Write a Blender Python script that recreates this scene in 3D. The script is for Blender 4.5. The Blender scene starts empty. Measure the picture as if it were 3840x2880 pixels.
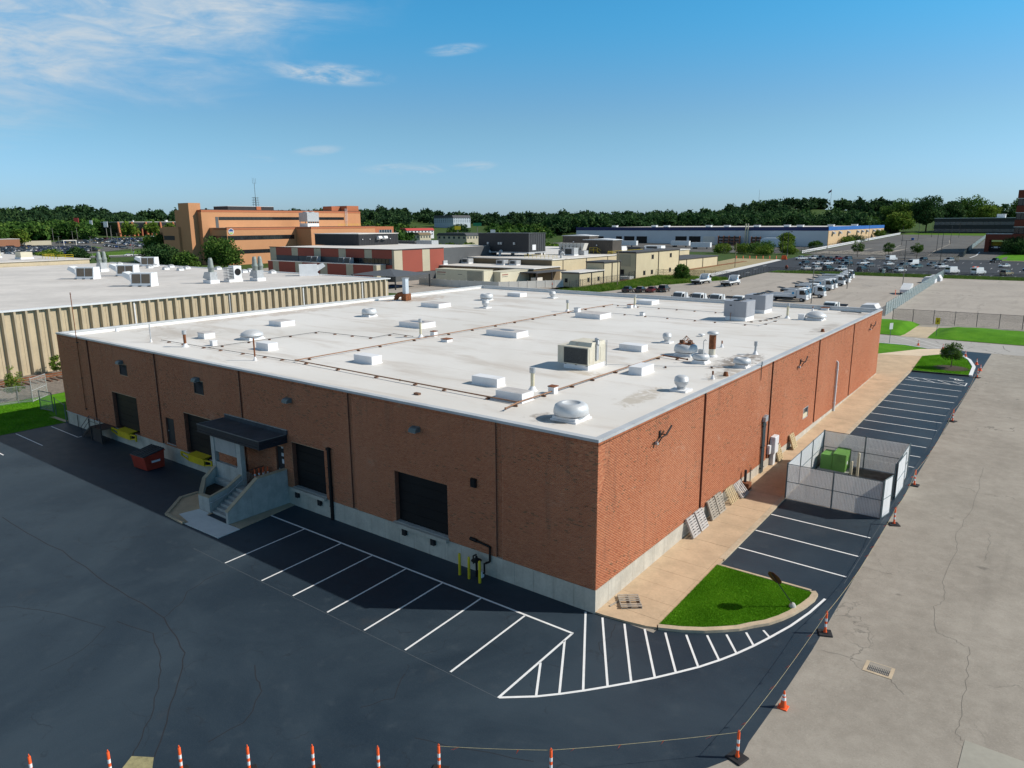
import bpy, bmesh, math, random
import numpy as np
from mathutils import Matrix, Vector
SC = bpy.context.scene
COL = SC.collection
rnd = random.Random(7)
PI = math.pi
# ------------------------------------------------------------------ camera, sky, sun, exposure
CAMX, CAMY, CAMZ = 16.33, -28.02, 18.672
YAW, PITCH, ROLL = 0.6507, 0.2185, -0.0063
cam = bpy.data.objects.new('camera', bpy.data.cameras.new('camera')); COL.objects.link(cam)
_f = Vector((-math.sin(YAW)*math.cos(PITCH), math.cos(YAW)*math.cos(PITCH), -math.sin(PITCH)))
_r = Vector((math.cos(YAW), math.sin(YAW), 0)); _u = _r.cross(_f)
_r2 = _r*math.cos(ROLL) + _u*math.sin(ROLL); _u2 = -_r*math.sin(ROLL) + _u*math.cos(ROLL)
cam.matrix_world = Matrix(((_r2.x, _u2.x, -_f.x, CAMX), (_r2.y, _u2.y, -_f.y, CAMY), (_r2.z, _u2.z, -_f.z, CAMZ), (0, 0, 0, 1)))
cam.data.sensor_width = 36.0; cam.data.lens = 36.0*2723.74/3840.0
cam.data.clip_start = 0.5; cam.data.clip_end = 12000
SC.camera = cam
SUN_EL, SUN_AZ = math.radians(37.8), math.radians(33.9)      # azimuth measured from +X towards +Y
sdir = Vector((math.cos(SUN_EL)*math.cos(SUN_AZ), math.cos(SUN_EL)*math.sin(SUN_AZ), math.sin(SUN_EL)))
sun = bpy.data.objects.new('sun', bpy.data.lights.new('sun', 'SUN')); COL.objects.link(sun)
sun.data.energy = 4.9; sun.data.angle = math.radians(0.53); sun.data.color = (1.0, 0.94, 0.85)
sun.rotation_euler = sdir.to_track_quat('Z', 'Y').to_euler(); sun.location = (60, 40, 80)
W = bpy.data.worlds.new('World'); SC.world = W; W.use_nodes = True
SKY_STRENGTH = 0.105

def mk(nt, typ, **kw):
    n = nt.nodes.new(typ)
    for k, v in kw.items(): setattr(n, k, v)
    return n
class E_:
    """tiny expression builder over Math nodes"""
    def __init__(s, nt, sock): s.nt, s.s = nt, sock
    def _b(s, op, o, c=None):
        n = mk(s.nt, 'ShaderNodeMath', operation=op)
        for i, a in enumerate((s, o, c)):
            if a is None: continue
            if isinstance(a, E_): s.nt.links.new(a.s, n.inputs[i])
            else: n.inputs[i].default_value = a
        return E_(s.nt, n.outputs[0])
    def __add__(s, o): return s._b('ADD', o)
    def __sub__(s, o): return s._b('SUBTRACT', o)
    def __mul__(s, o): return s._b('MULTIPLY', o)
    def __truediv__(s, o): return s._b('DIVIDE', o)
    def mx(s, o): return s._b('MAXIMUM', o)
    def mn(s, o): return s._b('MINIMUM', o)
    def pw(s, o): return s._b('POWER', o)
    def ab(s): return s._b('ABSOLUTE', None)
    def sq(s): return s._b('MULTIPLY', s)
    def ss(s, a, b):
        n = mk(s.nt, 'ShaderNodeMapRange', interpolation_type='SMOOTHSTEP')
        s.nt.links.new(s.s, n.inputs[0]); n.inputs[1].default_value = a; n.inputs[2].default_value = b
        n.inputs[3].default_value = 0; n.inputs[4].default_value = 1
        return E_(s.nt, n.outputs[0])
    def inv(s): return s*-1.0 + 1.0
def noise(nt, vec, scale, detail=4, rough=0.55, dist=0.0, w=None):
    n = mk(nt, 'ShaderNodeTexNoise'); n.inputs['Scale'].default_value = scale; n.inputs['Detail'].default_value = detail
    n.inputs['Roughness'].default_value = rough; n.inputs['Distortion'].default_value = dist
    if vec is not None: nt.links.new(vec, n.inputs['Vector'])
    return E_(nt, n.outputs[0])
def mapv(nt, vec, scale=(1, 1, 1), rot=(0, 0, 0), loc=(0, 0, 0)):
    m = mk(nt, 'ShaderNodeMapping'); nt.links.new(vec, m.inputs[0])
    m.inputs['Location'].default_value = loc; m.inputs['Rotation'].default_value = rot; m.inputs['Scale'].default_value = scale
    return m.outputs[0]
def mixc(nt, fac, a, b):
    n = mk(nt, 'ShaderNodeMix', data_type='RGBA'); i = n.inputs
    if isinstance(fac, E_): nt.links.new(fac.s, i[0])
    else: i[0].default_value = fac
    for k, c in ((6, a), (7, b)):
        if isinstance(c, (tuple, list)): i[k].default_value = (c[0], c[1], c[2], 1)
        else: nt.links.new(c, i[k])
    return n.outputs[2]

def build_world():
    nt = W.node_tree; nt.nodes.clear()
    sky = mk(nt, 'ShaderNodeTexSky', sky_type='NISHITA'); sky.sun_disc = False
    sky.sun_elevation = SUN_EL; sky.sun_rotation = PI/2 - SUN_AZ
    sky.altitude = 150; sky.air_density = 1.0; sky.dust_density = 0.6; sky.ozone_density = 2.4
    hs = mk(nt, 'ShaderNodeHueSaturation'); hs.inputs['Saturation'].default_value = 1.12; hs.inputs['Value'].default_value = 1.0
    nt.links.new(sky.outputs[0], hs.inputs['Color'])
    tc = mk(nt, 'ShaderNodeTexCoord'); sp = mk(nt, 'ShaderNodeSeparateXYZ'); nt.links.new(tc.outputs['Generated'], sp.inputs[0])
    x, y, z = (E_(nt, o) for o in sp.outputs)
    az = x._b('ARCTAN2', y); el = z._b('ARCSINE', None)
    cb = mk(nt, 'ShaderNodeCombineXYZ'); nt.links.new(az.s, cb.inputs[0]); nt.links.new(el.s, cb.inputs[1])
    v = cb.outputs[0]
    # thin cirrus: streaky noise, gathered in a bank over the west and a few separate wisps
    n1 = noise(nt, mapv(nt, v, (5.0, 17, 1), (0, 0, math.radians(-9))), 1.0, 6, 0.62, 0.5)
    n2 = noise(nt, mapv(nt, v, (16, 60, 1), (0, 0, math.radians(-13))), 1.0, 5, 0.62, 0.8)
    tex = n1.ss(0.30, 0.64)*0.65 + n2.ss(0.36, 0.68)*0.35
    edge = (el - 0.098) - (az + 1.24)*0.36 + (n1 - 0.5)*0.12                 # lower edge of the bank climbs to the right
    bank = edge.ss(-0.03, 0.07)*(az*-1.0).ss(0.74, 1.0)*el.inv().ss(0.05, 0.35)
    def wisp(a0, e0, sa, se, tilt, amp):
        da = az - a0; de = (el - e0) - da*tilt
        r = (da/sa).sq() + (de/se).sq()
        return r.ss(0.0, 1.0).inv().pw(1.5)*(n2*0.6+n1*0.4).ss(0.40, 0.64)*amp
    m = bank*(tex*0.95+0.06)*1.05
    for a in ((-0.88, 0.182, 0.095, 0.016, -0.05, 1.0), (-0.79, 0.069, 0.075, 0.010, 0.03, 0.75), (-0.70, 0.073, 0.04, 0.008, 0.05, 0.6),
              (-0.90, 0.091, 0.04, 0.008, 0.1, 0.45), (-0.72, 0.213, 0.05, 0.009, 0.1, 0.5), (-0.98, 0.08, 0.04, 0.007, 0, 0.3)):
        m = m + wisp(*a)
    m = m.mn(0.93)
    # sky tint by elevation: pale horizon, blue higher, dimmed overhead to cut ambient fill
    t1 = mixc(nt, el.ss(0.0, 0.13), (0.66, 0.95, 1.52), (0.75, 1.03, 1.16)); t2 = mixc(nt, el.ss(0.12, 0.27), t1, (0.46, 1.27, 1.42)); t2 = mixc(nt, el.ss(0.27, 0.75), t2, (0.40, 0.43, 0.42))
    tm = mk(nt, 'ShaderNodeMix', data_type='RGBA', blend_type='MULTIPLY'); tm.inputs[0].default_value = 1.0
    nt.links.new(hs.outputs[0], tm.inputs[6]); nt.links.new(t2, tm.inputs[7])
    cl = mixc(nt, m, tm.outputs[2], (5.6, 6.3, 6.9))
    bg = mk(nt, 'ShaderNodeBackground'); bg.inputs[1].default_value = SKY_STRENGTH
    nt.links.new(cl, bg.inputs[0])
    out = mk(nt, 'ShaderNodeOutputWorld'); nt.links.new(bg.outputs[0], out.inputs[0])
build_world()
SC.view_settings.view_transform = 'Standard'; SC.view_settings.look = 'None'
SC.view_settings.exposure = 0.0; SC.view_settings.gamma = 1.0; SC.view_settings.use_curve_mapping = False
SC.render.engine = 'CYCLES'
SC.cycles.max_bounces = 5; SC.cycles.diffuse_bounces = 2; SC.cycles.glossy_bounces = 2; SC.cycles.transparent_max_bounces = 14
SC.cycles.transmission_bounces = 3
# ------------------------------------------------------------------ terrain height
SKYL = [(-1200,46),(0,46),(120,54),(330,60),(520,46),(700,44),(1000,42),(1350,50),(1500,54),(1640,40),(1830,33),(2000,36),(2170,38),(2430,36),(2600,34),(2780,62),(2950,76),(3120,70),(3260,64),(3400,50),(3560,44),(3700,40),(3840,42),(5200,42)]
def _ss(t):
    t = min(max(t, 0.0), 1.0); return t*t*(3-2*t)
def ridge(az):
    """height of the wooded skyline over the eye level at 1150 m, by bearing"""
    a = min(max(YAW-az, -1.2), 1.2); sx = 1920+2724*math.tan(a)
    for (x0, h0), (x1, h1) in zip(SKYL, SKYL[1:]):
        if sx <= x1:
            return (h0+(h1-h0)*min(max((sx-x0)/(x1-x0), 0), 1))*1150/2724.0
    return SKYL[-1][1]*1150/2724.0
def G(x, y):
    z = 0.02*min(max(y, 0.0), 70.0)
    dx, dy = x-CAMX, y-CAMY; d = math.hypot(dx, dy); far = 0.0
    if d > 480:
        far = 0.025*min(d-480, 250)
        if d > 730 and y > 60:
            far += _ss((d-730)/420.0)*(18.67+ridge(math.atan2(-dx, dy))-15.0-7.65)
    up = 0.02*min(max(y-380.0, 0.0), 330.0)
    w = _ss((x+106.0)/5.0)
    if w > 0: far = far*(1-w) + w*(up if d <= 800 else max(up, far))
    return z+far
# ------------------------------------------------------------------ object helpers
def tag(o, label=None, cat=None, group=None, kind=None):
    if label: o['label'] = label
    if cat: o['category'] = cat
    if group: o['group'] = group
    if kind: o['kind'] = kind
    return o
def thing(name, label, cat, loc=(0, 0, 0), rz=0.0, group=None):
    o = bpy.data.objects.new(name, None); COL.objects.link(o); o.empty_display_size = 0.2
    o.location = loc; o.rotation_euler = (0, 0, rz)
    return tag(o, label, cat, group)
def copy_tree(o, parent=None):
    c = o.copy(); COL.objects.link(c)
    if parent is not None: c.parent = parent
    for ch in list(o.children): copy_tree(ch, c)
    return c
class MB:
    def __init__(s): s.v, s.f, s.sm, s.mi, s.cur = [], [], [], [], 0
    def add(s, vs, fs, smooth=False):
        b = len(s.v); s.v += [tuple(p) for p in vs]
        for f in fs: s.f.append(tuple(i+b for i in f)); s.sm.append(smooth); s.mi.append(s.cur)
        return s
    def box(s, x0, x1, y0, y1, z0, z1):
        return s.add([(x0,y0,z0),(x1,y0,z0),(x1,y1,z0),(x0,y1,z0),(x0,y0,z1),(x1,y0,z1),(x1,y1,z1),(x0,y1,z1)],
                     [(0,3,2,1),(4,5,6,7),(0,1,5,4),(1,2,6,5),(2,3,7,6),(3,0,4,7)])
    def cbox(s, x0, x1, y0, y1, z0, z1, c):
        """box with chamfered vertical and top edges"""
        p = [(x0+c,y0),(x1-c,y0),(x1,y0+c),(x1,y1-c),(x1-c,y1),(x0+c,y1),(x0,y1-c),(x0,y0+c)]
        cx, cy = (x0+x1)/2, (y0+y1)/2; kx = 1-2*c/(x1-x0); ky = 1-2*c/(y1-y0)
        q = [(cx+(a-cx)*kx, cy+(b-cy)*ky) for a, b in p]
        vs = [(a,b,z0) for a,b in p]+[(a,b,z1-c) for a,b in p]+[(a,b,z1) for a,b in q]
        fs = [tuple(range(7,-1,-1)), tuple(range(16,24))]
        for k in range(2):
            for i in range(8): j=(i+1)%8; fs.append((k*8+i,k*8+j,k*8+8+j,k*8+8+i))
        return s.add(vs, fs)
    def obox(s, c, size, M):
        hx, hy, hz = (a/2 for a in size); c = Vector(c)
        vs = [c + M @ Vector((a*hx, b*hy, d*hz)) for d in (-1,1) for a,b in ((-1,-1),(1,-1),(1,1),(-1,1))]
        return s.add(vs, [(0,3,2,1),(4,5,6,7),(0,1,5,4),(1,2,6,5),(2,3,7,6),(3,0,4,7)])
    def beam(s, p0, p1, w, h=None):
        p0, p1 = Vector(p0), Vector(p1); d = p1-p0; L = d.length
        if L < 1e-6: return s
        z = d/L; up = Vector((0,0,1)) if abs(z.z) < 0.95 else Vector((0,1,0))
        x = up.cross(z).normalized(); y = z.cross(x)
        return s.obox((p0+p1)/2, (w, h or w, L), Matrix((x, y, z)).transposed())
    def cyl(s, p0, p1, r0, r1=None, n=10, cap=True, smooth=True):
        p0, p1 = Vector(p0), Vector(p1); r1 = r0 if r1 is None else r1
        z = (p1-p0).normalized(); a = Vector((0,0,1)) if abs(z.z) < 0.9 else Vector((1,0,0))
        x = a.cross(z).normalized(); y = z.cross(x); vs = []
        for p, r in ((p0, r0), (p1, r1)):
            for i in range(n):
                t = 2*PI*i/n; vs.append(p + x*(r*math.cos(t)) + y*(r*math.sin(t)))
        s.add(vs, [(i, (i+1)%n, n+(i+1)%n, n+i) for i in range(n)], smooth)
        if cap:
            s.add(vs[:n], [tuple(range(n-1,-1,-1))]); s.add(vs[n:], [tuple(range(n))])
        return s
    def tube(s, path, r, n=6):
        for a, b in zip(path, path[1:]): s.cyl(a, b, r, r, n)
        return s
    def lathe(s, c, prof, n=24, smooth=True):
        cx, cy, cz = c; k = len(prof)
        vs = [(cx+r*math.cos(2*PI*i/n), cy+r*math.sin(2*PI*i/n), cz+z) for r, z in prof for i in range(n)]
        s.add(vs, [(j*n+i, j*n+(i+1)%n, (j+1)*n+(i+1)%n, (j+1)*n+i) for j in range(k-1) for i in range(n)], smooth)
        if prof[-1][0] > 1e-4: s.add(vs[(k-1)*n:], [tuple(range(n))])
        if prof[0][0] > 1e-4: s.add(vs[:n], [tuple(range(n-1,-1,-1))])
        return s
    def prism(s, pts, z0, z1):
        n = len(pts)
        if sum(a[0]*b[1]-b[0]*a[1] for a, b in zip(pts, pts[1:]+pts[:1])) < 0: pts = pts[::-1]
        vs = [(p[0],p[1],z0) for p in pts]+[(p[0],p[1],z1) for p in pts]
        return s.add(vs, [tuple(range(n-1,-1,-1)), tuple(range(n,2*n))]+[(i,(i+1)%n,n+(i+1)%n,n+i) for i in range(n)])
    def extr(s, pts, axis, a0, a1):
        """profile in the plane across axis ('x': (y,z); 'y': (x,z)), swept from a0 to a1"""
        n = len(pts)
        mkp = (lambda p, a: (a, p[0], p[1])) if axis == 'x' else (lambda p, a: (p[0], a, p[1]))
        vs = [mkp(p, a0) for p in pts]+[mkp(p, a1) for p in pts]
        fs = [tuple(range(n-1,-1,-1)), tuple(range(n,2*n))]+[(i,(i+1)%n,n+(i+1)%n,n+i) for i in range(n)]
        ar = sum(a[0]*b[1]-b[0]*a[1] for a, b in zip(pts, pts[1:]+pts[:1]))
        if (ar < 0) == (axis == 'x'): fs = [f[::-1] for f in fs]
        return s.add(vs, fs)
    def quad(s, a, b, c, d): return s.add([a,b,c,d], [(0,1,2,3)])
    def build(s, name, mats, parent=None, world=False):
        me = bpy.data.meshes.new(name)
        off = Vector((0,0,0))
        if world and parent is not None:
            p = parent
            while p is not None: off = off + p.location; p = p.parent
        vs = [(a[0]-off.x, a[1]-off.y, a[2]-off.z) for a in s.v] if off.length else s.v
        me.from_pydata(vs, [], s.f); me.polygons.foreach_set('use_smooth', s.sm)
        for m in (mats if isinstance(mats, (list, tuple)) else [mats]): me.materials.append(m)
        if max(s.mi or [0]): me.polygons.foreach_set('material_index', s.mi)
        me.update()
        o = bpy.data.objects.new(name, me); COL.objects.link(o)
        if parent is not None: o.parent = parent
        return o
    def single(s, name, mats, label, cat, base, group=None, rz=0.0):
        """one-mesh thing with its origin at base (verts are local)"""
        o = s.build(name, mats); o.location = base; o.rotation_euler = (0,0,rz)
        return tag(o, label, cat, group)
def sheet(name, pts, mat, dz, parent=None, kind='structure', step=None):
    """polygon (world xy) draped over the terrain, dz above it"""
    bm = bmesh.new(); vs = [bm.verts.new((p[0], p[1], 0)) for p in pts]; f = bm.faces.new(vs)
    if f.normal.z < 0 or sum(a[0]*b[1]-b[0]*a[1] for a, b in zip(pts, pts[1:]+pts[:1])) < 0: bmesh.ops.reverse_faces(bm, faces=bm.faces)
    ys = [p[1] for p in pts]; xs = [p[0] for p in pts]
    cuts = [('y', 0.0), ('y', 70.0)]
    if step:
        cuts += [('y', k*step) for k in range(int(min(ys)/step)-1, int(max(ys)/step)+2)]
        cuts += [('x', k*step) for k in range(int(min(xs)/step)-1, int(max(xs)/step)+2)]
    for ax, c in cuts:
        lo, hi = (min(ys), max(ys)) if ax == 'y' else (min(xs), max(xs))
        if lo+1e-3 < c < hi-1e-3:
            bmesh.ops.bisect_plane(bm, geom=bm.verts[:]+bm.edges[:]+bm.faces[:], plane_co=(c if ax=='x' else 0, c if ax=='y' else 0, 0), plane_no=(1,0,0) if ax=='x' else (0,1,0))
    bmesh.ops.triangulate(bm, faces=[f for f in bm.faces if len(f.verts) > 4])
    for v in bm.verts: v.co.z = G(v.co.x, v.co.y)+dz
    bm.normal_update()
    for f in bm.faces:
        if f.normal.z < 0: f.normal_flip()
    me = bpy.data.meshes.new(name); bm.to_mesh(me); bm.free(); me.materials.append(mat)
    o = bpy.data.objects.new(name, me); COL.objects.link(o)
    if parent is not None: o.parent = parent
    elif kind: o['kind'] = kind
    return o
def strip_pts(path, w):
    """outline of a ribbon of width w along a polyline"""
    L, R = [], []
    for i, p in enumerate(path):
        a = path[max(i-1, 0)]; b = path[min(i+1, len(path)-1)]
        d = Vector((b[0]-a[0], b[1]-a[1], 0)).normalized(); n = Vector((-d.y, d.x, 0))
        L.append((p[0]+n.x*w/2, p[1]+n.y*w/2)); R.append((p[0]-n.x*w/2, p[1]-n.y*w/2))
    return L, R
def ribbon(name, path, w, mat, dz, parent=None, dense=None):
    if dense:
        q = []
        for a, b in zip(path, path[1:]):
            k = max(1, int(math.hypot(b[0]-a[0], b[1]-a[1])/dense)); q += [(a[0]+(b[0]-a[0])*i/k, a[1]+(b[1]-a[1])*i/k) for i in range(k)]
        path = q+[path[-1]]
    L, R = strip_pts(path, w); mb = MB()
    for i in range(len(path)-1):
        mb.quad(*[(p[0], p[1], G(p[0], p[1])+dz) for p in (R[i], R[i+1], L[i+1], L[i])])
    o = mb.build(name, mat, parent)
    if parent is None: o['kind'] = 'structure'
    return o
# ------------------------------------------------------------------ materials
def newmat(name):
    m = bpy.data.materials.new(name); m.use_nodes = True; nt = m.node_tree
    b = nt.nodes['Principled BSDF']; return m, nt, b
def posn(nt):
    return mk(nt, 'ShaderNodeNewGeometry').outputs['Position']
def bump(nt, b, h, strength=0.3, dist=0.02):
    n = mk(nt, 'ShaderNodeBump'); n.inputs['Strength'].default_value = strength; n.inputs['Distance'].default_value = dist
    nt.links.new(h.s, n.inputs['Height']); nt.links.new(n.outputs[0], b.inputs['Normal'])
def PM(name, col, rough=0.6, var=0.18, scale=1.5, metal=0.0, bmp=0.0, spec=0.4, streak=0.0, dirt=None):
    """plain procedural surface: base colour with two octaves of wear and an optional dirt tone"""
    m, nt, b = newmat(name); p = posn(nt)
    n1 = noise(nt, p, scale, 5, 0.6); n2 = noise(nt, p, scale*9, 3, 0.6)
    f = (n1*0.7 + n2*0.3).ss(0.3, 0.7)
    lo = [c*(1-var) for c in col]; hi = [min(1, c*(1+var)) for c in col]
    c = mixc(nt, f, lo, hi)
    if streak:
        s = noise(nt, mapv(nt, p, (4, 4, 0.25)), 1.0, 4, 0.6).ss(0.5, 0.75)*streak
        c = mixc(nt, s, c, dirt or [k*0.45 for k in col])
    elif dirt:
        s = noise(nt, p, scale*0.6, 6, 0.65).ss(0.52, 0.72)*0.7
        c = mixc(nt, s, c, dirt)
    nt.links.new(c, b.inputs['Base Color'])
    r = n1*0.2 + (rough-0.1); nt.links.new(r.s, b.inputs['Roughness'])
    b.inputs['Metallic'].default_value = metal; b.inputs['Specular IOR Level'].default_value = spec
    if bmp: bump(nt, b, n2*0.5+n1*0.5, bmp, 0.02)
    return m
def m_asphalt():
    m, nt, b = newmat('sealed_asphalt'); p = posn(nt)
    n1 = noise(nt, p, 0.11, 6, 0.6, 0.6); n2 = noise(nt, p, 0.9, 5, 0.6); n3 = noise(nt, p, 28, 3, 0.7)
    c = mixc(nt, n1.ss(0.32, 0.68), (0.0125, 0.0255, 0.040), (0.031, 0.050, 0.068))
    c = mixc(nt, n2.ss(0.55, 0.75)*0.45, c, (0.044, 0.062, 0.078))
    bl = noise(nt, mapv(nt, p, (0.5, 0.5, 1), loc=(7, 3, 0)), 0.5, 5, 0.6).ss(0.62, 0.76)*0.28   # brownish patches
    c = mixc(nt, bl, c, (0.058, 0.056, 0.056))
    v = mk(nt, 'ShaderNodeTexVoronoi', feature='DISTANCE_TO_EDGE'); v.inputs['Scale'].default_value = 0.13
    dv = mk(nt, 'ShaderNodeVectorMath', operation='ADD'); nt.links.new(p, dv.inputs[0])
    nn = mk(nt, 'ShaderNodeTexNoise'); nn.inputs['Scale'].default_value = 0.35; nn.inputs['Detail'].default_value = 6
    sc = mk(nt, 'ShaderNodeVectorMath', operation='SCALE'); nt.links.new(p, nn.inputs[0]); nt.links.new(nn.outputs[1], sc.inputs[0]); sc.inputs['Scale'].default_value = 5.5
    nt.links.new(sc.outputs[0], dv.inputs[1]); nt.links.new(dv.outputs[0], v.inputs['Vector'])
    cr = E_(nt, v.outputs[0]).ss(0.0, 0.011).inv()*n2.ss(0.40, 0.62)*0.45
    c = mixc(nt, cr, c, (0.010, 0.014, 0.020))
    c = mixc(nt, n3.ss(0.45, 0.75)*0.45, c, (0.052, 0.070, 0.088))
    nt.links.new(c, b.inputs['Base Color'])
    nt.links.new((n1*0.25 + n2*0.2 + 0.38).s, b.inputs['Roughness']); b.inputs['Specular IOR Level'].default_value = 0.35
    bump(nt, b, n3*0.6+cr*-1.0, 0.35, 0.012)
    return m
def m_pave(name, a, bcol, crackc=(0.09, 0.085, 0.075), cs=0.09, oil=0.5):
    m, nt, b = newmat(name); p = posn(nt)
    n1 = noise(nt, p, 0.07, 6, 0.62, 0.8); n2 = noise(nt, p, 1.3, 6, 0.68); n3 = noise(nt, p, 14, 4, 0.75)
    n4 = noise(nt, mapv(nt, p, (1, 0.12, 1)), 0.35, 5, 0.6)                # tyre paths along the lane
    c = mixc(nt, (n1*0.5+n2*0.35+n4*0.15).ss(0.32, 0.66), a, bcol)
    c = mixc(nt, n4.ss(0.53, 0.72)*0.35, c, [k*0.62 for k in a])
    c = mixc(nt, n3.ss(0.52, 0.72)*0.30, c, [k*0.5 for k in a])
    c = mixc(nt, n3.ss(0.30, 0.46).inv()*0.30, c, [min(1, k*1.35) for k in bcol])
    st = noise(nt, mapv(nt, p, (1, 1, 1), loc=(31, 9, 0)), 0.9, 4, 0.5).ss(0.68, 0.78)*oil
    c = mixc(nt, st, c, crackc)
    v = mk(nt, 'ShaderNodeTexVoronoi', feature='DISTANCE_TO_EDGE'); v.inputs['Scale'].default_value = cs
    dv = mk(nt, 'ShaderNodeVectorMath', operation='ADD'); nt.links.new(p, dv.inputs[0])
    nn = mk(nt, 'ShaderNodeTexNoise'); nn.inputs['Scale'].default_value = 0.5; nn.inputs['Detail'].default_value = 6
    sc = mk(nt, 'ShaderNodeVectorMath', operation='SCALE'); nt.links.new(p, nn.inputs[0]); nt.links.new(nn.outputs[1], sc.inputs[0]); sc.inputs['Scale'].default_value = 4.0
    nt.links.new(sc.outputs[0], dv.inputs[1]); nt.links.new(dv.outputs[0], v.inputs['Vector'])
    cr = E_(nt, v.outputs[0]).ss(0.0, 0.006).inv()*n1.ss(0.42, 0.58)*0.8
    c = mixc(nt, cr, c, crackc)
    nt.links.new(c, b.inputs['Base Color']); b.inputs['Roughness'].default_value = 0.9; b.inputs['Specular IOR Level'].default_value = 0.2
    bump(nt, b, n3, 0.4, 0.012)
    return m
def m_grass(name, a, bcol, straw=0.25):
    m, nt, b = newmat(name); p = posn(nt)
    n1 = noise(nt, p, 0.35, 6, 0.65); n2 = noise(nt, p, 9, 5, 0.75)
    c = mixc(nt, (n1*0.55+n2*0.45).ss(0.34, 0.66), a, bcol)
    c = mixc(nt, n1.ss(0.58, 0.78)*straw, c, (0.16, 0.15, 0.04))
    c = mixc(nt, n2.ss(0.30, 0.42).inv()*0.5, c, [k*0.4 for k in a])
    nt.links.new(c, b.inputs['Base Color']); b.inputs['Roughness'].default_value = 0.95; b.inputs['Specular IOR Level'].default_value = 0.1
    bump(nt, b, n2, 0.8, 0.05)
    return m
def m_blade(name, cols):
    m, nt, b = newmat(name)
    at = mk(nt, 'ShaderNodeAttribute', attribute_name='shade'); f = E_(nt, at.outputs['Fac'])
    c = mixc(nt, f.ss(0.0, 0.5), cols[0], cols[1]); c = mixc(nt, f.ss(0.5, 1.0), c, cols[2])
    nt.links.new(c, b.inputs['Base Color']); b.inputs['Roughness'].default_value = 0.8; b.inputs['Specular IOR Level'].default_value = 0.15
    tr = mk(nt, 'ShaderNodeBsdfTranslucent'); nt.links.new(c, tr.inputs[0])
    mx = mk(nt, 'ShaderNodeMixShader'); mx.inputs[0].default_value = 0.25
    nt.links.new(b.outputs[0], mx.inputs[1]); nt.links.new(tr.outputs[0], mx.inputs[2])
    nt.links.new(mx.outputs[0], nt.nodes['Material Output'].inputs[0])
    return m
def m_brick(name, obj=False):
    m, nt, b = newmat(name); p = posn(nt)
    if obj: f = E_(nt, mk(nt, 'ShaderNodeObjectInfo').outputs['Random'])
    else: f = E_(nt, mk(nt, 'ShaderNodeAttribute', attribute_name='shade').outputs['Fac'])
    r = mk(nt, 'ShaderNodeValToRGB'); nt.links.new(f.s, r.inputs[0]); el = r.color_ramp.elements
    el[0].position = 0.0; el[0].color = (0.20, 0.095, 0.05, 1); el[1].position = 1.0; el[1].color = (0.54, 0.23, 0.12, 1)
    for pz, c in ((0.05, (0.23, 0.115, 0.06, 1)), (0.10, (0.36, 0.112, 0.056, 1)), (0.5, (0.45, 0.158, 0.078, 1)), (0.85, (0.51, 0.195, 0.098, 1))):
        e = el.new(pz); e.color = c
    n1 = noise(nt, p, 0.16, 5, 0.6); n2 = noise(nt, p, 45, 3, 0.6)
    c = mixc(nt, n1.ss(0.42, 0.72)*0.45, r.outputs[0], (0.54, 0.225, 0.125))
    c = mixc(nt, noise(nt, mapv(nt, p, (1.2, 1.2, 0.16)), 0.8, 5, 0.65).ss(0.56, 0.76)*0.4, c, (0.15, 0.075, 0.05))
    sp = mk(nt, 'ShaderNodeSeparateXYZ'); nt.links.new(p, sp.inputs[0]); zz = E_(nt, sp.outputs[2])
    run = noise(nt, mapv(nt, p, (1.6, 1.6, 0.10)), 1.0, 5, 0.7)
    c = mixc(nt, run.ss(0.50, 0.70)*zz.ss(5.2, 8.7)*0.45, c, (0.17, 0.085, 0.055))       # run-off streaks under the coping
    c = mixc(nt, noise(nt, mapv(nt, p, (0.5, 0.5, 0.9), loc=(4, 8, 2)), 0.7, 6, 0.7).ss(0.60, 0.74)*0.4, c, (0.60, 0.38, 0.27))   # bleached bloom
    nt.links.new(c, b.inputs['Base Color']); b.inputs['Roughness'].default_value = 0.85; b.inputs['Specular IOR Level'].default_value = 0.2
    return m
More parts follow.
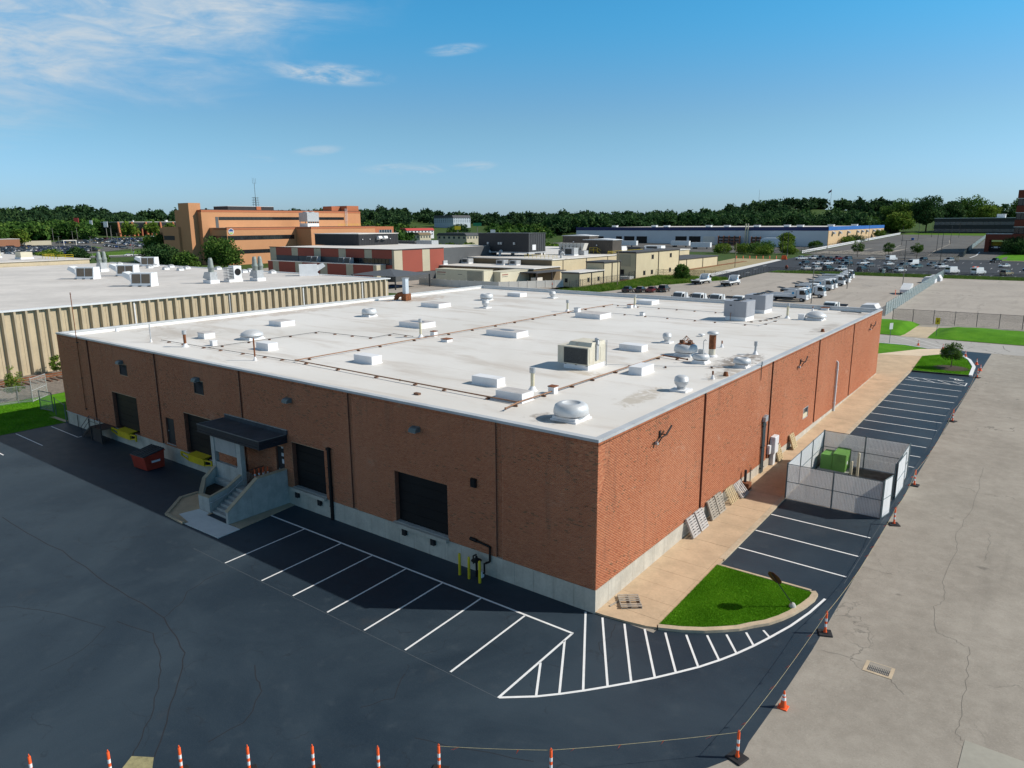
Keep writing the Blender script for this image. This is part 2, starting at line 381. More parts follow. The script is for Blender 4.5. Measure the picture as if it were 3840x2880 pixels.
def m_roof():
    m, nt, b = newmat('white_membrane'); p = posn(nt)
    n1 = noise(nt, p, 0.06, 6, 0.6, 0.7); n2 = noise(nt, mapv(nt, p, (0.25, 1.0, 1), (0, 0, 0.5)), 0.35, 6, 0.68, 0.5); n3 = noise(nt, p, 3.0, 5, 0.7)
    c = mixc(nt, n1.ss(0.3, 0.7), (0.66, 0.625, 0.575), (0.75, 0.72, 0.68))
    c = mixc(nt, n2.ss(0.48, 0.70)*0.7, c, (0.52, 0.455, 0.39))
    c = mixc(nt, n3.ss(0.56, 0.78)*0.3, c, (0.5, 0.46, 0.42))
    sp = mk(nt, 'ShaderNodeSeparateXYZ'); nt.links.new(p, sp.inputs[0]); x, y = E_(nt, sp.outputs[0]), E_(nt, sp.outputs[1])
    # seams between the membrane sheets, every 3.05 m
    sx = (x/3.05)._b('FRACT', None); s1 = (sx - 0.5).ab().ss(0.482, 0.497)*0.10
    c = mixc(nt, s1, c, (0.55, 0.53, 0.50))
    SN = [noise(nt, p, 0.55, 5, 0.65, 1.2), noise(nt, mapv(nt, p, loc=(13, 5, 0)), 1.05, 5, 0.65, 1.2)]
    # grease round the exhaust fans, rust wash and ponding stains with their own outlines
    for (a, bb, ra, rb, col, amp, sc_) in ((-2.6, 25.0, 1.5, 4.2, (0.20, 0.15, 0.11), 0.85, 1.1), (-4.7, 3.4, 1.6, 1.3, (0.22, 0.18, 0.14), 0.7, 1.0), (-3.2, 10.6, 1.0, 3.6, (0.42, 0.35, 0.26), 0.6, 0.8),
                (-1.8, 20.2, 0.9, 3.0, (0.28, 0.22, 0.16), 0.55, 1.0), (-57.0, 30.0, 2.0, 20.0, (0.45, 0.36, 0.29), 0.55, 0.5), (-55.0, 44.5, 2.5, 6.0, (0.40, 0.27, 0.17), 0.6, 0.7), (-52, 8.5, 6.0, 3.4, (0.42, 0.36, 0.30), 0.5, 0.6),
                (-2.2, 60.5, 2.4, 1.6, (0.25, 0.2, 0.16), 0.6, 1.0), (-2.0, 46.5, 0.9, 6.0, (0.35, 0.30, 0.25), 0.5, 0.6), (-30, 61.2, 26, 1.2, (0.5, 0.43, 0.36), 0.5, 0.5), (-9.8, 14.6, 1.6, 0.8, (0.45, 0.34, 0.2), 0.5, 1.2)):
        r = ((x-a)/ra).sq() + ((y-bb)/rb).sq()
        nz = SN[0 if sc_ < 0.75 else 1]
        msk = (r*0.55 + (nz-0.5)*2.6).ss(0.0, 0.55).inv()*r.ss(0.9, 2.2).inv()*amp
        c = mixc(nt, msk, c, col)
    nt.links.new(c, b.inputs['Base Color']); b.inputs['Roughness'].default_value = 0.6; b.inputs['Specular IOR Level'].default_value = 0.3
    bump(nt, b, n3*0.4+n2*0.6, 0.12, 0.05)
    return m
def m_link(name, wire, cell=0.07, w=0.16, alpha_bg=0.0):
    """chain link: diamond wires, open between (u runs along the fence, v up: UV in metres)"""
    m, nt, b = newmat(name); uv = mk(nt, 'ShaderNodeUVMap').outputs[0]
    sp = mk(nt, 'ShaderNodeSeparateXYZ'); nt.links.new(uv, sp.inputs[0]); u, v = E_(nt, sp.outputs[0]), E_(nt, sp.outputs[1])
    a1 = ((u+v)/cell)._b('FRACT', None); a2 = ((u-v)/cell)._b('FRACT', None)
    k = ((a1-0.5).ab().ss(0.5-w, 0.5-w*0.6)).mx((a2-0.5).ab().ss(0.5-w, 0.5-w*0.6)).mx(alpha_bg)
    b.inputs['Base Color'].default_value = (*wire, 1); b.inputs['Roughness'].default_value = 0.5; b.inputs['Metallic'].default_value = 0.3
    tr = mk(nt, 'ShaderNodeBsdfTransparent'); mx = mk(nt, 'ShaderNodeMixShader')
    nt.links.new(k.s, mx.inputs[0]); nt.links.new(tr.outputs[0], mx.inputs[1]); nt.links.new(b.outputs[0], mx.inputs[2])
    nt.links.new(mx.outputs[0], nt.nodes['Material Output'].inputs[0])
    return m
def m_paint(name):
    """vehicle paint, colour taken from the object"""
    m, nt, b = newmat(name); oi = mk(nt, 'ShaderNodeObjectInfo'); p = posn(nt)
    d = noise(nt, p, 1.2, 4, 0.6).ss(0.5, 0.8)*0.25
    c = mixc(nt, d, oi.outputs['Color'], (0.10, 0.09, 0.075))
    nt.links.new(c, b.inputs['Base Color']); b.inputs['Roughness'].default_value = 0.28; b.inputs['Coat Weight'].default_value = 0.6; b.inputs['Coat Roughness'].default_value = 0.08
    return m
def m_slat(name, col, tl=0.45):
    m, nt, b = newmat(name); p = posn(nt); s = noise(nt, mapv(nt, p, (4, 4, 0.3)), 1.0, 4, 0.6).ss(0.5, 0.78)*0.3
    c = mixc(nt, s, col, [k*0.6 for k in col]); nt.links.new(c, b.inputs['Base Color']); b.inputs['Roughness'].default_value = 0.5
    tr = mk(nt, 'ShaderNodeBsdfTranslucent'); nt.links.new(c, tr.inputs[0]); mx = mk(nt, 'ShaderNodeMixShader'); mx.inputs[0].default_value = tl
    nt.links.new(b.outputs[0], mx.inputs[1]); nt.links.new(tr.outputs[0], mx.inputs[2]); nt.links.new(mx.outputs[0], nt.nodes['Material Output'].inputs[0])
    return m
M = {}
M['asphalt'] = m_asphalt()
M['pale'] = m_pave('weathered_pavement', (0.255, 0.228, 0.192), (0.385, 0.35, 0.30))
M['lotpale'] = m_pave('weathered_lot', (0.32, 0.285, 0.25), (0.43, 0.385, 0.335), cs=0.05, oil=0.7)
M['lotdark'] = m_pave('dark_lot', (0.036, 0.040, 0.048), (0.052, 0.056, 0.064), (0.03, 0.03, 0.03), 0.05)
M['lotgrey'] = m_pave('grey_lot', (0.085, 0.082, 0.08), (0.16, 0.155, 0.145), (0.05, 0.05, 0.05), 0.04)
M['walk'] = PM('tan_sidewalk', (0.54, 0.395, 0.255), 0.9, 0.14, 0.7, bmp=0.15, dirt=(0.40, 0.30, 0.19))
M['kerb'] = PM('kerb_concrete', (0.50, 0.40, 0.28), 0.9, 0.16, 1.5, bmp=0.2, dirt=(0.33, 0.27, 0.18))
M['joint'] = PM('joint_dirt', (0.16, 0.12, 0.08), 0.95)
M['concrete'] = PM('board_formed_concrete', (0.50, 0.46, 0.39), 0.88, 0.16, 0.9, bmp=0.2, streak=0.35, dirt=(0.30, 0.27, 0.22))
M['conc2'] = PM('porch_concrete', (0.42, 0.41, 0.38), 0.88, 0.18, 1.2, bmp=0.2, streak=0.35, dirt=(0.24, 0.23, 0.20))
M['slabw'] = PM('new_pale_concrete', (0.66, 0.65, 0.62), 0.85, 0.08, 0.8, bmp=0.1)
M['cap'] = PM('sand_cap', (0.44, 0.35, 0.24), 0.9, 0.12, 1.0, bmp=0.1)
M['white'] = PM('road_paint', (0.80, 0.80, 0.79), 0.6, 0.06, 2.5, dirt=(0.68, 0.68, 0.68))
M['chalk'] = PM('chalk_line', (0.10, 0.115, 0.13), 0.9)
M['crack'] = PM('crack_seal', (0.018, 0.020, 0.025), 0.8)
M['crackp'] = PM('pavement_crack', (0.15, 0.14, 0.125), 0.95)
M['grass'] = m_grass('lawn', (0.055, 0.18, 0.006), (0.11, 0.29, 0.014), 0.35)
M['grassfar'] = m_grass('rough_grass', (0.06, 0.13, 0.012), (0.10, 0.19, 0.02), 0.5)
M['field'] = m_grass('ground_cover', (0.035, 0.07, 0.016), (0.075, 0.115, 0.03), 0.5)
M['dry'] = m_grass('dry_verge', (0.30, 0.25, 0.14), (0.42, 0.35, 0.21), 0.3)
M['ballast'] = PM('rail_ballast', (0.20, 0.17, 0.14), 0.95, 0.45, 3.0, bmp=0.6)
M['mulch'] = PM('mulch_bed', (0.055, 0.036, 0.022), 0.95, 0.4, 6, bmp=0.5)
M['blade'] = m_blade('grass_blades', ((0.075, 0.22, 0.004), (0.12, 0.33, 0.008), (0.20, 0.42, 0.02)))
M['blade2'] = m_blade('weed_blades', ((0.05, 0.13, 0.010), (0.11, 0.22, 0.02), (0.24, 0.27, 0.06)))
M['leaf'] = m_blade('foliage', ((0.030, 0.078, 0.014), (0.066, 0.140, 0.024), (0.125, 0.205, 0.036)))
M['leafY'] = m_blade('foliage_light', ((0.070, 0.135, 0.016), (0.135, 0.215, 0.028), (0.23, 0.29, 0.05)))
M['leafD'] = m_blade('foliage_dark', ((0.020, 0.055, 0.018), (0.038, 0.090, 0.026), (0.070, 0.130, 0.036)))
M['leafF'] = m_blade('foliage_far', ((0.020, 0.050, 0.020), (0.038, 0.082, 0.028), (0.066, 0.120, 0.038)))
M['bark'] = PM('bark', (0.11, 0.085, 0.06), 0.95, 0.3, 5, bmp=0.4)
M['brick'] = m_brick('brick_field'); M['brick1'] = m_brick('brick_single', True)
M['mortar'] = PM('mortar', (0.66, 0.47, 0.32), 0.95, 0.12, 3.0)
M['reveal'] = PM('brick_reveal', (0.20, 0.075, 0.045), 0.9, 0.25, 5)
M['roof'] = m_roof()
M['coping'] = PM('metal_coping', (0.50, 0.51, 0.52), 0.5, 0.10, 0.6, metal=0.1, streak=0.2, dirt=(0.38, 0.39, 0.40))
M['parapet'] = PM('parapet_membrane', (0.76, 0.75, 0.73), 0.6, 0.05, 0.5, streak=0.2, dirt=(0.55, 0.5, 0.45))
M['black'] = PM('black_and_shade', (0.010, 0.010, 0.011), 0.55, 0.2, 1.0, spec=0.25)
M['dark'] = PM('dark_metal', (0.028, 0.030, 0.034), 0.5, 0.2, 2.0)
M['canopyroof'] = PM('canopy_membrane', (0.045, 0.055, 0.068), 0.8, 0.35, 1.0, dirt=(0.10, 0.09, 0.085))
M['fascia'] = PM('canopy_fascia', (0.022, 0.024, 0.032), 0.5, 0.15, 2.0)
M['curb'] = PM('curb_membrane', (0.76, 0.76, 0.77), 0.55, 0.05, 0.9, dirt=(0.66, 0.64, 0.62))
M['lid'] = PM('curb_lid', (0.50, 0.47, 0.45), 0.7, 0.12, 1.2, dirt=(0.36, 0.31, 0.29))
M['alu'] = PM('spun_aluminium', (0.58, 0.59, 0.60), 0.5, 0.07, 2.0, metal=0.2, dirt=(0.50, 0.50, 0.49))
M['galv'] = PM('galvanised', (0.44, 0.45, 0.46), 0.5, 0.14, 2.5, metal=0.25)
M['rust'] = PM('rust', (0.21, 0.075, 0.030), 0.9, 0.45, 4.0, bmp=0.2, dirt=(0.09, 0.035, 0.02))
M['rustpipe'] = PM('rusty_gas_pipe', (0.27, 0.145, 0.085), 0.85, 0.35, 1.3, dirt=(0.36, 0.25, 0.15))
M['wood'] = PM('wood_block', (0.16, 0.085, 0.055), 0.9, 0.35, 4.0)
M['rtu'] = PM('beige_unit', (0.60, 0.56, 0.46), 0.55, 0.08, 1.2, streak=0.25, dirt=(0.36, 0.24, 0.12))
M['rtug'] = PM('grey_unit', (0.32, 0.33, 0.36), 0.5, 0.06, 1.0)
M['rtutop'] = PM('rusty_unit_top', (0.62, 0.58, 0.48), 0.7, 0.1, 1.3, dirt=(0.40, 0.15, 0.05))
M['coil'] = PM('coil_fins', (0.045, 0.05, 0.052), 0.6, 0.4, 6.0)
M['cream'] = PM('cream_pipe', (0.62, 0.56, 0.40), 0.6, 0.1, 2.0)
M['whitem'] = PM('white_metal', (0.72, 0.73, 0.74), 0.45, 0.06, 1.0, streak=0.15, dirt=(0.5, 0.5, 0.5))
M['yellow'] = PM('safety_yellow', (0.62, 0.46, 0.012), 0.5, 0.12, 2.0, dirt=(0.45, 0.33, 0.02))
M['red'] = PM('dumpster_red', (0.36, 0.035, 0.018), 0.5, 0.2, 1.5, dirt=(0.22, 0.03, 0.02))
M['plastic'] = PM('dark_plastic_lid', (0.035, 0.05, 0.055), 0.5, 0.2, 2.0)
M['label'] = PM('white_label', (0.66, 0.66, 0.68), 0.6, 0.06)
M['labeld'] = PM('label_print', (0.06, 0.05, 0.16), 0.6, 0.2)
M['orange'] = PM('traffic_orange', (0.85, 0.11, 0.02), 0.5, 0.06, 2.0)
M['refl'] = PM('white_band', (0.82, 0.82, 0.82), 0.4, 0.05)
M['rubber'] = PM('black_rubber', (0.018, 0.018, 0.02), 0.8, 0.3, 3.0)
M['rope'] = PM('rope', (0.42, 0.37, 0.22), 0.9, 0.2, 10)
M['flag'] = PM('flag_tape', (0.85, 0.13, 0.07), 0.6, 0.06)
M['galvpost'] = PM('green_grey_post', (0.13, 0.17, 0.18), 0.5, 0.15, 2.0, metal=0.3)
M['slat'] = m_slat('privacy_slat', (0.84, 0.83, 0.82), 0.5)
M['panelw'] = m_slat('white_slat_panel', (0.82, 0.83, 0.84), 0.12)
M['green'] = PM('transformer_green', (0.13, 0.30, 0.06), 0.5, 0.12, 1.5, dirt=(0.10, 0.2, 0.05))
M['palew'] = PM('weathered_wood', (0.34, 0.30, 0.25), 0.9, 0.25, 4.0, bmp=0.2)
M['palet'] = PM('fresh_wood', (0.50, 0.39, 0.23), 0.9, 0.25, 4.0, bmp=0.2)
M['palet2'] = PM('grey_wood', (0.44, 0.41, 0.39), 0.9, 0.22, 4.0, bmp=0.2)
M['stop'] = PM('sign_back', (0.10, 0.025, 0.018), 0.5, 0.2, 3.0)
M['iron'] = PM('cast_iron', (0.055, 0.06, 0.07), 0.6, 0.2, 4.0, metal=0.4)
M['soil'] = PM('soil', (0.06, 0.042, 0.03), 0.95, 0.4, 6.0, bmp=0.5)
M['glass'] = PM('dark_glass', (0.012, 0.014, 0.017), 0.12, 0.1, 0.3, spec=0.7)
M['glassb'] = PM('blue_glass', (0.03, 0.05, 0.07), 0.12, 0.1, 0.3, spec=0.8)
M['link'] = m_link('chain_link', (0.55, 0.57, 0.58), 0.07, 0.08); M['linkb'] = m_link('chain_link_black', (0.03, 0.035, 0.035), 0.09, 0.10)
M['linkfar'] = m_link('chain_link_scrim', (0.34, 0.42, 0.43), 0.09, 0.2, 0.32)
M['beige'] = PM('precast_beige', (0.50, 0.415, 0.285), 0.9, 0.10, 0.5, streak=0.2, dirt=(0.36, 0.29, 0.20))
M['beiged'] = PM('precast_rib', (0.47, 0.39, 0.27), 0.9, 0.10, 0.6)
M['roof2'] = PM('grey_white_membrane', (0.60, 0.565, 0.53), 0.8, 0.13, 0.10, dirt=(0.46, 0.42, 0.38))
M['orangeb'] = PM('orange_brick', (0.52, 0.255, 0.125), 0.9, 0.06, 0.05)
M['orangeb2'] = PM('orange_brick_band', (0.42, 0.145, 0.07), 0.9, 0.06, 0.1)
M['maroon'] = PM('maroon_panel', (0.30, 0.072, 0.048), 0.8, 0.06, 0.2)
M['tanp'] = PM('tan_panel', (0.47, 0.42, 0.31), 0.85, 0.06, 0.2)
M['tan2'] = PM('tan_cladding', (0.56, 0.47, 0.31), 0.8, 0.05, 0.3)
M['brownp'] = PM('brown_wall', (0.17, 0.125, 0.075), 0.85, 0.1, 0.3)
M['trim'] = PM('dark_brown_trim', (0.045, 0.035, 0.032), 0.6, 0.1)
M['greyp'] = PM('grey_band', (0.085, 0.09, 0.095), 0.7, 0.1, 0.3)
M['blackp'] = PM('black_cladding', (0.022, 0.023, 0.027), 0.6, 0.15, 0.5)
M['brownm'] = PM('brown_metal_cladding', (0.075, 0.062, 0.05), 0.6, 0.1, 0.5)
M['shingle'] = PM('dark_roof', (0.075, 0.078, 0.085), 0.9, 0.15, 0.6)
M['genset'] = PM('cream_enclosure', (0.62, 0.57, 0.43), 0.6, 0.04, 0.4)
M['vinyl'] = PM('white_vinyl', (0.66, 0.62, 0.56), 0.6, 0.05, 0.5)
M['whwall'] = PM('white_warehouse', (0.58, 0.60, 0.63), 0.8, 0.05, 0.1)
M['navy'] = PM('navy_band', (0.014, 0.02, 0.10), 0.6, 0.1, 0.2)
M['blueb'] = PM('blue_band', (0.02, 0.13, 0.42), 0.6, 0.1, 0.2)
M['sandb'] = PM('sand_wall', (0.60, 0.42, 0.24), 0.85, 0.06, 0.2)
M['dkbrick'] = PM('dark_red_brick', (0.17, 0.038, 0.022), 0.85, 0.1, 0.3)
M['paint'] = m_paint('vehicle_paint'); M['tyre'] = PM('tyre', (0.02, 0.02, 0.021), 0.85)
M['hub'] = PM('wheel_hub', (0.42, 0.43, 0.44), 0.4, 0.1, 3.0, metal=0.5)
M['lampg'] = PM('lamp_glass', (0.7, 0.7, 0.68), 0.25, 0.05)
M['redl'] = PM('red_lens', (0.35, 0.02, 0.015), 0.3, 0.1)
M['bluel'] = PM('blue_print', (0.03, 0.33, 0.62), 0.5, 0.05)
M['redroof'] = PM('red_roof', (0.40, 0.05, 0.045), 0.8, 0.1, 0.5)
M['skin'] = PM('skin', (0.50, 0.30, 0.20), 0.6, 0.05); M['shirt'] = PM('red_shirt', (0.50, 0.06, 0.03), 0.9, 0.1, 6)
M['jeans'] = PM('dark_trousers', (0.04, 0.045, 0.06), 0.9, 0.1, 6); M['hair'] = PM('dark_hair', (0.02, 0.015, 0.012), 0.8)
M['blueppl'] = PM('blue_bin', (0.02, 0.09, 0.30), 0.5, 0.1)
M['skinned'] = PM('pole_steel', (0.20, 0.19, 0.17), 0.6, 0.15, 2.0)
M['woodpole'] = PM('wooden_pole', (0.24, 0.19, 0.13), 0.9, 0.2, 3.0)
# ------------------------------------------------------------------ the ground and the paved areas
def build_ground():
    xs = sorted(set([-3000,-2400,-2000]+list(range(-1700,-500,40))+list(range(-500,60,28))+[-112,-106,-104.5,-103,-101,-96,60,120,240,480,900,1600,3000]))
    ys = sorted(set([-3000,-1200,-500,-200,-60,-20,0,20,45,70,95]+list(range(120,760,28))+list(range(760,1700,40))+[380,710,2000,2600,3200]))
    vs = [(x, y, G(x, y)) for y in ys for x in xs]; n = len(xs)
    fs = [(j*n+i, j*n+i+1, (j+1)*n+i+1, (j+1)*n+i) for j in range(len(ys)-1) for i in range(n-1)]
    mb = MB(); mb.add(vs, fs); o = mb.build('ground', M['field']); o['kind'] = 'structure'
build_ground()
sheet('service_road', [(-70,-90),(70,-90),(70,113.5),(-6,113.5),(-6,86),(-40,86),(-40,-20),(-70,-20)], M['pale'], 0.004)
sheet('cross_road', [(-70,85.9),(70,85.5),(70,94.2),(-70,95.2)], m_pave('cross_road_surface', (0.33,0.315,0.295), (0.43,0.41,0.385)), 0.008)
LOT = sheet('parking_lot', [(-59.4,-60),(-59.4,0.15),(3.06,0.15),(3.06,66.6),(3.6,85.6),(9.55,85.4),(9.55,68),(9.4,30),(9.33,11),(9.37,3),(9.26,-1.4),(9.15,-4.4),(9.2,-5.1),(8.45,-6.5),(4.6,-10.9),(1,-13.5),(-10,-22.2),(-30,-40),(-45,-60)], M['asphalt'], 0.010)
def wob(p, a=0.05): return (p[0]+rnd.uniform(-a,a), p[1]+rnd.uniform(-a,a))
def line(a, b, w=0.10): return ribbon('parking_line', [a, b], w, M['white'], 0.016, LOT, 8.0)
# dock side bays
line((-23.5,-2.08), (0.10,-2.12), 0.12)
for xt, xb in ((-19.8,-19.55),(-16.3,-16.07),(-13.58,-13.36),(-10.82,-10.63),(-8.10,-7.93),(-5.42,-5.22),(-2.64,-2.50)): line((xt,-2.15), (xb,-7.74))
line((0.06,-2.15), (0.20,-7.88), 0.11)
ARC = [(0.22,-7.84),(1.37,-6.9),(2.06,-6.18),(2.72,-5.42),(3.38,-4.6),(4.03,-3.76),(4.66,-2.9),(5.22,-2.05),(5.82,-1.1),(6.36,-0.05),(6.78,0.85),(7.18,1.85),(7.55,2.93),(8.01,4.4),(8.4,6.1),(8.66,7.85)]
ribbon('parking_line', ARC, 0.12, M['white'], 0.0165, LOT)
for a, b in (((0.1,-2.85),(2.02,-6.18)),((0.19,-4.9),(1.36,-6.88)),((-0.46,-0.12),(2.68,-5.42)),((0.48,-0.10),(3.35,-4.6)),((1.6,0.04),(4.0,-3.78)),((2.58,0.2),(4.64,-2.9)),((3.5,0.48),(5.2,-2.06)),((4.36,0.88),(5.8,-1.12)),((5.15,1.4),(6.32,-0.1)),((5.85,1.97),(6.75,0.82)),((6.52,2.66),(7.16,1.83)),((7.1,3.3),(7.52,2.9))): line(a, b)
# bays along the sidewalk
for y in (10.8,13.65,16.55): line((3.1,y+0.12), (8.96,y), 0.11)
for i in range(11): line((3.1,31.2+2.795*i+0.18), (8.95,31.2+2.795*i), 0.11)
# accessible bay with hatching and symbol
line((3.2,63.5),(9.0,63.47)); line((9.0,63.5),(8.97,61.9)); line((8.97,61.9),(3.2,62.1))
for k in range(4): line((3.3+1.45*k,63.45),(4.7+1.45*k,62.0), 0.09)
sym = MB()
for i in range(14):
    a0, a1 = 2*PI*i/18+1.0, 2*PI*(i+1)/18+1.0
    sym.quad(*[(8.15+r*math.cos(t), 64.85+r*0.9*math.sin(t), G(8,64.9)+0.0165) for r, t in ((0.38,a0),(0.52,a0),(0.52,a1),(0.38,a1))])
sym.build('wheelchair_symbol', M['white'], LOT)
ribbon('wheelchair_symbol', [(7.1,65.35),(7.5,65.25),(7.95,65.15),(8.1,64.75),(8.5,64.55)], 0.13, M['white'], 0.017, LOT)
# far left bays
line((-58.95,-4.53),(-52.84,-4.6)); line((-58.98,-1.54),(-53.0,-1.64)); line((-53.0,-1.64),(-53.2,-0.15)); line((-58.9,-7.6),(-52.5,-7.66)); line((-58.9,-10.7),(-52.5,-10.7))
ribbon('layout_line', [(-22.8,-7.78),(-19.7,-7.80),(-2.4,-7.86),(0.2,-7.9)], 0.02, M['chalk'], 0.0135, LOT)
ribbon('layout_line', [(9.05,10.0),(9.03,60.0)], 0.02, M['chalk'], 0.0135, LOT, 10)
# cracks and seams showing through the seal coat
for path, w in (([(-37.4,-12.7),(-33.3,-12.8),(-28.7,-12.6),(-23.7,-12.8),(-20.0,-12.8),(-16.6,-12.8),(-14.6,-13.3),(-13.0,-13.8),(-11.5,-14.8),(-10.0,-16.0),(-8.7,-17.0),(-7.4,-18.1)], 0.05),
                ([(-18.2,-14.4),(-15.7,-13.9),(-13.4,-14.6),(-12.0,-15.4),(-10.3,-16.6),(-9.0,-17.7),(-8.2,-18.4)], 0.04),
                ([(-16.6,-12.8),(-17.2,-11.7),(-18.2,-10.7),(-18.6,-9.5),(-18.6,-8.4)], 0.035), ([(-9.6,-12.4),(-8.6,-13.0),(-7.8,-13.3),(-6.7,-14.9),(-6.8,-16.3)], 0.04),
                ([(-24.3,-17.2),(-22.4,-16.1),(-18.0,-14.9),(-16.9,-16.4),(-16.7,-18.2)], 0.03), ([(-0.9,-11.6),(1.2,-10.8),(3.4,-9.9)], 0.03), ([(1.2,-0.3),(1.7,-1.3),(1.4,-2.1),(2.6,-3.4)], 0.03), ([(-4.0,-9.0),(-3.2,-10.4),(-3.8,-11.6)], 0.03)):
    q = []
    for a, b in zip(path, path[1:]):
        for t in (0, 0.33, 0.66): q.append(wob((a[0]+(b[0]-a[0])*t, a[1]+(b[1]-a[1])*t), 0.07))
    ribbon('crack', q+[path[-1]], w, M['crack'], 0.0125, LOT)
sheet('pavement_patch', [(-8.35,-18.35),(-7.65,-17.9),(-7.0,-18.3),(-7.9,-19.0)], PM('sand_patch', (0.30,0.27,0.14), 0.95, 0.3, 3), 0.0128, LOT)
ROADP = bpy.data.objects['service_road']
for path in ([(14.5,21.3),(14.7,18.7),(14.6,17.0)], [(13.6,7.8),(13.3,9.0),(13.2,10.1),(13.5,11.3),(13.1,13.0),(13.2,17.6),(13.0,20.2),(13.3,26),(13.1,34)], [(13.6,7.8),(14.2,7.5),(14.9,7.2),(15.1,4.9),(15.2,2.1),(15.2,0.7),(15.4,0.4)], [(9.4,12.5),(10.9,12.5)], [(9.7,3.2),(11.3,3.4)], [(12.6,2.8),(13.2,2.0)], [(11,55),(12.5,56.2),(14.8,55.8),(17,56.5)]):
    q = []
    for a, b in zip(path, path[1:]):
        for t in (0, 0.2, 0.4, 0.6, 0.8): q.append(wob((a[0]+(b[0]-a[0])*t, a[1]+(b[1]-a[1])*t), 0.09))
    ribbon('crack', q+[path[-1]], 0.013, M['crackp'], 0.010, ROADP)
CR = bpy.data.objects['cross_road']
for path in ([(-5,90.5),(-3.2,91.8),(-2.0,90.2),(-0.6,91.4),(1,90.6)], [(2.0,93),(2.8,91.0),(4.6,90.4)], [(6.5,88),(7.1,90),(8.8,91.6)], [(10.2,93.5),(10.6,90.4),(11.4,88.2)], [(-8,88.2),(-6.5,87.4),(-5.0,88.0)], [(13,92),(15,90.5),(17.5,91)]):
    ribbon('crack', [wob(p, 0.1) for p in path], 0.09, M['crackp'], 0.012, CR)
ribbon('faded_line', [(-3.6,94.6),(3.4,86.3)], 0.12, M['slabw'], 0.011, CR); ribbon('faded_line', [(-0.8,94.2),(5.0,86.4)], 0.12, M['slabw'], 0.011, CR)
slab = MB(); slab.prism([(15.45,0.45),(25,0.4),(25,-9),(15.3,-9)], 0.004, 0.022); slab.build('concrete_slab', PM('slab_old', (0.34,0.325,0.275), 0.9, 0.1, 0.5), ROADP)
# storm drain set in the road
dr = thing('storm_drain', 'black iron storm grate in a concrete collar on the pale service road', 'drain', (12.03,3.25,0.065))
mb = MB()
for a in ((-0.56,0.56,-0.5,-0.36),(-0.56,0.56,0.36,0.5),(-0.56,-0.42,-0.36,0.36),(0.42,0.56,-0.36,0.36)): mb.box(*a,-0.03,0.012)
mb.build('concrete_collar', M['kerb'], dr)
mb = MB(); mb.box(-0.42,0.42,-0.36,0.36,-0.05,-0.035); mb.build('pit', M['black'], dr)
gbar = MB(); gbar.box(-0.012,0.012,-0.355,0.355,-0.035,0.006)
for i in range(13):
    o = gbar.build('grate_bar', M['iron'], dr) if i == 0 else None
    if i == 0: g0 = o
    else: o = g0.copy(); COL.objects.link(o)
    o.location = (-0.40+0.0667*i, 0, 0)
mb = MB()
for y in (-0.34,-0.12,0.12,0.34): mb.box(-0.415,0.415,y-0.02,y+0.02,-0.034,0.004)
mb.build('cross_bars', M['iron'], dr)
# ------------------------------------------------------------------ sidewalk, kerbs, lawns
SW = sheet('sidewalk', [(0,0.0),(0.5,0.02),(1.6,0.16),(2.6,0.34),(3.02,0.5),(3.02,66.75),(0,66.75)], M['joint'], 0.075)
def slabpiece(name, pts, z0, top, mat, parent, thick=0.08):
    mb = MB(); n = len(pts)
    if sum(a[0]*b[1]-b[0]*a[1] for a, b in zip(pts, pts[1:]+pts[:1])) < 0: pts = pts[::-1]
    vs = [(p[0],p[1],G(*p)+z0) for p in pts]+[(p[0],p[1],G(*p)+top) for p in pts]
    mb.add(vs, [tuple(range(n,2*n))]+[(i,(i+1)%n,n+(i+1)%n,n+i) for i in range(n)])
    return mb.build(name, mat, parent)
slabpiece('slab', [(0.005,0.01),(0.5,0.03),(1.6,0.17),(2.6,0.35),(3.03,0.52),(3.03,1.1),(0.005,1.1)], 0.0, 0.105, M['walk'], SW)
y = 1.115
while y < 66.5:
    h = 1.55; y1 = min(y+h, 66.75)
    slabpiece('slab', [(0.005,y),(2.74,y),(2.74,y1-0.014),(0.005,y1-0.014)], 0.0, 0.105+rnd.uniform(-0.004,0.004), M['walk'], SW)
    if y > 8.3: slabpiece('kerb_stone', [(2.752,y),(3.06,y),(3.06,y1-0.012),(2.752,y1-0.012)], 0.0, 0.112, M['kerb'], SW)
    else: slabpiece('slab', [(2.752,y),(3.0,y),(3.0,y1-0.012),(2.752,y1-0.012)], 0.0, 0.104, M['walk'], SW)
    y = y1
PZ = sheet('plaza', [(-9,63.2),(-0.02,63.2),(3.05,66.8),(2.55,77.7),(4.35,80.5),(3.7,85.5),(1.5,83.6),(-2.5,76.2),(-9,75.4)], M['joint'], 0.07)
slabpiece('slab', [(-9,63.2),(-0.02,63.2),(3.05,66.8),(2.85,71.0),(-9,70.2)], 0.0, 0.105, M['walk'], PZ)
slabpiece('slab', [(-9,70.23),(2.85,71.03),(2.55,77.7),(-2.5,76.2),(-9,75.4)], 0.0, 0.103, M['walk'], PZ)
slabpiece('slab', [(-2.48,76.24),(2.54,77.74),(4.35,80.5),(3.7,85.5),(1.5,83.6)], 0.0, 0.104, M['slabw'] if False else PM('pale_tan_slab', (0.66,0.53,0.38), 0.9, 0.1, 0.5), PZ)
def lawn(name, pts, top, mat=None):
    o = slabpiece(name, pts, 0.0, top, mat or M['grass'], None); o['kind'] = 'structure'; return o
ISL = [(3.03,0.78),(4.75,1.72),(5.98,2.85),(6.46,3.6),(6.92,4.0),(7.55,5.45),(7.95,7.0),(8.02,7.9),(2.98,7.98)]
lawn('lawn', ISL, 0.125)
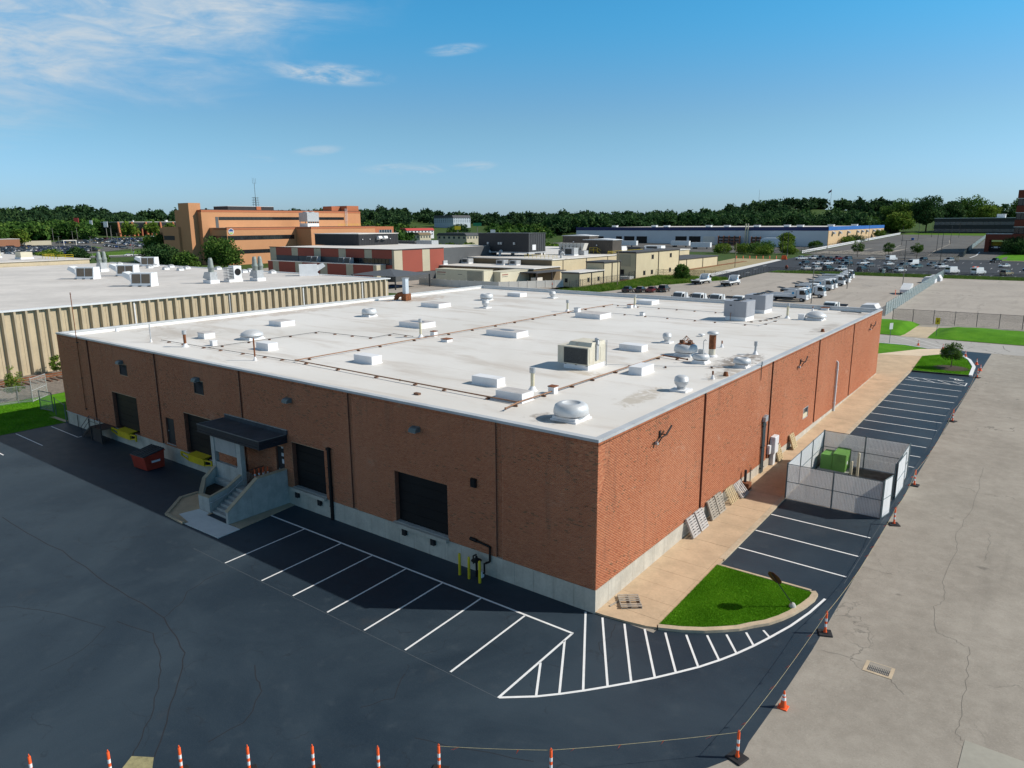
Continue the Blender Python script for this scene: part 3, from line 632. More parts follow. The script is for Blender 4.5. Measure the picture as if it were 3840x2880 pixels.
def kerb_run(path, w, h, mat, name, parent=None, mitre=True):
    L, R = strip_pts(path, w)
    K = thing_kerb if False else parent
    for i in range(len(path)-1):
        pts = [R[i], R[i+1], L[i+1], L[i]]
        slabpiece(name, pts, 0.0, h, mat, K)
KR = bpy.data.objects['lawn']
kp = [(3.06,0.62),(4.0,1.05),(4.9,1.6),(5.55,2.15),(6.12,2.68),(6.55,3.3),(7.05,3.92),(7.45,4.7),(7.72,5.4),(8.0,6.4),(8.17,7.3),(8.16,7.85),(8.0,8.05)]
kerb_run(kp, 0.30, 0.15, M['kerb'], 'kerb_stone', KR)
kerb_run([(2.98,8.06),(4.6,8.09),(6.3,8.1),(7.9,8.11)], 0.15, 0.14, M['kerb'], 'kerb_stone', KR)
ISL2 = [(3.12,66.9),(2.62,77.6),(4.4,80.35),(6.55,80.5),(7.6,77.5),(8.45,72.9),(8.72,67.5)]
lawn('lawn', ISL2, 0.14)
K2 = bpy.data.objects['lawn.001']
kerb_run([(4.4,80.5),(6.75,80.75),(7.8,77.9),(8.7,73.2),(8.92,67.4)], 0.34, 0.17, M['white'], 'painted_kerb', K2)
kerb_run([(3.1,66.82),(5.9,67.05),(8.8,67.3)], 0.16, 0.15, M['crack'], 'kerb_stone', K2)
lawn('lawn', [(-40,86.0),(-0.8,86.1),(2.0,84.7),(1.4,83.75),(-2.7,76.45),(-40,75.0)], 0.08)
kerb_run([(-8.0,86.15),(-0.8,86.25),(2.1,84.85),(3.7,85.7)], 0.2, 0.13, M['white'], 'painted_kerb', bpy.data.objects['lawn.002'])
mb = MB(); mb.lathe((6.6,70.7,G(6.6,70.7)+0.125), [(2.0,0),(1.7,0.04),(0.6,0.09),(0.0,0.1)], 24); o = mb.build('mulch_bed', M['mulch'], K2)
# grassed bank beyond the cross road, cut by a path
def bank(name, x0, x1, y0, y1, h, mat, nx=30, ny=8, left=True, right=True):
    vs, fs = [], []
    for j in range(ny+1):
        for i in range(nx+1):
            u, v = i/nx, j/ny; x = x0+(x1-x0)*u; y = y0+(y1-y0)*v
            e = min(1, u*nx/4 if left else 1, (1-u)*nx/4 if right else 1)
            vs.append((x, y, G(x,y)+0.004+h*math.sin(PI*min(v*0.85+0.02,1))*_ss(e)*(1+0.15*math.sin(x*0.7)*math.sin(y*1.1))))
    for j in range(ny):
        for i in range(nx): a = j*(nx+1)+i; fs.append((a,a+1,a+nx+2,a+nx+1))
    mb = MB(); mb.add(vs, fs, True); o = mb.build(name, mat); o['kind'] = 'structure'; return o
sheet('path', [(-3.1,95.3),(1.0,95.1),(0.3,109),(-3.4,108)], PM('worn_path', (0.50,0.40,0.27), 0.9, 0.15, 0.6), 0.012)
bank('grass_bank', -14, -2.7, 95.6, 111.5, 1.0, M['grass'], left=False); bank('grass_bank', 0.5, 60, 95.2, 108.5, 0.85, M['grass'], nx=80, right=False)
# left verge
VG = sheet('verge', [(-78,-40),(-59.4,-40),(-59.4,0.1),(-59.2,30),(-70,30),(-77,8)], M['grass'], 0.03)
sheet('ballast_bed', [(-87.5,-60),(-76.5,-60),(-73.0,4),(-74,20),(-78,120),(-88,190),(-102,190),(-90,110),(-87.5,70)], M['ballast'], 0.05)
sheet('kerb_strip', [(-62.8,-0.25),(-59.5,-0.12),(-59.5,0.25),(-62.6,0.2)], M['walk'], 0.05)
# ------------------------------------------------------------------ the brick warehouse
BL, BW, BH, ZB, ZR = 58.93, 63.02, 8.85, 1.231, 8.40
WH = thing('brick_warehouse', 'long low red brick warehouse with white flat roof and concrete base', 'building', (0,0,0))
SLOT_L = [(5.70,6.12),(17.18,17.60),(28.78,29.14),(40.50,40.92),(52.36,52.78)]
SLOT_R = [(12.25,12.65),(24.68,25.08),(37.12,37.52),(49.66,50.06)]
OPEN_L = [(9.56,13.72,ZB,4.53),(20.15,23.50,ZB,4.51),(24.45,25.36,ZB,3.95),(32.9,37.13,ZB,4.43),(38.78,40.06,1.45,3.6),(44.58,48.96,ZB,4.50),(33.86,35.12,6.27,7.26),(45.64,46.90,6.27,7.21)]
OPEN_R = [(33.86,35.32,2.30,3.25)]
ZTOP = BH-0.13
def brick_wall(length, slots, opens, side):
    """every brick of one facade: returns arrays of a0,a1,z0,z1,depth,kind"""
    out = []; ch = (ZTOP-0.206-ZB)/108.0; BRK = length/round(length/0.2032)
    def row(z0, z1, mod, off, j):
        segs = [(0.0, length)]
        for (o0,o1,p0,p1) in opens:
            if z0 < p1-0.01 and z1 > p0+0.01:
                segs = [s for a,b in segs for s in ((a,min(b,o0)),(max(a,o1),b)) if s[1]-s[0] > 0.02]
        cuts = []
        for a, b in segs:
            pts = sorted([a,b]+[c for s in slots for c in s if a < c < b]); cuts += list(zip(pts, pts[1:]))
        for a, b in cuts:
            dep = 0.11 if any(s[0]-1e-4 <= a and b <= s[1]+1e-4 for s in slots) else 0.0
            k = math.floor((a-off)/mod)
            while True:
                c0 = off+k*mod; c1 = c0+mod; k += 1
                if c0 >= b-0.012: break
                x0, x1 = max(c0, a), min(c1, b)
                if x1-x0 < 0.03: continue
                out.append((x0+0.005, x1-0.005, z0+0.005, z1-0.005, dep, j))
    for j in range(108): row(ZB+j*ch, ZB+(j+1)*ch, BRK, 0.0 if j % 2 else BRK/2, 0)
    row(ZTOP-0.206, ZTOP, BRK/3, 0.0, 1)
    return np.array(out)
def to_world(side, a, d, z):
    return np.stack([-a, d, z], -1) if side == 'L' else np.stack([-d, a, z], -1)
def brick_mesh(name, arr, side, mat, parent, seed):
    n = len(arr); rs = np.random.RandomState(seed)
    a0, a1, z0, z1, dep = (arr[:, i] for i in range(5))
    jit = dep + rs.uniform(-0.002, 0.002, n); bk = dep+0.03
    P = [to_world(side, a, d, z) for a, d, z in ((a0,jit,z0),(a1,jit,z0),(a1,jit,z1),(a0,jit,z1),(a0,bk,z0),(a1,bk,z0),(a1,bk,z1),(a0,bk,z1))]
    V = np.stack(P, 1).reshape(-1, 3)
    fc = np.array([(0,3,2,1),(0,1,5,4),(3,7,6,2),(0,4,7,3),(1,2,6,5)])
    if side == 'L': fc = fc[:, ::1]
    else: fc = fc[:, ::-1]
    Fs = (fc[None]+(np.arange(n)*8)[:, None, None]).reshape(-1, 4)
    me = bpy.data.meshes.new(name); me.vertices.add(len(V)); me.vertices.foreach_set('co', V.ravel().astype(np.float32))
    me.loops.add(Fs.size); me.loops.foreach_set('vertex_index', Fs.ravel().astype(np.int32))
    me.polygons.add(len(Fs)); me.polygons.foreach_set('loop_start', np.arange(0, Fs.size, 4).astype(np.int32))
    me.polygons.foreach_set('loop_total', np.full(len(Fs), 4, np.int32)); me.update(calc_edges=True)
    # colour: mostly even firing, a few dark headers in drifts
    cen = (a0+a1)/2; zc = (z0+z1)/2
    sh = np.clip(rs.normal(0.50, 0.15, n), 0.11, 1.0)
    drift = np.zeros(n)
    for _ in range(90):
        ca, cz, ra, rz = rs.uniform(0, 63), rs.uniform(1.3, 8.6), rs.uniform(0.6, 2.4), rs.uniform(0.15, 0.6)
        drift += np.exp(-((cen-ca)/ra)**2-((zc-cz)/rz)**2)
    dk = rs.uniform(0, 1, n) < 0.006+0.09*np.clip(drift, 0, 1)
    sh[dk] = rs.uniform(0, 0.08, dk.sum())
    at = me.attributes.new('shade', 'FLOAT', 'FACE'); at.data.foreach_set('value', np.repeat(sh, 5).astype(np.float32))
    me.materials.append(mat)
    o = bpy.data.objects.new(name, me); COL.objects.link(o); o.parent = parent; o['kind'] = 'stuff'
    return o
def backing(side, length, slots, opens, parent):
    """mortar sheet behind the bricks with the slot recesses and opening reveals"""
    xs = sorted({0.0, length}|{v for s in slots for v in s}|{v for o in opens for v in o[:2]}); zs = sorted({ZB-0.02, ZTOP+0.05}|{v for o in opens for v in o[2:]})
    mb = MB()
    def P(a, d, z): return tuple(to_world(side, np.float64(a), np.float64(d), np.float64(z)))
    def q(*c): mb.quad(*(c if side == 'L' else c[::-1]))
    for x0, x1 in zip(xs, xs[1:]):
        dep = 0.118 if any(s[0] <= x0 and x1 <= s[1] for s in slots) else 0.008
        for z0, z1 in zip(zs, zs[1:]):
            if any(o[0] <= x0 and x1 <= o[1] and o[2] <= z0+1e-6 and z1 <= o[3]+1e-6 for o in opens): continue
            q(P(x1,dep,z0),P(x0,dep,z0),P(x0,dep,z1),P(x1,dep,z1))
    mb.cur = 1
    for s in slots:
        z0, z1 = ZB, ZTOP
        q(P(s[0],0.118,z0),P(s[0],0.008,z0),P(s[0],0.008,z1),P(s[0],0.118,z1)); q(P(s[1],0.008,z0),P(s[1],0.118,z0),P(s[1],0.118,z1),P(s[1],0.008,z1))
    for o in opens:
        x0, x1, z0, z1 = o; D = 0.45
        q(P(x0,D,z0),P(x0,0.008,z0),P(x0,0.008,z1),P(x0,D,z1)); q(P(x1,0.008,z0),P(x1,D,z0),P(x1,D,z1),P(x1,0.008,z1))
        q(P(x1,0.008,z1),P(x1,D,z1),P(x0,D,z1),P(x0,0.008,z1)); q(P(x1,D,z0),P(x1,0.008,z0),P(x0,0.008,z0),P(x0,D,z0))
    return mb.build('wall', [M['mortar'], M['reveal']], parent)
def facade(side, length, slots, opens, seed):
    arr = brick_wall(length, slots, opens, side); wall = backing(side, length, slots, opens, WH)
    cen = to_world(side, (arr[:,0]+arr[:,1])/2, arr[:,4], (arr[:,2]+arr[:,3])/2)
    d = np.linalg.norm(cen-np.array([CAMX,CAMY,CAMZ]), axis=1)
    full = ((arr[:,1]-arr[:,0]) > 0.19) & (arr[:,5] == 0) & (arr[:,4] == 0)
    order = np.argsort(np.where(full, d, 1e9))[:150]
    keep = np.ones(len(arr), bool); keep[order] = False
    brick_mesh('brickwork', arr[keep], side, M['brick'], wall, seed)
    w = arr[order[0],1]-arr[order[0],0]; h = arr[order[0],3]-arr[order[0],2]
    mb = MB()
    if side == 'L': mb.box(-w/2,w/2,0,0.03,-h/2,h/2)
    else: mb.box(-0.03,0,-w/2,w/2,-h/2,h/2)
    b0 = mb.build('brick', M['brick1'], wall)
    for i, k in enumerate(order):
        b = b0 if i == 0 else b0.copy()
        if i: COL.objects.link(b)
        b.location = tuple(cen[k])
facade('L', BL, SLOT_L, OPEN_L, 3); facade('R', BW, SLOT_R, OPEN_R, 4)
# rear walls (seen only from the yard) and the solid core
mb = MB(); mb.quad((-BL,BW,0),(-BL,0,0),(-BL,0,ZTOP+0.05),(-BL,BW,ZTOP+0.05)); mb.quad((0,BW,0),(-BL,BW,0),(-BL,BW,ZTOP+0.05),(0,BW,ZTOP+0.05)); mb.build('rear_wall', M['reveal'], WH)
# foundation panels
for i in range(48):
    a0, a1 = i*BL/48, (i+1)*BL/48-0.012
    mb = MB(); mb.box(-a1,-a0 if i else 0.022,-0.022,0.1,-0.1,ZB-0.004+(0.0 if i % 3 else 0.003)); mb.build('foundation_panel', M['concrete'], WH)
for i in range(50):
    a0, a1 = i*BW/50, (i+1)*BW/50-0.012; z1 = ZB-0.004
    mb = MB(); mb.box(-0.1,0.022,max(a0,0.1),a1,G(0,a0)-0.15,max(z1, G(0,a1)+0.16)); mb.build('foundation_panel', M['concrete'], WH)
# coping in lengths, parapet, membrane
def coping(axis, fixed, a0, a1, inward):
    n = max(1, round((a1-a0)/3.05))
    for i in range(n):
        p0, p1 = a0+(a1-a0)*i/n, a0+(a1-a0)*(i+1)/n-0.006
        lo, hi = (-0.04, 0.34); w0, w1 = (fixed+lo*inward, fixed+hi*inward); w0, w1 = min(w0,w1), max(w0,w1)
        mb = MB()
        zt = BH+rnd.uniform(-0.002,0.002)
        if axis == 'x': mb.cbox(p0,p1,w0,w1,BH-0.14,zt,0.004) if False else mb.box(p0,p1,w0,w1,BH-0.14,zt)
        else: mb.box(w0,w1,p0,p1,BH-0.14,zt)
        mb.build('coping', M['coping'], WH)
coping('x', 0.0, -BL-0.04, 0.04, 1); coping('x', BW, -BL-0.04, 0.04, -1)
coping('y', 0.0, 0.345, BW-0.345, -1); coping('y', -BL, 0.345, BW-0.345, 1)
mb = MB(); i0, i1, j0, j1 = -BL+0.28, -0.28, 0.28, BW-0.28
for a, b in (((i0,j0),(i1,j0)),((i1,j0),(i1,j1)),((i1,j1),(i0,j1)),((i0,j1),(i0,j0))): mb.quad((b[0],b[1],ZR-0.02),(a[0],a[1],ZR-0.02),(a[0],a[1],BH-0.13),(b[0],b[1],BH-0.13))
mb.build('parapet', M['parapet'], WH)
mb = MB(); mb.quad((i0,j0,ZR),(i1,j0,ZR),(i1,j1,ZR),(i0,j1,ZR)); mb.build('roof', M['roof'], WH)
# doors, louvres, window
def dock_door(x0, x1, z0, z1):
    h = z1-z0; mb = MB(); mb.box(x0,x1,0.32,0.38,z0,z1); d = mb.build('dock_door', M['black'], WH)  # black leaf colour stands in for the shadow of the dock interior
    for k in range(5):
        mb = MB(); mb.box(x0+0.05,x1-0.05,0.296,0.319,z0+k*h/5+0.03,z0+(k+1)*h/5-0.03); mb.build('door_section', M['black'], d)
for a in ((-13.72,-9.56,1.40,4.53),(-23.50,-20.15,1.38,4.51),(-37.13,-32.9,1.36,4.43),(-48.96,-44.58,1.40,4.50)): dock_door(*a)
def hinged(x0, x1, z0, z1, y=0.14):
    d = MB(); d.box(x0,x1,y,y+0.05,z0,z1); o = d.build('door', M['dark'], WH)
    mb = MB(); mb.box(x0+0.08,x0+0.16,y-0.06,y,z0+0.98,z0+1.06); mb.build('handle', M['galv'], o)
    return o
hinged(-40.05,-38.79,1.45,3.6); ed = hinged(-25.35,-24.46,ZB,3.95)
for z, w, h in ((3.78,0.22,0.12),(3.22,0.24,0.24),(2.70,0.22,0.32)):
    mb = MB(); mb.box(-24.78-w/2,-24.78+w/2,0.125,0.138,z,z+h); mb.build('notice', M['label'], ed)
mb = MB(); mb.box(-40.1,-38.74,-0.06,0.13,1.40,1.449); mb.build('door_sill', M['conc2'], WH)
def louvre(x0, x1, z0, z1):
    mb = MB(); t = 0.06
    for a in ((x0,x1,z1-t,z1),(x0,x1,z0,z0+t),(x0,x0+t,z0+t,z1-t),(x1-t,x1,z0+t,z1-t)): mb.box(a[0],a[1],-0.03,0.1,a[2],a[3])
    f = mb.build('louvre', M['dark'], WH)
    mb = MB(); mb.box(x0+t,x1-t,0.09,0.11,z0+t,z1-t); mb.build('backing', M['black'], f)
    n = 11
    for k in range(n):
        z = z0+t+(z1-z0-2*t)*(k+0.5)/n; mb = MB(); mb.obox(((x0+x1)/2,0.03,z), (x1-x0-2*t,0.09,0.012), Matrix.Rotation(0.7,3,'X')); mb.build('louvre_blade', M['dark'], f)
louvre(-46.90,-45.64,6.27,7.21); louvre(-35.12,-33.86,6.27,7.26)
mb = MB(); mb.box(-0.14,-0.11,33.9,35.28,2.34,3.21); w = mb.build('window', M['glassb'], WH)
mb = MB()
for a in ((33.86,33.92,2.30,3.25),(35.26,35.32,2.30,3.25),(33.92,35.26,2.30,2.36),(33.92,35.26,3.19,3.25)): mb.box(-0.12,0.0,a[0],a[1],a[2],a[3])
mb.build('frame', M['galv'], w)
mb = MB(); mb.box(-0.1,-0.03,34.0,35.2,2.37,2.7); mb.build('air_filter', M['cream'], w)
# dock sills and bumpers
for k, (x0, x1) in enumerate(((-13.85,-9.5),(-23.55,-20.1))):
    mb = MB(); mb.box(x0,x1,-0.26,-0.03,1.14,1.36); mb.build('dock_sill', M['concrete'], WH)
    mb = MB(); mb.box(x0,x1,-0.03,0.29,1.2,1.385); mb.build('dock_floor', M['conc2'], WH)
    for xb in ((-12.95,-10.65) if k == 0 else (-23.1,-20.75)):
        mb = MB(); mb.cbox(xb-0.15,xb+0.15,-0.22,-0.025,0.72,1.13,0.02); mb.build('dock_bumper', M['rubber'], WH)
def leveler(x0, where):
    t = thing('dock_leveler', 'yellow steel dock leveler with side arms %s' % where, 'dock leveler', (x0,0,0), group='yellow dock levelers')
    mb = MB(); mb.box(1.0,3.2,-0.42,-0.03,0.74,1.30); mb.build('lip_housing', M['yellow'], t)
    mb = MB(); mb.extr([(-0.50,1.30),(-0.50,1.34),(0.28,1.40),(0.28,1.36)], 'x', 1.0, 3.2); mb.build('deck_plate', M['yellow'], t)
    for s, xa, xb in ((0,0.0,0.95),(1,3.25,4.3)):
        mb = MB(); xo = xa if s == 0 else xb
        mb.beam((xo,-0.40,1.32),(xb if s == 0 else xa,-0.36,1.22),0.10); mb.beam((xo,-0.40,1.05),(xb if s == 0 else xa,-0.36,0.80),0.09); mb.beam((xo,-0.40,0.80 if s else 1.0),(xo,-0.40,1.36),0.12)
        mb.build('side_arm', M['yellow'], t)
    mb = MB(); mb.box(0.84,0.99,-0.36,-0.03,0.70,1.26); mb.build('bumper', M['rubber'], t)
    mb = MB(); mb.box(3.21,3.36,-0.30,-0.03,0.78,1.26); mb.build('bumper', M['rubber'], t)
    return t
leveler(-48.9, 'under the dock door by the black steps'); leveler(-37.3, 'under the dock door beside the red dumpster')
# steel steps to the far dock door
t = thing('steel_steps', 'black steel steps with pipe railing at the far dock door', 'steps', (-52.9,-1.35,0))
mb = MB(); mb.box(1.9,4.0,0.0,1.28,1.26,1.32); mb.build('platform', M['dark'], t)
mb = MB()
for x in (1.95,3.9): mb.beam((x,0.06,0),(x,0.06,1.27),0.08)
mb.box(2.1,3.85,0.1,0.13,0.02,1.25); mb.build('support', M['dark'], t)
for k in range(6): mb = MB(); mb.box(0.1+0.3*k,0.42+0.3*k,0.05,1.25,0.17+0.18*k,0.20+0.18*k); mb.build('tread', M['dark'], t)
mb = MB(); mb.beam((0.0,0.04,0.0),(1.95,0.04,1.25),0.05,0.2); mb.beam((0.0,1.26,0.0),(1.95,1.26,1.25),0.05,0.2); mb.build('stringer', M['dark'], t)
mb = MB(); mb.tube([(0.05,0.03,0.0),(0.05,0.03,0.95),(1.9,0.03,2.25),(4.0,0.03,2.25)],0.025); mb.tube([(0.05,0.03,0.5),(1.9,0.03,1.8),(4.0,0.03,1.8)],0.02)
for x, z in ((1.9,1.3),(3.0,1.3),(4.0,1.3)): mb.tube([(x,0.03,z),(x,0.03,2.25)],0.025)
mb.build('railing', M['dark'], t)
t = thing('pipe_rail', 'grey pipe rail along the foundation near the far corner', 'rail', (-58.8,-0.12,0))
mb = MB(); mb.tube([(0,0,1.28),(7.0,0,1.28)],0.035,8); mb.build('top_rail', M['galv'], t)
for x in (0.05,2.3,4.6,6.9): mb = MB(); mb.tube([(x,0,-0.02),(x,0,1.26)],0.03); mb.build('post', M['dark'], t)
# lamps on the dock wall
lm = None
for x, wh in ((-46.44,'over the far louvre'),(-34.54,'over the louvre near the porch canopy'),(-23.42,'high above the entrance canopy end'),(-11.75,'high above the nearest dock door')):
    lab = 'small grey hooded wall lamp %s' % wh
    if lm is None:
        lm = thing('wall_lamp', lab, 'wall lamp', (x,0,7.40), group='hooded lamps on the dock wall')
        mb = MB(); prof = [(-0.0,-0.16)]+[(-0.42*math.sin(a), 0.16*math.cos(a)-0.02) for a in [PI*k/12 for k in range(0,7)]][::-1]
        mb.extr([(0.0,-0.14),(-0.42,-0.14),(-0.40,0.0),(-0.30,0.10),(-0.15,0.15),(0.0,0.16)], 'x', -0.28, 0.28); mb.build('hood', M['galvpost'], lm)
        mb = MB(); mb.box(-0.2,0.2,-0.36,-0.05,-0.17,-0.142); mb.build('lens', M['lampg'], lm)
    else:
        c = copy_tree(lm); c.location = (x,0,7.40); c['label'] = lab
mb = MB(); mb.box(-0.17,0.17,-0.16,-0.002,-0.24,0.24); mb.box(-0.14,0.14,-0.175,-0.161,-0.2,0.2); mb.single('wall_light', M['black'], 'square black wall light beside the nearest dock door', 'wall light', (-7.57,0,5.13))
# bent arm floodlights on the sunny wall
fl = None
for y, wh in ((6.41,'nearest the front corner'),(31.79,'above the small window bay'),(57.45,'nearest the far corner')):
    lab = 'dark bent arm light on the sunny brick wall %s' % wh
    if fl is None:
        fl = thing('wall_floodlight', lab, 'wall light', (0,y,7.6), group='bent arm lights on the sunny wall')
        mb = MB(); mb.box(0.002,0.06,-0.09,0.09,-0.2,0.2); mb.build('back_plate', M['trim'], fl)
        mb = MB(); mb.beam((0.05,0,0.02),(0.42,-0.05,0.06),0.05); mb.beam((0.42,-0.05,0.06),(0.40,-0.55,0.02),0.06); mb.beam((0.40,-0.55,0.02),(0.34,-0.78,-0.22),0.05); mb.beam((0.42,-0.05,0.06),(0.34,0.75,0.36),0.07,0.10); mb.build('arm', M['trim'], fl)
        mb = MB(); mb.box(0.05,0.2,-0.62,-0.46,-0.42,-0.28); mb.build('sensor', M['galv'], fl)
    else: c = copy_tree(fl); c.location = (0,y,7.6); c['label'] = lab
# pipes on the walls
def pipe_thing(name, label, cat, parts, base):
    t = thing(name, label, cat, base)
    for n, path, r, m in parts: mb = MB(); mb.tube(path, r, 10); mb.build(n, m, t)
    return t
t = pipe_thing('downpipe', 'black square downpipe right of the entrance steps', 'downpipe', [], (-19.55,-0.02,0))
mb = MB(); mb.box(-0.09,0.09,-0.16,0.0,0.0,4.7); mb.build('pipe', M['black'], t); mb = MB(); mb.box(-0.14,0.14,-0.2,0.0,4.7,4.86); mb.build('hopper', M['black'], t)
for z in (0.9,2.2,3.5): mb = MB(); mb.box(-0.13,0.13,-0.175,-0.004,z,z+0.06); mb.build('bracket', M['black'], t)
t = pipe_thing('downpipe', 'white round downpipe on the sunny brick wall', 'downpipe', [('pipe',[(0.13,0,G(0,43.8)-0.85),(0.13,0,4.78)],0.09,M['whitem']),('elbow',[(0.13,0,4.78),(0.09,0,4.88),(-0.02,0,4.9)],0.09,M['whitem'])], (0,43.8,0.86))
for z in (0.9,2.5,4.1): mb = MB(); mb.box(0.0,0.23,-0.11,0.11,z,z+0.05); mb.build('strap', M['whitem'], t)
t = pipe_thing('antenna_mast', 'thin dark mast rising above the far left roof corner', 'mast', [('pole',[(0,-0.1,2.0),(0,-0.1,12.85)],0.035,M['rust']),('tip',[(-0.16,-0.1,12.7),(0.16,-0.1,12.7)],0.02,M['dark'])], (-54.4,0,0))
for z in (2.1,5.0,8.3): mb = MB(); mb.box(-0.06,0.06,-0.15,-0.0,z,z+0.07); mb.build('clamp', M['dark'], t)
t = pipe_thing('lightning_rod', 'short grey bracket hanging over the sunny roof edge', 'bracket', [('rod',[(0.07,0,-1.1),(0.07,0,0.2)],0.022,M['dark']),('head',[(0.09,0,0.02),(0.09,0,0.26)],0.06,M['galv'])], (0,22.15,8.86))
# electrical service on the sunny wall
t = thing('conduit_riser', 'row of dark conduits with grey head boxes on sunny wall', 'conduits', (0,23.6,0.55))
for k in range(3):
    mb = MB(); mb.tube([(0.10,-0.24+0.2*k,-0.02),(0.10,-0.24+0.2*k,3.95)],0.06,8); mb.build('conduit', M['galvpost'], t)
    mb = MB(); mb.cbox(0.01,0.26,-0.33+0.2*k,-0.15+0.2*k,3.95,4.3+0.04*k,0.02); mb.build('head_box', M['galv'], t)
for z in (0.4,2.0,3.6): mb = MB(); mb.box(0.0,0.175,-0.34,0.26,z,z+0.05); mb.build('strut', M['dark'], t)
t = thing('electrical_cabinet', 'grey electrical cabinet on a sheet metal post by the conduits', 'cabinet', (0,25.75,0.6))
mb = MB(); mb.cbox(0.03,0.40,-0.35,0.55,0.95,2.25,0.015); mb.build('cabinet_body', M['whitem'], t)
mb = MB(); mb.box(0.401,0.415,-0.30,0.50,1.0,2.2); mb.build('cabinet_door', M['whitem'], t)
mb = MB(); mb.box(0.415,0.44,0.36,0.40,1.55,1.65); mb.build('latch', M['dark'], t)
mb = MB(); mb.box(0.03,0.30,-0.2,0.3,-0.02,0.95); mb.build('wireway', M['whitem'], t)
mb = MB(); mb.cbox(0.01,0.22,-0.95,-0.6,1.05,1.7,0.01); mb.build('meter_box', M['whitem'], t)
t = thing('relief_pipe', 'dark standpipe rising from a brown box at the wall foot', 'pipe', (0,19.75,0.42))
mb = MB(); mb.tube([(0.25,0,0.5),(0.25,0,1.45)],0.09,10); mb.build('pipe', M['dark'], t)
mb = MB(); mb.cbox(0.02,0.62,-0.3,0.3,-0.02,0.58,0.02); mb.build('box', M['rust'], t)
t = pipe_thing('hose_bib', 'slim dark rod with a tap on the wall foot', 'tap', [('rod',[(0.05,0,0.0),(0.05,0,1.1)],0.025,M['dark']),('tap',[(0.02,-0.12,0.85),(0.12,0.12,0.85)],0.02,M['dark'])], (0.02,21.35,0.5))
# gas meter set behind the bollards
t = thing('gas_meter', 'black gas regulator and meter pipework behind the yellow bollards', 'gas meter', (-7.1,-0.5,0))
mb = MB(); mb.lathe((0.0,0,0.95), [(0.05,-0.1),(0.22,-0.06),(0.30,0.0),(0.22,0.06),(0.08,0.1),(0.06,0.26),(0.0,0.27)], 14); mb.build('regulator', M['black'], t)
mb = MB(); mb.tube([(0.0,0,0.0),(0.0,0,0.9)],0.06,8); mb.tube([(0,0,0.35),(0.55,0,0.35),(0.55,0,0.95)],0.05,8); mb.tube([(-0.22,0,0.7),(-0.22,0,1.15),(0.0,0,1.3)],0.04,8); mb.build('pipework', M['black'], t)
mb = MB(); mb.cbox(0.2,0.46,-0.14,0.12,0.1,0.42,0.04); mb.build('meter_index', M['whitem'], t)
mb = MB(); mb.tube([(0.55,0.1,0.9),(0.62,0.38,0.9),(0.62,0.40,1.75),(-0.35,0.40,1.85)],0.06,8); mb.tube([(-0.75,0.40,1.88),(-0.3,0.40,1.85)],0.10,8); mb.build('riser', M['black'], t)
# bollards
bo = None
for x, y, wh in ((-7.97,-0.89,'leftmost of three at the gas meter'),(-7.28,-0.92,'middle of three at the gas meter'),(-6.51,-0.95,'rightmost of three at the gas meter')):
    mb = MB(); mb.lathe((0,0,0), [(0.075,0),(0.075,1.2),(0.06,1.25),(0.03,1.28),(0,1.285)], 14); mb.single('bollard', M['yellow'], 'tall yellow bollard, %s' % wh, 'bollard', (x,y,0.0), 'yellow bollards at the gas meter')
# red dumpster
t = thing('dumpster', 'red steel dumpster with dark plastic lids near the dock wall', 'dumpster', (-39.5,-1.95,0.0), math.radians(3))
mb = MB(); W2 = 0.95
mb.extr([(-0.70,0.08),(0.70,0.08),(0.78,1.42),(-0.86,1.12)], 'x', -W2, W2); mb.build('body', M['red'], t)
mb = MB(); mb.beam((-W2-0.03,-0.88,1.13),(W2+0.03,-0.88,1.13),0.08); mb.beam((-W2-0.03,0.80,1.43),(W2+0.03,0.80,1.43),0.08)
for s in (-1,1): mb.beam((s*(W2+0.02),-0.88,1.13),(s*(W2+0.02),0.80,1.43),0.07)
mb.build('rim', M['red'], t)
for s in (-1,1):
    mb = MB(); mb.box(s*(W2+0.002) if s > 0 else -W2-0.17,W2+0.17 if s > 0 else -W2-0.002,-0.45,0.35,0.62,0.88); mb.build('lift_sleeve', M['red'], t)
mb = MB(); mb.box(W2+0.171,W2+0.176,-0.40,0.3,0.68,0.84); mb.build('number_plate', M['label'], t)
for s in (-1,1):
    mb = MB(); a, b = (-0.93,-0.02) if s < 0 else (0.02,0.93)
    mb.extr([(-0.92,1.17),(0.84,1.50),(0.84,1.55),(-0.92,1.215)], 'x', a, b)
    for xx in (a+0.12,(a+b)/2,b-0.12): mb.extr([(-0.9,1.21),(0.82,1.54),(0.82,1.585),(-0.9,1.255)], 'x', xx-0.05, xx+0.05)
    mb.build('lid', M['plastic'], t)
mb = MB(); mb.obox((-0.35,-0.785,0.75),(0.34,0.012,0.5),Matrix.Rotation(-0.03,3,'X')@Matrix.Rotation(math.radians(8.7),3,'X')); st = mb.build('sticker', M['label'], t)
mb = MB(); R8 = Matrix.Rotation(math.radians(7),3,'X')
mb.obox((-0.40,-0.795,0.85),(0.05,0.008,0.16),R8); mb.obox((-0.30,-0.797,0.86),(0.09,0.008,0.07),R8); mb.obox((-0.32,-0.79,0.76),(0.06,0.008,0.1),R8); mb.build('sticker_print', M['labeld'], t)
for s in (-1,1): mb = MB(); mb.box(s*0.7-0.08,s*0.7+0.08,-0.6,0.6,0.0,0.08); mb.build('skid', M['dark'], t)
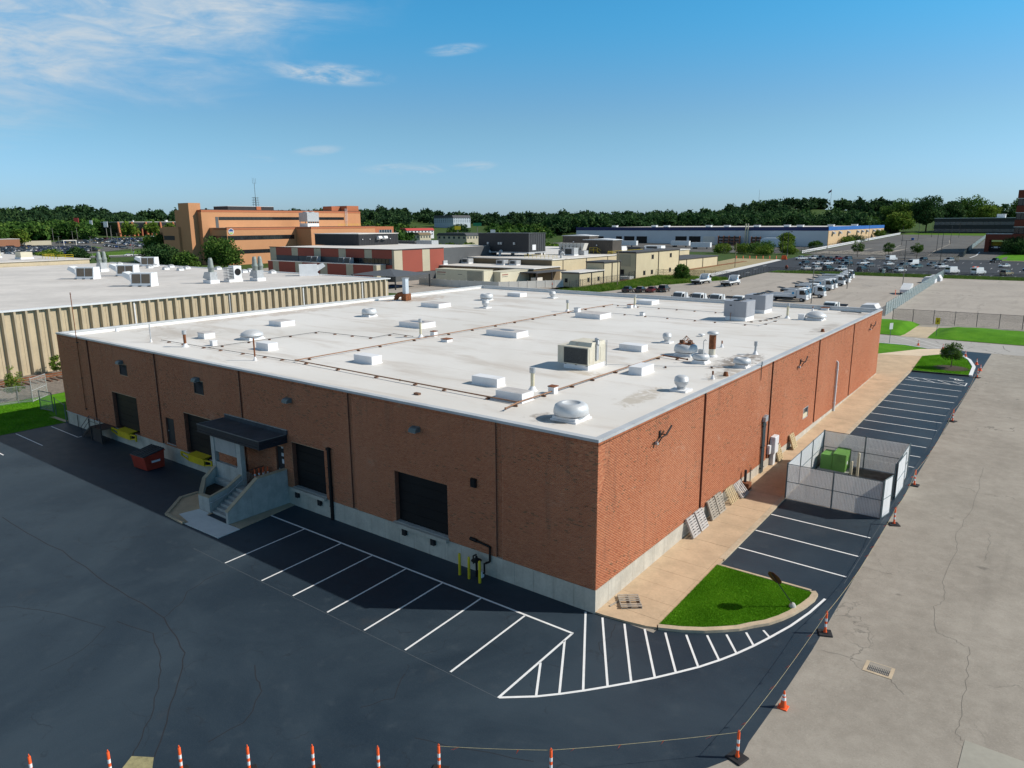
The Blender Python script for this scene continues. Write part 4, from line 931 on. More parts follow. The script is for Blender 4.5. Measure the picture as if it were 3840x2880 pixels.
# ------------------------------------------------------------------ entrance porch
P = thing('entrance_porch', 'concrete entrance steps with planter, screen wall and black canopy', 'porch', (-27.5,-2.0,0))
def pb(name, mb, mat): return mb.build(name, mat, P, True)
mb = MB(); mb.extr([(-0.022,0.0),(-4.62,0.0),(-4.60,0.84),(-2.31,2.43),(-0.022,2.43)], 'x', -24.45, -24.2); wing = pb('wing_wall', mb, M['conc2'])
mb = MB(); L_ = [(-0.022,2.43),(-2.31,2.43),(-4.62,0.83)]
for (y0,z0),(y1,z1) in zip(L_, L_[1:]): mb.add([(x,y,z+dz) for y,z in ((y0,z0),(y1,z1)) for x in (-24.49,-24.16) for dz in (0.002,0.07)], [(0,2,6,4),(1,5,7,3),(0,4,5,1),(2,3,7,6),(0,1,3,2),(4,6,7,5)])
pb('wall_cap', mb, M['cap'])
for k in range(7):
    mb = MB(); mb.box(-26.8,-24.46,-4.15+0.30*k,-2.02 if k < 6 else -2.02,0.0 if k == 0 else 0.176*k,0.176*(k+1)-0.001); pb('step', mb, M['conc2'])
mb = MB(); mb.box(-30.4,-24.46,-2.01,-0.03,0.0,1.225); pb('landing', mb, M['conc2'])
# planter: sloping rims round a soil bed
out = [(-28.15,-4.30,1.05),(-26.95,-4.25,1.05),(-26.95,-2.85,1.32),(-26.95,-1.75,1.9),(-30.45,-1.75,1.9),(-30.1,-2.85,1.35)]
inn = [(-28.02,-4.02,1.05),(-27.22,-3.98,1.05),(-27.22,-2.85,1.32),(-27.22,-1.76,1.9),(-30.12,-1.76,1.9),(-29.8,-2.75,1.35)]
mb = MB(); n = 6
vs = [(x,y,0.0) for x,y,z in out]+[(x,y,z) for x,y,z in out]+[(x,y,z) for x,y,z in inn]+[(x,y,0.55) for x,y,z in inn]
fs = []
for i in range(n):
    if i == 3: continue
    j = (i+1)%n; fs += [(i,j,n+j,n+i),(2*n+i,2*n+j,3*n+j,3*n+i)]
mb.add(vs, fs); pl = pb('planter', mb, M['conc2'])
mb = MB()
for i in range(n):
    if i == 3: continue
    j = (i+1)%n; a, b, c, d = out[i], out[j], inn[j], inn[i]
    up = 0.06; e = 0.03
    q = [Vector(p) for p in (a,b,c,d)]; top = [p+Vector((0,0,up)) for p in q]; bot = [p+Vector((0,0,-0.002)) for p in q]
    mb.add(bot+top, [(4,5,6,7),(0,1,5,4),(2,3,7,6),(1,2,6,5),(3,0,4,7)])
mb.build('planter_cap', M['cap'], pl).location = -P.location if False else (0,0,0)
bpy.data.objects['planter_cap'].parent = P; bpy.data.objects['planter_cap'].location = tuple(-v for v in P.location)
mb = MB(); mb.prism([(p[0],p[1]) for p in inn], 0.2, 0.78); pb('soil', mb, M['soil'])
mb = MB(); mb.box(-30.5,-30.1,-1.74,-1.42,0.0,4.36); pb('column', mb, M['conc2'])
mb = MB(); mb.box(-27.35,-26.87,-1.74,-1.42,0.0,4.36); pb('column', mb, M['conc2'])
mb = MB(); mb.box(-30.098,-27.352,-1.68,-1.48,3.08,4.36); sc = pb('screen_panel', mb, M['conc2'])
mb = MB(); mb.box(-29.95,-27.5,-1.70,-1.681,3.2,4.2); pb('screen_inset', mb, PM('inset_grey', (0.40,0.385,0.37), 0.9, 0.1))
mb = MB(); mb.box(-30.098,-27.352,-1.70,-1.46,0.0,2.32); pb('screen_sill', mb, M['conc2'])
# ribbed side of the planter and wall end
for k in range(12): mb = MB(); mb.box(-26.948,-26.915,-4.1+0.11*k,-4.05+0.11*k,0.25,0.78); pb('rib', mb, M['conc2'])
mb = MB(); mb.box(-31.3,-23.95,-2.15,-0.02,4.36,4.94); cn = pb('canopy', mb, M['fascia'])
for k in range(3):
    z = 4.38+0.19*k; mb = MB(); mb.box(-31.34,-23.91,-2.19+0.012*k,-2.151,z,z+0.15); pb('fascia_board', mb, M['fascia'])
    mb = MB(); mb.box(-23.949,-23.91+0.0,-2.15,-0.03,z,z+0.15); pb('fascia_board', mb, M['fascia'])
    mb = MB(); mb.box(-31.34,-31.301,-2.15,-0.03,z,z+0.15); pb('fascia_board', mb, M['fascia'])
mb = MB(); mb.box(-31.28,-23.97,-2.13,-0.10,4.941,4.955); pb('canopy_roof', mb, M['canopyroof'])
mb = MB()
for a in ((-31.34,-23.91,-2.19,-2.13),): mb.box(*a,4.942,4.985)
mb.box(-31.34,-31.28,-2.128,-0.02,4.942,4.985); mb.box(-23.97,-23.91,-2.128,-0.02,4.942,4.985); pb('drip_edge', mb, PM('edge_strip', (0.16,0.17,0.17), 0.5, 0.1))
mb = MB(); mb.box(-31.2,-23.85,-0.10,-0.004,4.956,5.25); pb('upstand', mb, M['canopyroof'])
mb = MB(); mb.box(-31.22,-23.83,-0.115,-0.002,5.251,5.275); pb('flashing', mb, M['conc2'])
mb = MB(); mb.tube([(-26.72,-4.35,0.78),(-26.72,-2.83,1.1),(-26.72,-1.85,1.70),(-26.72,-1.5,1.70)],0.028,8); pb('handrail', mb, M['galv'])
mb = MB()
for y, z in ((-4.2,0.82),(-2.83,1.1),(-1.7,1.7)): mb.tube([(-26.72,y,z),(-26.94,y,z-0.06)],0.014)
pb('rail_bracket', mb, M['galv'])
t = thing('landing_railing', 'black vertical bar railing on the porch landing', 'railing', (-26.85,-0.75,1.225))
mb = MB(); mb.beam((0,-0.66,0.95),(0,0.66,0.95),0.04); mb.beam((0,-0.66,0.1),(0,0.66,0.1),0.04); mb.build('rails', M['dark'], t)
for k in range(12): mb = MB(); mb.beam((0,-0.62+0.113*k,0.0),(0,-0.62+0.113*k,0.94),0.018); mb.build('baluster', M['dark'], t)
# walk-up: sand edging, pale new slab
EW = sheet('entrance_walk', [(-31.15,-2.7),(-31.1,-3.95),(-29.05,-6.05),(-26.7,-6.2),(-26.7,-4.2),(-28.2,-4.28),(-30.2,-2.8)], M['walk'], 0.045)
kerb_run([(-31.1,-2.72),(-31.13,-3.98),(-29.05,-6.1),(-26.75,-6.22)], 0.22, 0.13, M['cap'], 'kerb_stone', EW)
slabpiece('new_slab', [(-28.15,-4.33),(-26.95,-4.3),(-26.8,-4.6),(-24.5,-4.65),(-23.0,-4.58),(-22.9,-6.14),(-26.65,-6.2),(-26.6,-5.95),(-28.4,-5.6)], 0.0, 0.06, M['slabw'], EW)
slabpiece('edge_strip', [(-24.18,-4.55),(-24.18,-0.03),(-23.6,-0.03),(-23.05,-4.5)], 0.0, 0.05, M['cap'], EW)
# ------------------------------------------------------------------ delineators, cones, rope
def make_delineator(label, base=True):
    t = thing('delineator_post', label, 'delineator', group='orange delineator posts round the lot')
    if base:
        mb = MB(); mb.cbox(-0.30,0.30,-0.30,0.30,0.0,0.055,0.02); mb.box(-0.12,0.12,-0.12,0.12,0.055,0.075); mb.build('rubber_base', M['rubber'], t)
    mb = MB(); mb.lathe((0,0,0.055), [(0.085,0.0),(0.075,0.06),(0.052,0.12),(0.050,0.98),(0.035,1.0),(0.0,1.005)], 14); mb.build('tube', M['orange'], t)
    for z in (0.34,0.62): mb = MB(); mb.lathe((0,0,z), [(0.0525,0),(0.0525,0.15)], 14); mb.build('reflective_band', M['refl'], t)
    mb = MB(); mb.tube([(-0.03,0,1.03),(-0.03,0,1.10),(0,0,1.13),(0.03,0,1.10),(0.03,0,1.03)],0.014,6); mb.build('loop_handle', M['orange'], t)
    return t
DEL = [(-9.76,-21.0),(-7.82,-19.29),(-6.07,-17.71),(-4.20,-16.28),(-2.42,-14.92),(-0.55,-13.61),(1.07,-12.29),(4.29,-10.13),(9.10,-5.42),(9.47,4.69),(9.70,19.4),(9.58,27.25),(9.65,46.3),(9.60,67.1)]
DW = ['at the far left end of the bottom row','second from the left in the bottom row','third from the left in the bottom row','fourth from the left in the bottom row','fifth from the left in the bottom row','sixth from the left in the bottom row','where the rope begins in the bottom row','midway along the rope in the bottom row','on its black base where the rope turns the corner','beside the lawn with the leaning sign','in front of the fenced enclosure gate','behind the fenced enclosure on the road edge','halfway along the far bays on the road edge','at the painted kerb by the small tree']
d0 = make_delineator('orange and white delineator post '+DW[0])
for i, ((x,y), w) in enumerate(zip(DEL, DW)):
    c = d0 if i == 0 else copy_tree(d0); c.location = (x,y,G(x,y)+0.011); c['label'] = 'orange and white delineator post '+w; c.rotation_euler = (0,0,rnd.uniform(-0.5,0.5))
for i, (x,y,tx,ty) in enumerate(((-26.35,-1.1,0.05,0.1),(-26.3,-0.85,-0.08,0.1),(-26.15,-0.6,0.06,0.06),(-26.28,-0.45,-0.05,0.05),(-26.1,-0.25,0.04,-0.06))):
    c = copy_tree(d0); c.location = (x,y,1.226); c.rotation_euler = (tx*0.3,ty*0.3,0.4*i); c['label'] = 'orange delineator post stored on the porch landing by the black railing'; c['group'] = 'posts stored on the landing'
    bs = [k for k in c.children if k.name.startswith('rubber_base')]
    for k in bs: k.scale = (0.4,0.4,1)
def make_cone(label):
    t = thing('traffic_cone', label, 'cone', group='orange traffic cones')
    mb = MB(); mb.cbox(-0.19,0.19,-0.19,0.19,0.0,0.035,0.015); mb.build('base', M['orange'], t)
    mb = MB(); mb.lathe((0,0,0.035), [(0.14,0.0),(0.13,0.02),(0.03,0.68),(0.02,0.70),(0.0,0.70)], 16); mb.build('cone_body', M['orange'], t)
    for z0, z1 in ((0.34,0.46),(0.52,0.60)):
        f = lambda z: 0.13+(0.03-0.13)*(z-0.055)/0.66+0.003
        mb = MB(); mb.lathe((0,0,0), [(f(z0),z0),(f(z1),z1)], 16); mb.build('white_collar', M['refl'], t)
    return t
k0 = make_cone('')
for i, (x,y,w) in enumerate(((9.54,-1.64,'standing alone on the near seam between black and pale paving'),(0.67,87.3,'farthest left on the cross road'),(3.92,85.6,'at the tip of the painted kerb beyond the small tree'),(7.0,81.2,'behind the small tree on the dark paving'),(8.75,75.7,'beside the curve of the painted white kerb'),(9.5,71.5,'nearest the delineator at the painted kerb'))):
    c = k0 if i == 0 else copy_tree(k0); c.location = (x,y,G(x,y)+0.012); c['label'] = 'small orange traffic cone '+w; c.rotation_euler = (0,0,0.3*i)
def catmull(p0, p1, sag, n=10):
    p0, p1 = Vector(p0), Vector(p1)
    return [p0.lerp(p1, i/n)-Vector((0,0,sag*4*(i/n)*(1-i/n))) for i in range(n+1)]
rope_pts = [(1.07,-12.29),(4.29,-10.13),(9.10,-5.42),(9.47,4.69),(9.70,19.4),(9.58,27.25),(9.65,46.3),(9.60,67.1)]
sags = [0.03,0.05,0.15,0.45,0.35,0.55,0.55]
names = ['from the bottom row to its middle post','from the middle post to the corner post','from the corner post to the lawn post','past the lawn and near bays to the enclosure','past the enclosure gate','from the enclosure to the mid bays','from the mid bays to the painted kerb']
for i in range(7):
    a, b = rope_pts[i], rope_pts[i+1]
    t = thing('flagged_rope', 'thin rope with fluttering orange flags strung '+names[i], 'rope', (a[0],a[1],G(*a)), group='flagged rope spans')
    za, zb = G(*a)+1.06, G(*b)+1.06
    path = catmull((a[0],a[1],za), (b[0],b[1],zb), sags[i], 14)
    mb = MB(); mb.tube(path, 0.007 if i < 3 else 0.009, 5); mb.build('rope', M['rope'], t, True)
    L = math.hypot(b[0]-a[0], b[1]-a[1]); nf = max(2, int(L/1.35)); d = Vector((b[0]-a[0], b[1]-a[1], 0)).normalized()
    for k in range(nf):
        u = (k+0.5+rnd.uniform(-0.2,0.2))/nf; p = path[0].lerp(path[-1], u)-Vector((0,0,sags[i]*4*u*(1-u)))
        mb = MB(); w = Vector((-0.9,-0.3,0)).normalized()*rnd.uniform(0.12,0.26)+d*rnd.uniform(-0.14,0.14); h = -rnd.uniform(0.10,0.24)
        for s in (0, 1):
            q = p+d*0.03*s; e1 = w*(1 if s else 0.6)
            mb.add([q+Vector((0,0,0.012)), q+d*0.045, q+e1*0.5+Vector((0,0,h*0.5))+d*0.03, q+e1*0.5+Vector((0,0,h*0.5-0.03)), q+e1+Vector((0.02,0,h)), q+e1+Vector((0,0.02,h-0.035))], [(0,1,2,3),(3,2,4,5)])
        mb.build('flag', M['flag'], t, True)
# ------------------------------------------------------------------ signs
t = thing('stop_sign', 'octagonal sign seen from behind leaning on its post in the lawn', 'road sign', (7.62,5.95,G(7.6,5.9)+0.12))
mb = MB(); mb.lathe((0,0,0), [(0.17,-0.02),(0.16,0.1),(0.10,0.2),(0,0.22)], 14); mb.build('concrete_foot', M['conc2'], t)
lean = Vector((-0.42,-0.35,0.84)).normalized()
mb = MB(); mb.beam((0,0,0.15), lean*2.15, 0.06, 0.04); mb.build('post', M['dark'], t)
mb = MB(); c = lean*1.86; nrm = Vector((0.327,0.80,0.50)).normalized(); ux = lean.cross(nrm).normalized(); uy = nrm.cross(ux)
ring = [c+ux*(0.40*math.cos(PI/8+PI/4*k))+uy*(0.40*math.sin(PI/8+PI/4*k)) for k in range(8)]
mb.add([p+nrm*0.045 for p in ring]+[p+nrm*0.033 for p in ring], [tuple(range(8)), tuple(range(15,7,-1))]+[(k+8,(k+1)%8+8,(k+1)%8,k) for k in range(8)]); mb.build('sign_plate', M['stop'], t)
def post_sign(name, label, x, y, h, plate, mat, cat='road sign', rz=0):
    t = thing(name, label, cat, (x,y,G(x,y)), rz)
    mb = MB(); mb.beam((0,0,0),(0,0,h),0.06,0.04); mb.build('post', M['galvpost'], t)
    w, hh = plate; mb = MB(); mb.box(-w/2,w/2,-0.045,-0.03,h-hh,h); mb.build('sign_plate', mat, t); return t
post_sign('road_sign', 'thin grey post sign seen edge on beside the cross road lawn', -2.9, 86.6, 3.0, (0.6,0.9), M['whitem'], rz=math.radians(55))
ps = post_sign('crossing_sign', 'yellow pedestrian warning sign at the worn path', 1.5, 97.6, 2.9, (0.62,1.0), M['yellow'], rz=math.radians(12))
mb = MB(); mb.box(-0.05,0.05,-0.052,-0.046,2.2,2.6); mb.box(-0.12,0.12,-0.052,-0.046,2.35,2.42); mb.lathe((0,-0.049,2.66), [(0.05,-0.003),(0.05,0.03)], 8); mb.build('pictogram', M['black'], ps)
# ------------------------------------------------------------------ chain link enclosure with transformer
EX0, EX1, EY0, EY1 = 3.02, 8.85, 19.75, 28.8
ENC = thing('fenced_enclosure', 'chain link enclosure with white privacy slats on the parking bays', 'enclosure', (EX0,EY0,G(EX0,EY0)))
sheet('gravel_pad', [(EX0+0.04,EY0+0.02),(EX1,EY0+0.02),(EX1,EY1),(EX0+0.04,EY1)], PM('gravel_pad_surface', (0.13,0.115,0.10), 0.95, 0.35, 2.0, bmp=0.4), 0.022)
def uvquad(name, a, b, h0, h1, mat, parent, inset=0.0, world=True):
    """fence fabric panel from a to b with metric UVs"""
    a, b = Vector(a), Vector(b); L = (b-a).length; me = bpy.data.meshes.new(name)
    off = Vector((0,0,0)); p = parent
    while p is not None: off = off+p.location; p = p.parent
    za, zb = G(a.x,a.y), G(b.x,b.y)
    me.from_pydata([Vector((a.x,a.y,za+h0))-off, Vector((b.x,b.y,zb+h0))-off, Vector((b.x,b.y,zb+h1))-off, Vector((a.x,a.y,za+h1))-off], [], [(0,1,2,3)])
    uv = me.uv_layers.new(name='UVMap')
    for i, c in enumerate(((0,h0),(L,h0),(L,h1),(0,h1))): uv.data[i].uv = c
    me.materials.append(mat); o = bpy.data.objects.new(name, me); COL.objects.link(o); o.parent = parent; return o
def slats(name, a, b, h0, h1, parent, mat, pitch=0.088, w=0.062):
    a, b = Vector((a[0],a[1],0)), Vector((b[0],b[1],0)); L = (b-a).length; d = (b-a)/L; nr = Vector((-d.y,d.x,0)); mb = MB(); n = int(L/pitch)
    for k in range(n):
        p = a+d*(k+0.5)*pitch; z = G(p.x,p.y); e = nr*rnd.uniform(-0.004,0.004)
        q0, q1 = p-d*w/2+e, p+d*w/2+e
        mb.add([(q0.x-nr.x*.006,q0.y-nr.y*.006,z+h0),(q1.x-nr.x*.006,q1.y-nr.y*.006,z+h0),(q1.x-nr.x*.006,q1.y-nr.y*.006,z+h1),(q0.x-nr.x*.006,q0.y-nr.y*.006,z+h1),
                (q0.x+nr.x*.006,q0.y+nr.y*.006,z+h0),(q1.x+nr.x*.006,q1.y+nr.y*.006,z+h0),(q1.x+nr.x*.006,q1.y+nr.y*.006,z+h1),(q0.x+nr.x*.006,q0.y+nr.y*.006,z+h1)],
               [(0,1,2,3),(5,4,7,6),(4,0,3,7),(1,5,6,2),(3,2,6,7)])
    o = mb.build(name, mat, parent, True); o['kind'] = 'stuff'; return o
EH = 2.48
def fence_side(a, b, nposts, mat_slat, pitch=0.088, w=0.069):
    for k in range(nposts+1):
        x = a[0]+(b[0]-a[0])*k/nposts; y = a[1]+(b[1]-a[1])*k/nposts
        mb = MB(); mb.cyl((x,y,G(x,y)),(x,y,G(x,y)+EH+0.06),0.045,n=10); mb.build('fence_post', M['galvpost'], ENC, True)
    mb = MB()
    for h in (EH,1.25): mb.cyl((a[0],a[1],G(*a)+h),(b[0],b[1],G(*b)+h),0.024,n=8)
    mb.build('fence_rail', M['galvpost'], ENC, True)
    uvquad('chain_link_panel', (a[0],a[1],0), (b[0],b[1],0), 0.06, EH-0.02, M['link'], ENC)
    d = Vector((b[0]-a[0],b[1]-a[1],0)).normalized(); nr = Vector((-d.y,d.x,0))*0.02
    slats('privacy_slats', (a[0]+nr.x,a[1]+nr.y), (b[0]+nr.x,b[1]+nr.y), 0.08, EH-0.05, ENC, mat_slat, pitch, w)
fence_side((EX0,EY0), (EX1,EY0), 2, M['slat']); fence_side((EX0,EY1), (EX1,EY1), 2, M['slat'])
fence_side((EX0,EY0+0.1), (EX0,EY1-0.1), 3, M['panelw'], 0.088, 0.086)
fence_side((EX1,23.6), (EX1,EY1-0.1), 1, M['panelw'], 0.088, 0.086)
def gate_leaf(a, b):
    mb = MB()
    za, zb = G(*a)+0.1, G(*b)+0.1
    for p, q in (((*a,za),(*a,za+EH)),((*b,zb),(*b,zb+EH)),((*a,za),(*b,zb)),((*a,za+EH),(*b,zb+EH)),((*a,za+1.2),(*b,zb+1.2))): mb.cyl(p,q,0.03,n=8)
    g = mb.build('gate_frame', M['galvpost'], ENC, True)
    slats('gate_slats', a, b, 0.14, EH+0.05, ENC, M['panelw'], 0.088, 0.086)
gate_leaf((8.9,19.82),(9.14,20.95)); gate_leaf((8.98,23.62),(9.02,26.3))
t = thing('transformer', 'green pad mounted transformer inside the fenced enclosure', 'transformer', (3.35,27.2,G(3.3,27)+0.022))
mb = MB(); mb.box(-0.15,2.0,-0.5,1.3,0.0,0.12); mb.build('concrete_pad', M['conc2'], t)
mb = MB(); mb.cbox(0.0,0.85,-0.35,1.15,0.12,1.22,0.03); mb.build('tank', M['green'], t)
mb = MB(); mb.extr([(-0.4,0.12),(1.2,0.12),(1.2,1.52),(-0.4,1.42)], 'x', 0.86, 1.75); mb.build('cabinet', M['green'], t)
mb = MB(); mb.box(1.751,1.765,-0.3,0.38,0.2,1.36); mb.build('cabinet_door', M['green'], t); mb = MB(); mb.box(1.751,1.765,0.42,1.1,0.2,1.36); mb.build('cabinet_door', M['green'], t)
mb = MB(); mb.box(1.766,1.772,0.0,0.22,0.6,0.86); mb.build('warning_label', M['label'], t)
for x, y, h, w in ((5.5,26.95,1.05,'shorter'),(5.92,27.0,1.75,'taller')):
    mb = MB(); mb.lathe((0,0,0), [(0.09,0),(0.09,h-0.06),(0.06,h-0.02),(0,h)], 12); mb.single('bollard', M['cream'], 'pale yellow bollard inside the enclosure, the %s of two' % w, 'bollard', (x,y,G(x,y)+0.022))
# ------------------------------------------------------------------ pallets
def make_pallet(mat, boards=5, missing=()):
    t = thing('pallet', '', 'pallet', group='wooden pallets along the sunny wall')
    for x in (-0.5,0.0,0.5):
        mb = MB(); mb.box(x-0.02,x+0.02,-0.6,0.6,-0.045,0.045); mb.build('stringer', mat, t)
    for s in (-1,1):
        for k in range(boards):
            if (s,k) in missing: continue
            y = -0.55+1.1*k/(boards-1); mb = MB(); wv = 0.045+0.012*rnd.random(); mb.box(-0.53,0.53,y-wv,y+wv,0.046 if s > 0 else -0.064,0.064 if s > 0 else -0.046); mb.build('deck_board', mat, t)
    return t
PAL = [(10.75,0.44,'palet2',0.0,'grey pallet leaning on the wall, nearest the front corner'),(11.97,0.44,'palet2',0.0,'grey pallet leaning second from the front corner'),(13.85,0.36,'palew',0.0,'brown pallet leaning just past the first wall joint'),(15.02,0.36,'palew',0.0,'brown pallet leaning second past the first wall joint'),
       (17.0,0.48,'palet',1.57,'slatted tan pallet midway along the row on the wall'),(18.45,0.72,'palet2',1.57,'pale striped pallet slumped beside the brown pipe box'),(27.0,0.30,'palet',0.0,'broken pallet behind the electrical cabinet'),(30.5,0.34,'palet',0.0,'fresh yellow pallet leaning alone beyond the cabinet')]
def place_pallet(y, tilt, mat, roll, label):
    big = 1.15; p = make_pallet(M[mat], 5 if roll > 1 else 8)
    p['label'] = label; H = 0.6 if roll > 1 else 0.6
    # half height of the leaning face along the slope, foot on the slab, head on the wall
    half = 0.53 if roll < 1 else 0.6
    half = 0.6
    ca, sa = math.cos(tilt), math.sin(tilt)
    zc = G(0,y)+0.112+half*ca+0.064*sa; xc = 0.03+half*sa+0.064*ca
    up = Vector((-sa,0,ca)); along = Vector((0,1,0)); nrm = along.cross(up)
    X, Y = (along, up)
    if abs(roll) > 1: X, Y = up, -along; 
    if abs(roll) > 1:
        zc = G(0,y)+0.112+0.53*ca+0.064*sa; xc = 0.03+0.53*sa+0.064*ca
    Z = X.cross(Y)
    R = Matrix((X, Y, Z)).transposed().to_4x4()
    p.matrix_world = Matrix.Translation((xc,y,zc)) @ R
    return p
for a in PAL: place_pallet(*a)
p = make_pallet(M['palew'], 7, ((1,2),(-1,1),(-1,3))); p['label'] = 'broken weathered pallet lying flat by the front corner'; p.location = (0.95,1.75,0.03+0.106+0.066); p.rotation_euler = (0.0,0.0,math.radians(38))
mb = MB(); mb.box(-0.5,0.5,-0.05,0.05,0,0.03); mb.single('loose_board', M['palew'], 'loose grey board propped at the wall foot by the broken pallet', 'board', (0.42,1.35,0.136), rz=math.radians(80))
# ------------------------------------------------------------------ things on the warehouse roof
def roof_curb(x0, x1, y0, y1, h, where, lid=None):
    t = thing('roof_curb', 'white membrane covered roof curb %s' % where, 'roof curb', ((x0+x1)/2,(y0+y1)/2,ZR), group='white roof curbs')
    hx, hy = (x1-x0)/2, (y1-y0)/2
    mb = MB(); mb.add([(-hx-0.05,-hy-0.05,0),(hx+0.05,-hy-0.05,0),(hx+0.05,hy+0.05,0),(-hx-0.05,hy+0.05,0),(-hx,-hy,0.06),(hx,-hy,0.06),(hx,hy,0.06),(-hx,hy,0.06),(-hx,-hy,h),(hx,-hy,h),(hx,hy,h),(-hx,hy,h)],
                      [(8,9,10,11)]+[(k,(k+1)%4,4+(k+1)%4,4+k) for k in range(4)]+[(4+k,4+(k+1)%4,8+(k+1)%4,8+k) for k in range(4)]); mb.build('curb', M['curb'], t)
    if lid == 'stain':
        mb = MB(); mb.box(-hx+0.06,hx-0.06,-hy+0.06,hy-0.06,h+0.001,h+0.012); mb.build('stained_top', M['lid'], t)
    if lid == 'pond':
        mb = MB(); mb.box(-hx+0.05,hx-0.05,-hy+0.05,hy-0.05,h+0.001,h+0.01); mb.build('sagging_top', M['lid'], t)
        mb = MB(); mb.lathe((0.0,0,h+0.0105), [(min(hx,hy)*0.55,0),(0,0.002)], 20); o = mb.build('ponding', PM('pond_dirt',(0.14,0.16,0.20),0.4,0.3,3), t); o.scale = (1.7,0.8,1)
    return t
for a in ((-49.3,-47.25,16.5,18.2,0.5,'at the far left behind the low round fan','stain'),(-37.45,-35.75,7.05,8.0,0.6,'near the front edge between two round fans',None),(-37.5,-34.4,23.7,25.8,0.5,'beside the tall vent in the middle of the roof','pond'),
          (-48.3,-45.25,38.0,40.2,0.5,'in front of the rusty duct elbow','stain'),(-47.3,-45.05,54.6,56.2,0.5,'farthest back by the rear parapet',None),(-26.5,-22.95,24.3,26.1,0.5,'with a dark ponded top at the middle of the roof','pond'),
          (-26.15,-24.15,7.95,8.95,0.6,'standing alone inside the corner of the gas pipes',None),(-13.9,-11.8,7.35,8.2,0.55,'left of the big beige unit near the front edge',None),(-10.0,-8.05,4.95,6.1,0.55,'touching the rusty pipe near the front edge','stain'),
          (-12.4,-10.35,24.3,25.4,0.5,'behind the big beige unit',None),(-7.05,-6.05,16.0,17.85,0.55,'right of the big beige unit beside the pipe',None),(-26.6,-23.45,40.0,42.4,0.5,'wide and low beside the thin white pipes','stain'),(-27.3,-25.15,55.7,57.8,0.5,'at the rear left of the grey units',None)):
    roof_curb(*a)
def fan(name, label, x, y, r, h, base, style='mush', cap=None):
    t = thing(name, label, 'roof fan', (x,y,ZR), group='round metal roof fans')
    mb = MB(); b = base/2; mb.box(-b-0.08,b+0.08,-b-0.08,b+0.08,0,0.10); mb.box(-b,b,-b,b,0.1,0.24); mb.build('curb', M['curb'], t)
    mb = MB(); mb.lathe((0,0,0.24), [(r*0.66,0.0),(r*0.70,0.06),(r*0.62,0.13)], 24); mb.build('throat', M['dark'], t)
    if style == 'mush':
        prof = [(r*0.70,0.30),(r*0.97,0.31),(r,0.36),(r*0.99,0.30+h*0.45),(r*0.92,0.30+h*0.78),(r*0.74,0.30+h*0.95),(r*0.55,0.30+h),(r*0.50,0.30+h*0.99),(r*0.48,0.30+h*0.90),(0,0.30+h*0.88)]
    else:
        prof = [(r*0.70,0.30),(r*0.96,0.30),(r,0.36),(r*0.97,0.42+h*0.2),(r*0.80,0.30+h*0.6),(r*0.5,0.30+h*0.9),(r*0.2,0.30+h),(0,0.31+h)]
    mb = MB(); mb.lathe((0,0,0), prof, 32); mb.build('hood', M['alu'], t)
    if style == 'dome':
        mb = MB(); mb.lathe((0,0,0.36), [(r*1.005,0),(r*1.06,0.03),(r*1.005,0.06)], 32); mb.build('rim', M['alu'], t)
    return t
fan('roof_fan', 'largest low round aluminium fan at the front corner of the roof', -3.9, 3.75, 0.95, 0.62, 1.45)
fan('roof_fan', 'domed aluminium fan at the front left of the roof', -42.65, 10.1, 1.0, 0.55, 1.5, 'dome')
fan('roof_fan', 'round aluminium fan left of the middle of the roof', -46.3, 27.6, 0.85, 0.6, 1.2)
fan('roof_fan', 'round aluminium fan at the rear left near the parapet', -46.4, 48.8, 0.9, 0.6, 1.2)
fan('roof_fan', 'low round fan on the sunny edge beside the dark stain', -1.6, 22.9, 0.62, 0.40, 0.8)
t = fan('roof_fan', 'round exhaust fan topped by a rusty motor frame', -6.9, 25.1, 0.92, 0.62, 1.3)
mb = MB(); mb.box(-0.5,0.5,-0.5,0.5,0.90,0.94); mb.build('rusty_plate', M['rust'], t)
mb = MB(); top = (0,0,1.55)
for sx in (-1,1):
    for sy in (-1,1): mb.beam((sx*0.42,sy*0.42,0.94), top, 0.03)
mb.beam((-0.5,0,1.1),(0.5,0,1.15),0.04); mb.beam((0,-0.5,1.1),(0,0.45,1.25),0.04); mb.build('motor_frame', M['rust'], t)
for p in ((-0.42,0.1),(0.4,-0.2),(0.2,0.35)): mb = MB(); mb.box(p[0]-0.14,p[0]+0.14,p[1]-0.12,p[1]+0.12,0.94,1.16); mb.build('motor', M['wood'], t)
t = fan('roof_fan', 'small round fan with a boxy motor and hooked pipe', -4.65, 22.75, 0.62, 0.42, 0.95)
mb = MB(); mb.cbox(-0.2,0.2,-0.16,0.16,0.70,1.02,0.02); mb.build('motor_box', M['galv'], t)
mb = MB(); mb.tube([(0.1,0.12,1.0),(0.1,0.12,1.62),(0.2,0.14,1.75),(0.3,0.16,1.68)],0.03); mb.build('hooked_pipe', M['galv'], t)
fan('roof_fan', 'domed aluminium fan at the far right end of the roof', -4.5, 52.7, 1.05, 0.6, 1.5, 'dome')
def turbine(x, y, r, label):
    t = thing('turbine_vent', label, 'roof vent', (x,y,ZR), group='round roof vents')
    mb = MB(); mb.box(-r*1.2,r*1.2,-r*1.2,r*1.2,0,0.12); mb.build('flashing', M['curb'], t)
    mb = MB(); mb.lathe((0,0,0.12), [(r*0.6,0),(r*0.6,0.18)], 16); mb.build('collar', M['galv'], t)
    mb = MB(); mb.lathe((0,0,0.30), [(r*0.62,0),(r*0.95,r*0.35),(r,r*0.7),(r*1.05,r*0.75),(r*1.0,r*0.8),(r*0.95,r*1.25),(r*0.6,r*1.5),(0,r*1.55)], 20); mb.build('head', M['alu'], t); return t
